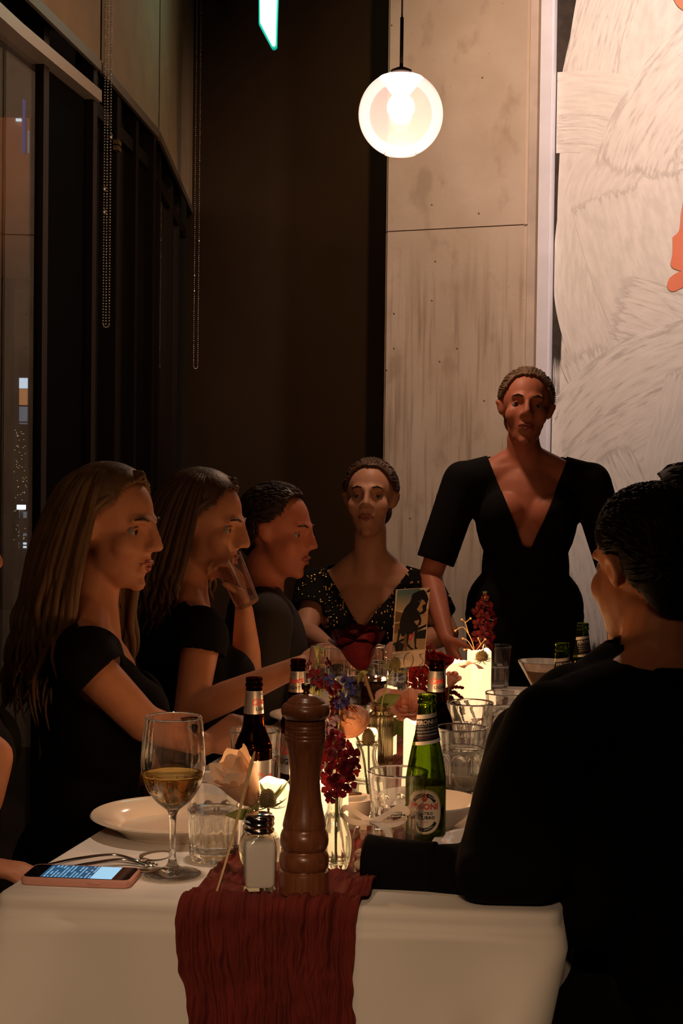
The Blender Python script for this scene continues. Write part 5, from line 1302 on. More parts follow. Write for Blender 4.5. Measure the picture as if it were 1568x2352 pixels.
thistle('thistle with long spiky bracts crossing the lower corner of the photo card', [b3 + Vector((0.008, -0.004, 0)), A(873, 1690, 2.885), A(876, 1620, 2.88), A(889, 1570, 2.875), A(902, 1537, 2.87)], (0.30, -.1, 1), 0.0105, 0.024, 8, 0.034, 1.1, 0.15)
b7 = Vector((P_v7.x, P_v7.y, RZ + 0.012))
thistle('dark thistle lying over the rim of the tallest candle', [b7 + Vector((-0.006, -0.004, 0)), A(1118, 1560, 3.58), A(1116, 1490, 3.52), A(1112, 1480, 3.46), A(1108, 1500, 3.405), A(1107, 1516, 3.395)], (-.1, -.3, .9), 0.013, 0.022, 8, 0.026, .3, .0)
# thin extra leaves of the first thistle
lr = bpy.data.objects['sea_holly']
for (x0, y0, x1, y1) in ((612, 1850, 652, 1800), (618, 1848, 668, 1790), (610, 1840, 597, 1795), (620, 1856, 660, 1835)):
    a = A(x0, y0, 2.15); b_ = A(x1, y1, 2.16); V, F = leaf_mesh(a, b_ - a, (1, -.4, .3), (b_ - a).length, 0.006, 0.06); wobj('leaf', V, F, m_leaf, lr, recalc=False)

# stock (many crumpled florets up a stalk)
def floret_mesh(seed, R=0.0150):
    r_ = random.Random(seed); q = MB()
    for i in range(5):
        ph = 2 * PI * i / 5 + r_.uniform(-.3, .3); tilt = r_.uniform(.15, .75)
        def fn(u, v):
            uu = 2 * u - 1; a = ph + uu * .62 * math.sin(PI * (.12 + .72 * v)); r = R * v * (1 + .12 * mnoise.noise(Vector((uu * 2, v * 2, seed + i))))
            z = R * (tilt * v - .55 * max(0, v - .5) ** 2 * 2 + .25 * v * mnoise.noise(Vector((uu * 2.5, v * 3, seed * 3 + i))))
            return Vector((r * math.cos(a), r * math.sin(a), z))
        V, F = grid(fn, 5, 5); q.add(V, F)
    return mesh(q.V, q.F, True, False)
fl = [floret_mesh(s) for s in range(6)]
def put(root, me, m, p, d, spin, sc, nm='floret'):
    me2 = me if (len(me.materials) and me.materials[0] == m) else None
    if me2 is None:
        key = me.name + m.name
        if key not in put.c: put.c[key] = me.copy(); put.c[key].materials.clear(); put.c[key].materials.append(m)
        me2 = put.c[key]
    o = bpy.data.objects.new(nm, me2); C.objects.link(o); o.parent = root
    Mx = frame_from(d, spin).to_4x4(); o.matrix_local = Matrix.Translation(Vector(p) - root.location) @ Mx @ Matrix.Scale(sc, 4); return o
put.c = {}
def stock(label, pts, spots, m, seed, stem_r=0.0024, top=None, sc=1.0, group=None):
    root = thing('stock_flower', label, 'flower', pts[0], (0, 0, 0), group)
    stem(root, pts, stem_r, m_stem); r_ = random.Random(seed)
    P = spline(pts, 8)
    for i, (px, py, Y, s_) in enumerate(spots):
        p = A(px, py, Y); near = min(P, key=lambda q_: (q_ - p).length); d = (p - near)
        d = d.normalized() if d.length > .002 else Vector((0, -1, .3)); d = (d + Vector((r_.uniform(-.2, .2), -.45, r_.uniform(.0, .5)))).normalized()
        put(root, fl[r_.randrange(6)], m, p, d, r_.uniform(0, 6), s_ * sc)
        if (p - near).length > .006:
            V, F = tube([near, near.lerp(p, .6) - Vector((0, 0, .002)), p], .0009, 5); wobj('stalklet', V, F, m_sepal, root)
    if top:
        for (px, py, Y, n_, L) in top:
            c = A(px, py, Y)
            for i in range(n_):
                a = 2 * PI * i / n_ + seed; d = Vector((math.cos(a) * .5, math.sin(a) * .5, 1)); q = MB()
                q.tube([c - Vector((0, 0, L * .7)), c + d * L * .3, c + d * L], [0.0014, .0026, .0016], 6); q.wobj('bud', m_sepal, root)
    return root
b1 = Vector((P_v1.x, P_v1.y, RZ + 0.011))
sp1 = [(758, 1815, 2.15, .85), (780, 1812, 2.155, .9), (800, 1800, 2.15, .9), (806, 1770, 2.16, .95), (783, 1778, 2.145, 1.0), (757, 1785, 2.15, .95), (748, 1757, 2.155, .9), (775, 1745, 2.145, 1.05), (804, 1738, 2.15, 1.0), (793, 1715, 2.16, 1.0), (765, 1712, 2.15, 1.0), (745, 1722, 2.16, .8), (812, 1752, 2.155, .8), (755, 1690, 2.16, .9), (778, 1693, 2.165, .8), (760, 1830, 2.15, .7), (795, 1760, 2.14, .9), (768, 1800, 2.14, .9), (752, 1735, 2.14, .8)]
stock('dense burgundy stock blossom in the twisted bud vase right of the pepper mill', [b1, A(772, 1900, 2.165), A(773, 1830, 2.165), A(772, 1760, 2.165), A(766, 1690, 2.165)], sp1, m_stock, 2)
b5 = Vector((P_v5.x, P_v5.y, RZ + 0.012))
stock('stock with pale green bud tips and small burgundy blossoms above the pepper mill', [b5, A(742, 1760, 2.45), A(738, 1640, 2.45), A(729, 1500, 2.45)],
      [(724, 1556, 2.44, .95), (743, 1567, 2.44, 1.0), (751, 1523, 2.45, .65), (712, 1527, 2.45, .5), (760, 1580, 2.44, .9), (776, 1582, 2.45, .8), (745, 1500, 2.46, .4), (768, 1618, 2.45, 1.05), (752, 1640, 2.46, .9)], m_stock, 5, .0022,
      top=[(728, 1500, 2.45, 7, .011), (742, 1500, 2.46, 3, .008), (716, 1592, 2.44, 6, .012), (728, 1598, 2.44, 3, .010), (760, 1598, 2.45, 4, .009)])
stock('second burgundy stock behind the pepper mill, half hidden', [b5 + Vector((.006, .004, 0)), A(752, 1760, 2.46), A(760, 1660, 2.46), A(762, 1610, 2.46)],
      [(757, 1668, 2.45, .9), (765, 1640, 2.45, .8), (745, 1690, 2.45, .9), (772, 1605, 2.46, 1.0), (758, 1705, 2.45, .9), (790, 1615, 2.46, .9)], m_stock, 9)
dl = thing('delphinium', 'blue and lilac delphinium sprig among the small burgundy blossoms', 'flower', b5 + Vector((.010, -.004, 0)))
stem(dl, [b5 + Vector((.010, -.004, 0)), A(760, 1760, 2.44), A(775, 1690, 2.44), A(782, 1620, 2.44), A(792, 1560, 2.44)], .0016)
for px, py, s_, m in ((757, 1562, .9, m_blue), (795, 1566, 1.05, m_blue), (806, 1584, .9, m_blue), (790, 1608, 1.0, m_blue), (777, 1618, .9, m_blue), (770, 1655, .8, m_lilac), (765, 1690, 1.1, m_lilac), (778, 1690, .9, m_lilac), (758, 1680, .8, m_lilac)):
    put(dl, fl[(px * 7) % 6], m, A(px, py, 2.435), (.4 if px > 775 else -.3, -.6, .3), px, s_ * .78)
stock('burgundy stock right behind the photo card foot', [b6 + Vector((-.004, 0, 0)), A(962, 1640, 3.22), A(962, 1585, 3.22), A(966, 1515, 3.22)],
      [(952, 1545, 3.21, 1.1), (972, 1548, 3.21, 1.1), (962, 1570, 3.20, 1.2), (948, 1570, 3.21, 1.0), (977, 1575, 3.21, 1.0), (955, 1592, 3.2, 1.0), (972, 1595, 3.21, .9), (985, 1500, 3.22, 1.0), (990, 1520, 3.22, .9), (975, 1525, 3.22, 1.0), (993, 1490, 3.23, .8), (982, 1478, 3.23, .7)], m_red, 12, .0026)
stock('tall burgundy stock spire rising above the tallest candle', [b7, A(1105, 1560, 3.62), A(1104, 1470, 3.62), A(1112, 1368, 3.61)],
      [(1113, 1372, 3.60, .7), (1104, 1388, 3.60, .8), (1122, 1392, 3.60, .8), (1095, 1405, 3.60, .9), (1128, 1412, 3.60, .9), (1110, 1412, 3.59, 1.0), (1098, 1432, 3.60, 1.0), (1122, 1438, 3.60, 1.0), (1108, 1452, 3.59, 1.0), (1126, 1462, 3.60, .9), (1092, 1462, 3.60, .9), (1112, 1478, 3.59, 1.0), (1098, 1490, 3.60, .9), (1124, 1487, 3.60, .9), (1088, 1500, 3.60, .8), (1135, 1425, 3.6, .6)], m_stock, 15, .0024, top=[(1113, 1368, 3.60, 5, .010)])
# dried branch, amaranth, straw
db = thing('dried_sprig', 'pale dried branching sprig before the tall burgundy stock', 'flower', b7 + Vector((-.010, -.01, 0)))
stem(db, [b7 + Vector((-.010, -.01, 0)), A(1096, 1570, 3.60), A(1090, 1512, 3.56)], .0016, m_straw)
for pts in ([(1090, 1512), (1086, 1480), (1075, 1455), (1062, 1440), (1045, 1448)], [(1075, 1455), (1068, 1430), (1060, 1422)], [(1068, 1430), (1080, 1420)], [(1088, 1500), (1104, 1480), (1114, 1468)], [(1087, 1492), (1074, 1472), (1062, 1466)], [(1090, 1508), (1108, 1492), (1116, 1490)], [(1089, 1505), (1078, 1492), (1066, 1492)], [(1104, 1480), (1098, 1466)]):
    P = [A(x, y, 3.55) for x, y in pts]; V, F = tube(spline(P, 5), [.0014, .0009], 6); wobj('twig', V, F, m_straw, db)
    V, F = sphere(P[-1], .0030, 8, 6); wobj('seed_head', V, F, m_straw, db)
am = thing('amaranth', 'drooping dark red amaranth tassels in front of the tall candles', 'flower', b8 + Vector((.004, 0, 0)))
stem(am, [b8 + Vector((.004, 0, 0)), A(1026, 1640, 3.16), A(1030, 1600, 3.16)], .0018)
r8 = random.Random(21)
for pts in ([(1024, 1595), (1040, 1590), (1056, 1600), (1072, 1618), (1086, 1640), (1094, 1660)], [(1022, 1600), (1036, 1602), (1046, 1620), (1054, 1640), (1060, 1660)], [(1022, 1602), (1040, 1610), (1054, 1622), (1062, 1642)], [(1028, 1595), (1036, 1580), (1048, 1578), (1062, 1580)], [(1020, 1588), (1030, 1582), (1040, 1580)], [(1022, 1606), (1032, 1616), (1042, 1624)]):
    P = spline([A(x, y, 3.17) for x, y in pts], 10); q = MB(); q.tube(P, .0014, 6)
    for i, p in enumerate(P):
        th = .0046 * (1 - .45 * i / len(P))
        for _ in range(7):
            v = Vector((r8.gauss(0, 1), r8.gauss(0, 1), r8.gauss(0, 1))).normalized(); q.add(*sphere(p + v * th * r8.uniform(.5, 1), .0017, 5, 4))
    q.wobj('tassel', m_amar, am, kind='stuff')
V, F = leaf_mesh(A(1024, 1625, 3.15), A(1055, 1662, 3.15) - A(1024, 1625, 3.15), (.4, -.6, .7), .052, .026, -.12); wobj('leaf', V, F, m_leaf, am, recalc=False)
st = thing('dry_grass_blade', 'pale dry grass blade leaning from the runner up against the cream rose', 'grass', on(497, 2047, TZ + .012))
P = spline([on(497, 2047, TZ + .012), A(515, 1990, 2.06), A(548, 1870, 2.075), A(573, 1770, 2.085), A(585, 1726, 2.09)], 8)
V, F = flat_loft(P, [.0010, .0016, .0024, .0030, .0036, .0008], [.0005, .0005], (1, -.6, .2)); wobj('blade', V, F, m_straw, st)
V, F = flat_loft([on(499, 2047, TZ + .012), A(513, 2000, 2.055), A(536, 1925, 2.07)], [.0008, .0013, .0003], [.0004, .0004], (1, -.6, .2)); wobj('side_blade', V, F, m_straw, st)

# ================================================================== photo card in a wire holder
Yc = 2.93
cBL = A(897.5, 1536, Yc); cBR = A(974, 1528.5, Yc + .012); cTR = A(987.5, 1349, Yc + .035); cTL = A(909, 1354, Yc + .023)
ex = (cBR - cBL).normalized(); n_c = ex.cross((cTL - cBL).normalized()).normalized()
if n_c.y > 0: n_c = -n_c
crd = thing('photo_card', 'photo card of a black dog numbered 5, held up in a wire holder', 'card', cBL)
m_card = mat('card_paper', (0.66, 0.54, 0.44), 0.7)
V = [cBL, cBR, cTR, cTL]; V2 = [v - n_c * 0.0012 for v in V]
wobj('paper', V2 + V, [(0, 1, 2, 3), (4, 5, 6, 7), (0, 1, 5, 4), (1, 2, 6, 5), (2, 3, 7, 6), (3, 0, 4, 7)], m_card, crd, smooth=False)
def cp(zx, zy, k=1): return onplane(880 + zx / 10.69, 1340 + zy / 10.69, cBL, n_c) + n_c * .00012 * k
def poly(nm, pts, m, k):
    P = [cp(x, y, k) for x, y in pts]; return wobj(nm, P, [tuple(range(len(P)))], m, crd, smooth=False, recalc=False)
fm = lambda n_, c, **k: mat('print_' + n_, c, .45, **k)
m_sky = bpy.data.materials.new('print_sky'); m_sky.use_nodes = True; t_ = m_sky.node_tree; b_ = t_.nodes['Principled BSDF']; b_.inputs['Roughness'].default_value = .45
g_ = t_.nodes.new('ShaderNodeTexCoord'); s_ = t_.nodes.new('ShaderNodeSeparateXYZ'); t_.links.new(g_.outputs['Object'], s_.inputs[0])
rr_ = t_.nodes.new('ShaderNodeValToRGB'); rr_.color_ramp.elements[0].color = (.50, .38, .24, 1); rr_.color_ramp.elements[1].color = (.10, .19, .22, 1)
mr_ = t_.nodes.new('ShaderNodeMapRange'); zt = cTL.z - cBL.z; mr_.inputs[1].default_value = zt * .70; mr_.inputs[2].default_value = zt * .95
t_.links.new(s_.outputs['Z'], mr_.inputs[0]); t_.links.new(mr_.outputs[0], rr_.inputs[0]); t_.links.new(rr_.outputs[0], b_.inputs['Base Color'])
m_gr = fm('ground', (.34, .24, .15)); m_hed = fm('hedge', (.16, .09, .04), var=.4, vscale=300); m_blk = fm('black', (.008, .008, .010)); m_tan = fm('tan', (.42, .26, .15)); m_wh = fm('pale', (.55, .45, .36)); m_rd = fm('red', (.50, .05, .05)); m_fen = fm('fence', (.50, .33, .19))
poly('printed_sky', [(345, 165), (1140, 105), (1105, 640), (300, 690)], m_sky, 1)
poly('printed_ground', [(265, 1210), (1060, 1120), (1020, 1615), (215, 1690)], m_gr, 1)
poly('printed_hedge', [(300, 680), (480, 720), (470, 1180), (262, 1240)], m_hed, 2)
poly('printed_wall', [(900, 640), (1110, 620), (1075, 1000), (880, 1040)], m_fen, 2)
poly('printed_rail', [(860, 1080), (1060, 1000), (1058, 1060), (850, 1160)], m_blk, 3)
poly('printed_rail', [(850, 1180), (1055, 1125), (1030, 1350), (790, 1360)], m_blk, 3)
poly('printed_rail', [(285, 960), (400, 940), (398, 975), (280, 990)], m_wh, 3)
poly('printed_branch', [(1050, 210), (1145, 120), (1140, 200), (1080, 225)], m_blk, 3)
poly('printed_dog', [(735, 250), (860, 190), (970, 155), (1030, 190), (1080, 290), (1110, 400), (1090, 440), (1060, 560), (1050, 680), (980, 745), (900, 770), (935, 880), (920, 1010), (860, 1050), (840, 1110), (800, 1130), (740, 1200), (690, 1250), (620, 1240), (560, 1230), (500, 1300), (440, 1300), (410, 1150), (400, 1000), (420, 870), (460, 760), (500, 650), (560, 560), (640, 480), (680, 400), (700, 300)], m_blk, 4)
poly('printed_dog_leg', [(770, 1130), (860, 1080), (810, 1350), (800, 1540), (840, 1612), (770, 1612), (755, 1400)], m_blk, 4)
poly('printed_dog_leg', [(575, 1200), (640, 1200), (600, 1480), (700, 1590), (760, 1610), (690, 1635), (585, 1545), (565, 1400)], m_blk, 4)
poly('printed_dog_leg', [(500, 1250), (580, 1250), (570, 1500), (575, 1645), (520, 1655), (500, 1450)], m_hed, 3)
poly('printed_dog_leg', [(370, 1130), (450, 1120), (400, 1300), (350, 1480), (340, 1660), (290, 1672), (330, 1420)], m_blk, 4)
poly('printed_shadow', [(230, 1480), (500, 1340), (520, 1400), (240, 1530)], m_blk, 3); poly('printed_bowl', [(265, 1510), (370, 1450), (490, 1470), (510, 1530), (480, 1655), (300, 1675)], m_blk, 4)
poly('printed_muzzle', [(940, 390), (1000, 420), (1045, 500), (960, 540), (1000, 640), (900, 720), (820, 640), (890, 520)], m_tan, 5)
poly('printed_nose', [(960, 540), (1020, 510), (1058, 560), (1045, 650), (980, 660), (955, 600)], m_blk, 6)
poly('printed_eye', [(868, 430), (884, 426), (888, 448), (872, 450)], m_wh, 6)
poly('printed_chest', [(750, 930), (880, 890), (870, 960), (830, 1030), (790, 990)], m_tan, 5)
poly('printed_chin', [(890, 780), (1050, 730), (1040, 800), (950, 825)], m_tan, 3)
poly('printed_toy', [(630, 1260), (690, 1250), (755, 1205), (740, 1290), (670, 1415), (625, 1370)], m_rd, 5)
poly('printed_toy_spot', [(650, 1290), (710, 1280), (670, 1350), (640, 1330)], m_tan, 6)
m_ink = mat('ink', (.02, .015, .012), .5)
V, F = tube(spline([cp(978, 1722, 3), cp(880, 1750, 3), cp(920, 1760, 3), cp(898, 1800, 3), cp(960, 1850, 3), cp(972, 1910, 3), cp(940, 1975, 3), cp(872, 2018, 3)], 6), .0005, 6); wobj('handwritten_five', V, F, m_ink, crd)
hold = thing('card_holder', 'thin wire card holder with an oval ring in front of the photo card', 'card holder', (P_card.x, P_card.y, RZ + .0008))
m_wire = mat('gold_wire', (.62, .48, .28), .22, 1.0)
cc = cp(612, 1900, 12); uy = (cTL - cBL).normalized()
V, F = tube([cc + ex * (.0093 * math.cos(a)) + uy * (.0148 * math.sin(a)) for a in np.linspace(0, 2 * PI, 41)], .0008, 7); wobj('ring', V, F, m_wire, hold)
lo = cp(606, 2110, 12); V, F = tube([(P_card.x, P_card.y, RZ + .004), lo, cc - uy * .0148], .0008, 7); wobj('rod', V, F, m_wire, hold)
q = MB(); q.lathe([(0, 0), (.0150, 0), (.0155, .001), (.0150, .003), (0, .0045)], 28, (P_card.x, P_card.y, RZ + .0008)); q.wobj('base', m_wire, hold, auto=40)
V, F = tube([cp(560, 2070, -12), cc - uy * .0148 - n_c * .0026 - uy * .0, cp(620, 1990, -14), cp(640, 1900, -14)], .0008, 6); wobj('back_prong', V, F, m_wire, hold)
# ================================================================== people
def skin(name, c): return mat(name, c, .48, spec=.35, var=.10, vscale=14, bump=.04, bscale=300)
m_sk1 = skin('skin_light', (.64, .29, .165)); m_sk2 = skin('skin_warm', (.56, .24, .13)); m_sk3 = skin('skin_ruddy', (.58, .20, .12)); m_sk4 = skin('skin_pale', (.62, .31, .20))
m_lip = mat('lips', (.42, .12, .10), .4)
m_black = mat('black_cloth', (.005, .0045, .0045), .9, spec=.2, bump=.25, bscale=300)
m_suit = mat('black_suit_wool', (.0035, .0032, .0034), .95, spec=.12, bump=.2, bscale=500)
m_charc = mat('charcoal_cloth', (.022, .018, .016), .85, bump=.25, bscale=250)
m_dkbrown_h = mat('dark_brown_hair', (.030, .014, .008), .5, bump=.3, bscale=120, stretch=(1, 1, .15))
m_brown_h = mat('brown_hair', (.085, .040, .018), .5, bump=.3, bscale=120, stretch=(1, 1, .15))
m_blond_h = mat('dark_blond_hair', (.17, .095, .042), .5, var=.3, vscale=60, bump=.3, bscale=120, stretch=(1, 1, .15))
m_black_h = mat('black_hair', (.006, .0042, .0036), .6, spec=.2, bump=.3, bscale=120)
m_grey_h = mat('light_brown_hair', (.20, .12, .07), .55, bump=.3, bscale=120)
m_gold_j = mat('gold_jewellery', (.85, .58, .25), .18, 1.0)
m_shoe = mat('black_leather', (.01, .009, .008), .35)
m_eye = bpy.data.materials.new('eye'); m_eye.use_nodes = True
t_ = m_eye.node_tree; b_ = t_.nodes['Principled BSDF']; b_.inputs['Roughness'].default_value = .12
g_ = t_.nodes.new('ShaderNodeTexCoord'); s_ = t_.nodes.new('ShaderNodeSeparateXYZ'); t_.links.new(g_.outputs['Object'], s_.inputs[0])
r_ = t_.nodes.new('ShaderNodeValToRGB'); r_.color_ramp.interpolation = 'CONSTANT'
r_.color_ramp.elements[0].color = (.34, .29, .25, 1); r_.color_ramp.elements[1].position = .84; r_.color_ramp.elements[1].color = (.05, .025, .012, 1)
d_ = t_.nodes.new('ShaderNodeMath'); d_.operation = 'DIVIDE'; d_.inputs[1].default_value = .0122
t_.links.new(s_.outputs['Y'], d_.inputs[0]); t_.links.new(d_.outputs[0], r_.inputs[0]); t_.links.new(r_.outputs[0], b_.inputs['Base Color'])

class Blob:
    def __init__(s): s.mb = MB()
    def cap(s, p0, p1, r0, r1=None, seg=14):
        r1 = r0 if r1 is None else r1; p0 = Vector(p0); p1 = Vector(p1); d = (p1 - p0); L = max(d.length, 1e-4); d.normalize()
        prof = [(0, -r0)] + [(r0 * math.cos(a), r0 * math.sin(a)) for a in (-1.1, -.7, -.35, 0)] + [(r1 * math.cos(a), L + r1 * math.sin(a)) for a in (0, .35, .7, 1.1)] + [(0, L + r1)]
        s.mb.lathe(prof, seg, p0, None, frame_from(d)); return s
    def chain(s, pts, rad):
        for i in range(len(pts) - 1): s.cap(pts[i], pts[i + 1], rad[i], rad[i + 1])
        return s
    def ell(s, c, sc, Mx=None): s.mb.add(*sphere(c, 1.0, 20, 14, sc, Mx)); return s
    def mesh(s, voxel, it=4): return remesh(s.mb.V, s.mb.F, voxel, it)
def head_prims(B, H, fem=False):
    """H: 4x4 head frame, local +Y = face, +Z = crown"""
    R = H.to_3x3(); P = lambda x, y, z: H @ Vector((x, y, z)); k = .88 if fem else 1.0
    B.ell(P(0, -.014, .032), (.073, .093, .082), R); B.ell(P(0, .026, -.030), (.060 * k, .060, .082), R)
    B.ell(P(0, .038, -.078), (.044 * k, .042, .034), R); B.ell(P(0, .070, -.098), (.020 * k, .017, .015), R)
    for sx in (-1, 1):
        B.ell(P(sx * .034, .050, -.024), (.027, .026, .030), R)
        B.cap(P(sx * .012, .080, .027), P(sx * .040, .067, .025), .0095, .008, 10)
        B.ell(P(sx * .012, .093, -.026), (.0090, .0105, .0080), R)
        B.ell(P(sx * .036, .022, -.060), (.014 * k, .034, .026), R)
        e = H @ Matrix.Translation((sx * .0725, -.010, .000)) @ Matrix.Rotation(sx * .38, 4, 'Y') @ Matrix.Rotation(sx * .28, 4, 'Z') @ Matrix.Rotation(.18, 4, 'X')
        for a in np.linspace(-2.3, 2.2, 12): B.cap(e @ Vector((sx * .002, -.015 * math.cos(a) * .8, .022 * math.sin(a) * .9 + .003)), e @ Vector((sx * .002, -.015 * math.cos(a + .4) * .8, .022 * math.sin(a + .4) * .9 + .003)), .0058, .0058, 8)
        B.ell(e @ Vector((0, -.002, .002)), (.0070, .0155, .022), R); B.ell(e @ Vector((.001 * sx, .000, -.018)), (.0065, .0100, .010), R)
    B.chain([P(0, .084, .022), P(0, .094, .002), P(0, .104, -.020)], [.0085, .0092, .0115])
    B.cap(P(-.014, .083, -.0535), P(.014, .083, -.0535), .0075, None, 10); B.cap(P(-.012, .082, -.0650), P(.012, .082, -.0650), .0085, None, 10)
def face_parts(root, H, brow_m, fem=False):
    inv = root.matrix_basis.inverted()
    for sx in (-1, 1):
        V, F = sphere((0, 0, 0), .0122, 16, 12); ey = obj('eye', mesh(V, F), m_eye, root); ey.matrix_local = inv @ H @ Matrix.Translation((sx * .031, .0605, .004))
        q = MB(); q.tube([H @ Vector((sx * x, y, z)) for x, y, z in ((.014, .093, .027), (.028, .088, .0315), (.044, .077, .027))], [.0022, .0030, .0012], 7); q.wobj('eyebrow', brow_m, root)
        q = MB(); q.tube([H @ Vector((sx * x, y, z)) for x, y, z in ((.019, .0690, .0080), (.031, .0735, .0120), (.042, .0640, .0070))], [.0018, .0026, .0015], 7); q.wobj('eyelid', brow_m if fem else root['_sk'], root)
    q = MB(); q.tube([H @ Vector((x, y, z)) for x, y, z in ((-.022, .083, -.057), (-.008, .0905, -.0525), (0, .0905, -.054), (.008, .0905, -.0525), (.022, .083, -.057))], [.0010, .0048, .0045, .0048, .0010], 8)
    q.tube([H @ Vector((x, y, z)) for x, y, z in ((-.020, .083, -.0595), (0, .0905, -.0650), (.020, .083, -.0595))], [.0010, .0058, .0010], 8); q.wobj('lips', m_lip, root)
def hand_prims(B, wr, d, palm_n, side, curl=.5, thumb=.6, sc=1.0):
    """wr wrist point, d direction of the fingers, palm_n palm normal (fingers curl towards it), side = direction of the thumb"""
    d = Vector(d).normalized(); n = Vector(palm_n); n = (n - d * n.dot(d)).normalized(); s = d.cross(n); s = s if s.dot(Vector(side)) > 0 else -s
    wr = Vector(wr)
    for i, (off, L, ln) in enumerate(((.029, .088, (.042, .025, .020)), (.010, .092, (.046, .029, .022)), (-.010, .088, (.042, .026, .021)), (-.028, .080, (.033, .020, .018)))):
        k0 = wr + s * off * .55 * sc + d * .012; kn = wr + (s * off + d * L) * sc - n * .004 * (1 - abs(off) * 20)
        B.cap(k0, kn, .0135 * sc, .0105 * sc, 10)
        a = 0; p = kn; rad = [.0098, .0088, .0080, .0066]
        for j in range(3):
            a += curl * (.75 + .12 * j) + .06 * i
            q = p + (d * math.cos(a) + n * math.sin(a)) * ln[j] * sc + s * off * .08
            B.cap(p, q, rad[j] * sc, rad[j + 1] * sc, 9); p = q
    B.ell(wr + d * .045 * sc, (.034 * sc, .012 * sc, .045 * sc), Matrix((s, n, d)).transposed())
    t0 = wr + s * .022 * sc + d * .022 * sc; t1 = t0 + (s * .85 + d * .75 + n * .35).normalized() * .038 * sc; t2 = t1 + (s * (.55 - thumb * .5) + d * .9 + n * thumb).normalized() * .030 * sc; t3 = t2 + (s * (.25 - thumb * .7) + d * .9 + n * thumb).normalized() * .024 * sc
    B.chain([t0, t1, t2, t3], [.0155 * sc, .0125 * sc, .0105 * sc, .0085 * sc])
    return s
def keep_faces(me, fn, planes=()):
    bm = bmesh.new(); bm.from_mesh(me)
    for co, no in planes: bmesh.ops.bisect_plane(bm, geom=bm.verts[:] + bm.edges[:] + bm.faces[:], plane_co=co, plane_no=no, dist=1e-5)
    bmesh.ops.delete(bm, geom=[f for f in bm.faces if not fn(f.calc_center_median())], context='FACES'); bm.to_mesh(me); bm.free(); return me
def local(me, root): me.transform(root.matrix_basis.inverted()); return me
def head_frame(c, yaw, pitch=0, roll=0):
    return Matrix.Translation(c) @ Matrix.Rotation(math.radians(yaw), 4, 'Z') @ Matrix.Rotation(math.radians(pitch), 4, 'X') @ Matrix.Rotation(math.radians(roll), 4, 'Y')

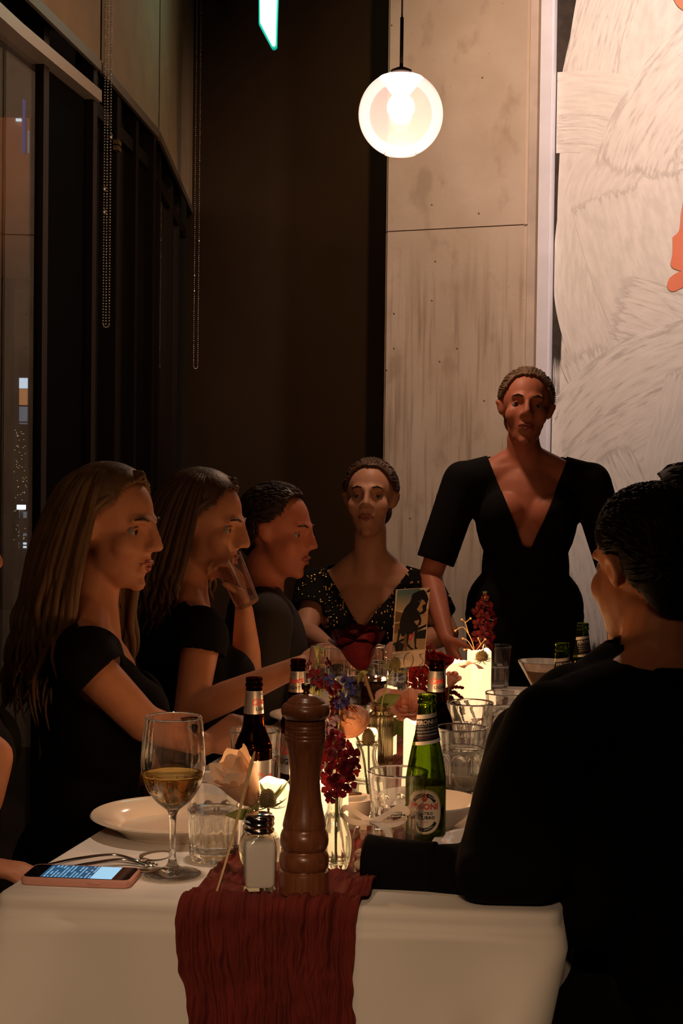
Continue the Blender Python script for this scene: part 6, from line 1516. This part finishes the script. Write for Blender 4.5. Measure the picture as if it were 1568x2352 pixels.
def person(label, head_c, head_ypr, yaw, pelvis, sk, cloth_m, sex='f', sh_w=.175, sh_z=None, arms=None, standing=False, sleeves=1.0, neck_y=None, vneck=None, hair=None, voxel=.0065, brow=None, eyes=True, torso_top=None, cloth_in=.012, extra=()):
    fem = sex == 'f'
    root = thing('person', label, 'person', (pelvis[0], pelvis[1], 0)); root['_sk'] = 0
    H = head_frame(head_c, *head_ypr); f = Vector((-math.sin(math.radians(yaw)), math.cos(math.radians(yaw)), 0)); r = Vector((math.cos(math.radians(yaw)), math.sin(math.radians(yaw)), 0)); Z = Vector((0, 0, 1))
    pel = Vector(pelvis); shc = Vector(torso_top) if torso_top else Vector((head_c[0], head_c[1], 0)) * .75 + Vector((pel.x, pel.y, 0)) * .25 - f * .03 + Z * (sh_z if sh_z else head_c[2] - .232)
    chest = pel.lerp(shc, .68) + f * .02; belly = pel.lerp(shc, .3) + f * .01
    Rt = Matrix((r, f, Z)).transposed()
    B = Blob(); head_prims(B, H, fem)
    nb = H @ Vector((0, -.022, -.085)); B.chain([shc + Z * .015, shc.lerp(nb, .55), nb], [.066, .056 if not fem else .050, .054 if not fem else .048])
    T = Blob()                                   # torso prims shared by clothes
    for sx in (-1, 1): B.cap(shc.lerp(nb, .50) - f * .012, shc + r * sx * sh_w * .62 - Z * .004, .046, .040)
    sr = .052 if not fem else .043
    S = {-1: shc - r * sh_w - Z * .025, 1: shc + r * sh_w - Z * .025}
    tors = [('e', chest, (.155 if not fem else .135, .105 if not fem else .095, .17)), ('e', belly, (.145 if not fem else .115, .105 if not fem else .09, .16)), ('e', pel, (.165 if not fem else .16, .115, .13)), ('e', shc - Z * .05, (.13, .075, .075))]
    if fem:
        for sx in (-1, 1): tors.append(('e', chest + f * .075 + r * sx * .062 + Z * .01, (.056, .052, .058)))
    limbs = []
    for sx in (-1, 1):
        limbs.append(('sh', shc + r * sx * .03, S[sx], .058, sr))
    ar = {}
    for sx in (-1, 1):
        a = (arms or {}).get(sx)
        if a is None: a = dict(el=S[sx] + r * sx * .05 - f * .04 - Z * .27, wr=S[sx] + f * .16 - Z * .33 + r * sx * .0, d=(f * .9 - Z * .3), n=-Z, curl=.5)
        ar[sx] = a
    au, af = (.047, .034) if not fem else (.039, .029)
    for src, infl in ((B, 0), (T, cloth_in)):
        for k, c, sc in tors: src.ell(c, [s + infl for s in sc], Rt)
        for _, a, b2_, r0, r1 in limbs: src.cap(a, b2_, r0 + infl, r1 + infl)
    for sx in (-1, 1):
        a = ar[sx]; el = Vector(a['el']); wr = Vector(a['wr']); wb = el.lerp(wr, a.get('wb', 1.0))
        kk = a.get('k', 1.0)
        B.chain([S[sx], S[sx].lerp(el, .5), el, el.lerp(wb, .35), wb], [sr, au, (af + .006) * kk, (af + .005) * kk, (.0245 if not fem else .021) * (kk ** .5)])
        hand_prims(B, wb, a['d'], a['n'], a.get('side', f), a.get('curl', .5), a.get('thumb', .6), a.get('hs', 1.0 if not fem else .90))
        if sleeves > 0:
            ci = cloth_in + .004
            if sleeves <= .5:
                T.cap(S[sx], S[sx].lerp(el, sleeves * 2), sr + ci, au + ci)
            else:
                w2 = el.lerp(wr, min(1, (sleeves - .5) * 2)); T.chain([S[sx], S[sx].lerp(el, .5), el, el.lerp(w2, .4), w2], [sr + ci, au + ci + .004, (af + ci + .010) * kk, (af + ci + .008) * kk, (.030 + ci) * kk])
    for (p_, q_, r0_, r1_) in extra: T.cap(p_, q_, r0_, r1_)
    legs = Blob()
    for sx in (-1, 1):
        hip = pel + r * sx * .085 - Z * .02
        if standing: kn = hip + f * .02 - Z * .40; an = Vector((hip.x, hip.y, .09)) + r * sx * .01
        else: kn = hip + f * .42 + r * sx * .03; kn.z = .50; an = kn + f * .05; an.z = .09
        for src, infl in ((B, -.004), (legs, .010)):
            src.chain([hip, hip.lerp(kn, .5), kn, kn.lerp(an, .35), an], [.082 + infl, .068 + infl, .052 + infl, .050 + infl, .034 + infl])
        ft = an + f * .15; ft.z = .032
        B.cap(an - Z * .03, ft, .030, .028)
        q = Blob(); q.chain([Vector((an.x, an.y, .040)) - f * .03, Vector((an.x, an.y, .040)) + f * .05, ft + f * .03], [.040, .040, .036]); me = q.mesh(.008, 4)
        obj('shoe', local(me, root), m_shoe, root)
    body = obj('body', local(B.mesh(voxel, 6), root), sk, root)
    ck = T.mesh(.0085, 5)
    if standing:
        legs2 = legs
    if neck_y is not None or vneck is not None:
        top = shc.z + (neck_y if neck_y is not None else .02)
        def keep(c):
            v = c - shc; lx = v.dot(r); ly = v.dot(f)
            if c.z > top and abs(lx) < .10: return False
            if vneck is not None and ly > -.02 and c.z > shc.z - vneck:
                hw = .012 + .085 * (c.z - (shc.z - vneck)) / vneck
                if abs(lx) < hw: return False
            return True
        pls = [(Vector((0, 0, top)), Vector((0, 0, 1)))]
        if vneck is not None:
            pls = [(Vector((0, 0, top)), Z)]
            for sx in (-1, 1):
                base = Vector((shc.x, shc.y, shc.z - vneck)) + r * sx * .012; dr = (r * sx * .085 + Z * vneck).normalized(); pls.append((base, dr.cross(f)))
        keep_faces(ck, keep, pls)
    if sleeves and sleeves <= 1:
        def keep2(c):
            for sx in (-1, 1):
                a = ar[sx]; el = Vector(a['el']); wr = Vector(a['wr']); 
                if sleeves <= .5: p0, p1 = S[sx], S[sx].lerp(el, sleeves * 2)
                else: p0, p1 = el, el.lerp(wr, (sleeves - .5) * 2)
                d = (p1 - p0).normalized(); h = (c - p1).dot(d); w_ = ((c - p1) - d * h).length
                if -.001 < h < .07 and w_ < .055: return False
            return True
        pls = []
        for sx in (-1, 1):
            a = ar[sx]; el = Vector(a['el']); wr = Vector(a['wr'])
            p0, p1 = (S[sx], S[sx].lerp(el, sleeves * 2)) if sleeves <= .5 else (el, el.lerp(wr, (sleeves - .5) * 2))
            pls.append((p1, (p1 - p0).normalized()))
        keep_faces(ck, keep2, pls)
    top_o = obj('top' if fem else 'jacket', local(ck, root), cloth_m, root)
    sol = top_o.modifiers.new('s', 'SOLIDIFY'); sol.thickness = .003; sol.offset = 1
    obj('skirt' if (fem and not standing) else ('dress_skirt' if standing else 'trousers'), local((legs.mesh(.010, 5)), root), cloth_m, root)
    del root['_sk']
    root['_sk'] = 1; del root['_sk']
    if eyes:
        root_sk[root.name] = sk
        face(root, H, brow or m_dkbrown_h, sk, fem)
    if hair: hair(root, H)
    return root, H, S, shc, r, f, body
root_sk = {}
def face(root, H, bm_, sk, fem):
    inv = root.matrix_basis.inverted()
    for sx in (-1, 1):
        V, F = sphere((0, 0, 0), .0122, 16, 12); ey = obj('eye', mesh(V, F), m_eye, root); ey.matrix_local = inv @ H @ Matrix.Translation((sx * .031, .0605, .004))
        q = MB(); q.tube([H @ Vector((sx * x, y, z)) for x, y, z in ((.015, .0855, .027), (.028, .0815, .0315), (.044, .0705, .027))], [.0022, .0030, .0012], 7); q.wobj('eyebrow', bm_, root)
        q = MB(); q.tube([H @ Vector((sx * x, y, z)) for x, y, z in ((.019, .0690, .0080), (.031, .0735, .0120), (.042, .0640, .0070))], [.0018, .0026, .0015], 7); q.wobj('eyelid', sk, root)
    q = MB(); q.tube([H @ Vector((x, y, z)) for x, y, z in ((-.022, .083, -.057), (-.008, .0905, -.0525), (0, .0905, -.054), (.008, .0905, -.0525), (.022, .083, -.057))], [.0010, .0048, .0045, .0048, .0010], 8)
    q.tube([H @ Vector((x, y, z)) for x, y, z in ((-.020, .083, -.0595), (0, .0905, -.0650), (.020, .083, -.0595))], [.0010, .0058, .0010], 8); q.wobj('lips', m_lip, root)

def cap_blob(H, g=.010):
    R = H.to_3x3(); B = Blob(); B.ell(H @ Vector((0, -.016, .034)), (.073 + g, .093 + g, .082 + g), R); return B
def hair_short(m, line=.055, low=-.045, g=.011, seed=1, n=260, ln=.022):
    def fn(root, H):
        B = cap_blob(H, g); R = H.to_3x3(); B.ell(H @ Vector((0, -.060, -.030)), (.060, .040, .050), R)
        inv = H.inverted(); me = B.mesh(.006, 3)
        def keep(c):
            p = inv @ c
            if p.y > line - .25 * abs(p.x) - max(0, .055 - p.z) * .9: return False
            if p.z < low and p.y > -.05: return False
            if abs(p.x) > .055 and -.034 < p.y < .016 and p.z < .026: return False
            if p.z < -.010 and p.y > -.012: return False
            return p.z > -.075
        keep_faces(me, keep); o = obj('hair', local(me, root), m, root); s = o.modifiers.new('s', 'SOLIDIFY'); s.thickness = .008; s.offset = -1
        r_ = random.Random(seed); q = MB(); k = 0
        while k < n:
            v = Vector((r_.gauss(0, 1), r_.gauss(0, 1), r_.gauss(0, 1))).normalized(); p = Vector((v.x * (.073 + g), -.016 + v.y * (.093 + g), .034 + v.z * (.082 + g)))
            if not (keep(H @ p) and p.z > -.03): continue
            d = Vector((v.x * .5, -.9, -.35 if p.y < -.02 else .1)); d = (d - v * d.dot(v)).normalized(); d = (d + v * .10 + Vector((r_.gauss(0, .16), r_.gauss(0, .16), r_.gauss(0, .16)))).normalized(); e = p + d * ln * 1.5; c_ = Vector((0, -.016, .034)); S_ = Vector((.073 + g, .093 + g, .082 + g)); onel = lambda q_: (lambda w_: c_ + Vector((w_.x * S_.x, w_.y * S_.y, w_.z * S_.z)))(Vector(((q_ - c_).x / S_.x, (q_ - c_).y / S_.y, (q_ - c_).z / S_.z)).normalized()); m_p = onel(p.lerp(e, .5)); e = onel(e) + v * .001
            q.tube([H @ (p - v * .002), H @ (m_p + v * .0015), H @ e], [.0012, .0019, .0004], 5); k += 1
        q.wobj('hair_tufts', m, root, kind='stuff')
    return fn
def hair_long(m, length=.34, n=150, seed=2, front=.06, wave=.012, spread=.035, fwd=0.0):
    def fn(root, H):
        B = cap_blob(H, .012); R = H.to_3x3(); B.ell(H @ Vector((0, -.055, -.04)), (.078, .055, .085), R)
        inv = H.inverted(); me = B.mesh(.006, 3)
        def keep(c):
            p = inv @ c; return not (p.y > front - .30 * abs(p.x) * 1.0 - max(0, .06 - p.z) * .75)
        keep_faces(me, keep); o = obj('hair', local(me, root), m, root); s = o.modifiers.new('s', 'SOLIDIFY'); s.thickness = .008; s.offset = -1
        r_ = random.Random(seed); q = MB()
        for i in range(n):
            th = r_.uniform(1.15, 2 * PI - 1.15) ; rad_ = .080 + r_.uniform(0, .014)      # 0 = face direction
            dx, dy = math.sin(th), math.cos(th)
            side_p = Vector((dx * rad_ * 1.0, -.016 + dy * (rad_ + .018), .03 + r_.uniform(-.02, .01)))
            topp = Vector((dx * .018, -.02 + dy * .02, .118 + r_.uniform(-.003, .004)))
            midp = Vector((dx * rad_ * .72, -.016 + dy * (rad_ + .01) * .72, .092))
            L = length * r_.uniform(.75, 1.05); low = side_p + Vector((dx * spread, dy * spread + fwd, -.12)); end = low + Vector((dx * spread * .6 + r_.gauss(0, .01), dy * spread * .4 + fwd, -(L - .12)))
            # keep hair off the face
            P = [H @ topp, H @ midp, H @ side_p]
            if dy > .2: continue
            w_ = H @ low; e = H @ end; e.z = w_.z - (L - .12); ph = r_.uniform(0, 6)
            for k in range(1, 7):
                f_ = k / 6; p = w_.lerp(e, f_); p += Vector((math.cos(ph + f_ * 9), math.sin(ph + f_ * 9), 0)) * wave * f_; P.append(p) if k > 1 else P.append(w_)
            q.tube(spline(P, 3), [.004, .008, .0085, .0075, .0065, .004, .001], 6)
        for i in range(70):
            sx = -1 if i % 2 else 1; f_ = r_.random(); x0 = sx * (.006 + .052 * f_)
            P = [Vector((sx * .004, .045 - .05 * f_, .1175 - .004 * f_)), Vector((x0 * .9, .052 - .06 * f_, .108 - .02 * f_)), Vector((sx * (.076 + .004 * f_), .018 - .045 * f_, .058 - .02 * f_)), Vector((sx * .088, -.022 - .03 * f_, -.005)), Vector((sx * .088, -.040 - .03 * f_, -.075))]
            P = [H @ p for p in P]; e = P[-1].copy(); ph = r_.uniform(0, 6); L = length * r_.uniform(.55, .95)
            for k in range(1, 6): P.append(e + Vector((math.cos(ph + k * 1.3) * wave, math.sin(ph + k * 1.3) * wave, -(L - .15) * k / 5)))
            q.tube(spline(P, 3), [.002, .005, .006, .0065, .006, .005, .001], 6)
        q.wobj('hair_locks', m, root, kind='stuff')
    return fn
def hair_up(m):
    def fn(root, H):
        hair_short(m, .058, -.06, .009, 4, 600, .022)(root, H)
        B = Blob(); B.ell(H @ Vector((0, -.115, .055)), (.036, .032, .036), H.to_3x3()); obj('hair_bun', local(B.mesh(.006, 2), root), m, root)
    return fn

Zv = Vector((0, 0, 1))
# -- foreground man on the right, seen from behind, head turned to the left
hc = A(1486, 1308, 2.26); shp = A(1232, 1650, 2.16); elp = A(1120, 2002, 2.055); wrp = A(868, 1992, 2.10)
pel6 = Vector((0.56, 2.12, .54))
p6 = person('man in a black suit in the right foreground, back to us, elbow on the table', hc, (30, -6, 0), 38, pel6, m_sk2, m_suit, 'm', .205, None,
            arms={-1: dict(el=elp, wr=wrp, d=(wrp - elp), n=(0, .2, -1), side=(0, 1, 0), curl=1.5, thumb=.2, k=.62, wb=.55, hs=.62), 1: dict(el=(.80, 2.10, .76), wr=(.66, 2.42, .78), d=(-.5, .8, 0), n=(0, 0, -1), curl=.5)},
            sleeves=.985, neck_y=.075, hair=hair_short(m_black_h, .050, -.045, .012, 3, 900, .020), voxel=.004, torso_top=(.455, 2.215, 0.995), cloth_in=.008, extra=[(A(1270, 1680, 2.17), A(1225, 1998, 2.03), .055, .046), (A(1108, 2008, 1.995), A(1236, 1998, 1.99), .036, .042), (A(1108, 2008, 1.995), A(1120, 2002, 2.055), .034, .032), (A(1205, 1700, 2.14), A(1112, 2003, 2.01), .05, .038), (A(1330, 1650, 2.2), A(1340, 2060, 2.08), .08, .07), (A(1290, 1645, 2.19), A(1475, 1530, 2.26), .050, .060), (A(1475, 1530, 2.26), A(1640, 1580, 2.26), .062, .05)])
root6 = p6[0]
# sleeve cuff: flared end of the jacket sleeve, and the collar
dcf = (wrp - elp).normalized()
def sleeve_cuff(root, wr, d, r0, r1, L, m):
    Rm = frame_from(d)
    V, F = lathe([(r0, -L), (r0 * 1.05, -L * .5), (r1, 0), (r1 + .003, .001), (r1 + .003, -.002), (r0 * 1.05 + .004, -L * .5), (r0 + .004, -L)], 36, lambda t, r, z: r * (1 + .09 * math.sin(2 * t + .6) + .04 * math.sin(3 * t)))
    return wobj('sleeve_cuff', [wr + Rm @ Vector(v) for v in V], F, m, root)
sleeve_cuff(root6, wrp + dcf * .012 + Vector((0, 0, .002)), dcf, .033, .041, .095, m_suit)
Bc = Blob(); nb6 = p6[1] @ Vector((0, -.030, -.105)); rr6 = p6[4]; ff6 = p6[5]
for a in np.linspace(.7, 2 * PI - .7, 16):
    a2 = a + .34; c0_ = nb6 - Zv * .046
    Bc.cap(c0_ + rr6 * .070 * math.sin(a) + ff6 * .078 * math.cos(a), c0_ + rr6 * .070 * math.sin(a2) + ff6 * .078 * math.cos(a2), .016)
obj('collar', local(Bc.mesh(.007, 3), root6), m_suit, root6)

# -- second man beyond him at the far right
person('person with black hair at the far right edge, behind the foreground man', A(1572, 1216, 2.85), (70, 0, 0), 60, (.78, 2.80, .54), m_sk2, m_suit, 'm', .20, None, sleeves=.97, neck_y=.05, hair=hair_short(m_black_h, .052, -.045, .012, 5, 300, .02), voxel=.0075)

# -- women and men along the left side
p1 = person('long haired woman at the left, first in the row, bare arm raised to the table', A(258, 1212, 2.95), (-112, -8, 0), -80, (-.50, 2.93, .54), m_sk1, m_black, 'f', .165, .985,
            arms={1: dict(el=A(330, 1660, 2.76), wr=A(468, 1712, 2.80), d=(.78, .25, .42), n=(.1, .6, -.8), side=(.3, -.5, .8), curl=.85, thumb=.8), -1: dict(el=(-.46, 3.13, .76), wr=(-.34, 3.03, .655), d=(.5, -.6, -.2), n=(0, 0, -1), curl=.4)},
            sleeves=.10, neck_y=.0, vneck=.12, hair=hair_long(m_blond_h, .40, 170, 3, .058, .016, .030), voxel=.005)
r1 = p1[0]
for k in (0.55, .62):       # rings
    pass
p2 = person('brown haired woman at the left, second in the row, arm stretched over the table', A(470, 1205, 3.42), (-104, -12, 0), -70, (-.38, 3.46, .54), m_sk1, m_black, 'f', .165, .985,
            arms={1: dict(el=A(436, 1636, 3.22), wr=A(690, 1528, 3.10), d=(.88, -.05, .36), n=(.2, .5, -.8), side=(0, -.4, .9), curl=.6, thumb=.5), -1: dict(el=(-.22, 3.62, .84), wr=A(560, 1400, 3.40), d=(-.25, -.1, .95), n=(-.6, -.3, 0), side=(-.2, -1, 0), curl=.75, thumb=.9)},
            sleeves=.10, neck_y=.0, vneck=.10, hair=hair_long(m_brown_h, .26, 150, 5, .060, .010, .022), voxel=.005)
p3 = person('ruddy faced man with dark hair, third in the row on the left', A(640, 1222, 3.95), (-112, -8, 0), -82, (-.24, 4.02, .54), m_sk3, m_charc, 'm', .195, .97, sleeves=.97, neck_y=.05, hair=hair_short(m_dkbrown_h, .050, -.045, .012, 7, 700, .020), voxel=.0075)
p4 = person('person in a dark top with gold sequins at the far end of the table', A(850, 1148, 4.45), (172, 6, 0), 170, (.07, 4.55, .56), m_sk4, m_black, 'f', .165, 1.0,
            arms={1: dict(el=(-.10, 4.36, .86), wr=(-.03, 4.20, .84), d=(.6, -.6, .1), n=(0, 0, -1), curl=.5), -1: dict(el=(.31, 4.40, .86), wr=(.20, 4.22, .84), d=(-.5, -.7, .1), n=(0, 0, -1), curl=.5)},
            sleeves=.30, neck_y=.0, vneck=.12, hair=hair_up(m_brown_h), voxel=.0065)
# sequins on the dark top
r9 = random.Random(8); q = MB(); Sp = p4[3]
tops = [o for o in p4[0].children if o.name.startswith('top')][0]
pg = [p for p in tops.data.polygons if p.normal.y < -.15 and p.center.z > .62]
for p in r9.sample(pg, min(420, len(pg))):
    n_ = (p.normal + Vector((r9.gauss(0, .35), r9.gauss(0, .35), r9.gauss(0, .35)))).normalized(); Rm = frame_from(n_); c = Vector(p.center) + p.normal * .0045
    V, F = lathe([(0, 0), (.0042, 0.0004), (.0042, 0.0008), (0, .0012)], 8); q.add([c + Rm @ Vector(v) for v in V], F)
q.obj('sequins', mat('gold_sequin', (.80, .52, .18), .15, 1.0), p4[0], kind='stuff')
p5 = person('standing woman in a black V-neck dress in front of the concrete column', A(1207, 940, 4.42), (176, 4, -4), 176, (.545, 4.50, .93), m_sk3, m_black, 'f', .185, None,
            arms={1: dict(el=(.262, 4.46, 1.02), wr=(.300, 4.26, .86), d=(.3, -.5, -.75), n=(.9, .2, 0), side=(0, -1, 0), curl=.5), -1: dict(el=(.815, 4.46, 1.02), wr=(.77, 4.27, .86), d=(-.3, -.5, -.75), n=(-.9, .2, 0), side=(0, -1, 0), curl=.5)},
            standing=True, sleeves=.42, neck_y=.03, vneck=.21, hair=hair_up(m_grey_h), voxel=.006, torso_top=(.54, 4.46, 1.325))
# skirt of the standing woman as one falling panel
r5_ = p5[0]
V, F = lathe([(.150, .98), (.168, .90), (.172, .75), (.165, .5), (.160, .30), (.152, .30), (.160, .5), (.166, .75), (.162, .9), (.146, .98)], 40, lambda t, r, z: r * (1 + .03 * math.sin(7 * t)) * (1 - .22 * abs(math.sin(t))))
obj('skirt', mesh(V, F), m_black, r5_)
p0 = person('person in black at the left frame edge, bare upper arm beside the table corner', A(-150, 1250, 2.50), (-85, -6, 0), -82, (-.665, 2.47, .54), m_sk2, m_black, 'f', .165, .985,
            arms={1: dict(el=A(-20, 1740, 2.36), wr=A(-75, 1985, 2.28), d=(.8, -.05, -.1), n=(0, 0, -1), side=(0, 1, 0), curl=.35, thumb=.3), -1: dict(el=(-.80, 2.66, .74), wr=(-.70, 2.58, .63), d=(.9, -.2, -.2), n=(0, 0, -1), curl=.4)},
            sleeves=.08, neck_y=.0, vneck=.10, hair=hair_long(m_dkbrown_h, .30, 130, 6, .060, .010, .020), voxel=.006)

# jewellery of the row
def ring_on(root, c, d, R, r_, nm='ring'):
    Rm = frame_from(d); V, F = tube([Vector(c) + Rm @ Vector((R * math.cos(a), R * math.sin(a), 0)) for a in np.linspace(0, 2 * PI, 25)], r_, 6); return wobj(nm, V, F, m_gold_j, root)
d1 = Vector((.78, .25, .42)).normalized()
ring_on(p1[0], A(468, 1712, 2.80) - d1 * .012, d1, .0235, .0016, 'bracelet')

# raised drinking glass held by the second woman
cup = thing('drinking_glass', 'raised tilted glass held near the face of the second woman on the left', 'glass', A(545, 1335, 3.36), (math.radians(10), math.radians(-24), 0))
V, F = lathe([(0, -.058), (.024, -.058), (.027, -.056), (.0335, .058), (.0325, .0585), (.0255, -.050), (0, -.052)], 40); obj('glass_body', mesh(V, F), m_gl, cup, auto=40)

# ------------------------------------------------------------------ chairs under the seated guests
def chair(loc, yaw, label):
    t = thing('dining_chair', label, 'chair', loc, (0, 0, math.radians(yaw)), 'dark dining chairs around the table')
    V, F = rbox(.21, .20, .405, .435, .05, 5, .006); obj('seat', mesh(V, F), m_wood_d, t, auto=40)
    for sx in (-1, 1):
        q = MB(); q.tube([(sx * .18, .17, 0), (sx * .175, .165, .41)], [.014, .018], 8); q.obj('leg', m_wood_d, t)
        q = MB(); q.tube(spline([(sx * .18, -.20, 0), (sx * .175, -.18, .42), (sx * .17, -.225, .84)], 5), [.014, .018, .014], 8); q.obj('leg', m_wood_d, t)
    V, F = grid(lambda u, v: Vector(((u - .5) * .34, -.205 - .02 * math.sin(PI * u) - .02 * v, .62 + .21 * v)), 8, 3); V2 = [v - Vector((0, .012, 0)) for v in V]; q = MB(); q.add(V, F); q.add(V2, F)
    n0 = 9; 
    q.obj('backrest', m_wood_d, t, recalc=False)
    return t

for nm_, (cx_, cy_), yw_ in (('the man in the black suit', (.56, 2.12), 38), ('the far right man with black hair', (.78, 2.80), 60), ('the long haired woman on the left', (-.50, 2.93), -80), ('the brown haired woman on the left', (-.38, 3.46), -70), ('the ruddy faced man', (-.24, 4.02), -82), ('the guest in gold sequins', (.07, 4.55), 170)):
    chair((cx_, cy_, 0), yw_, 'dark wooden dining chair under ' + nm_)
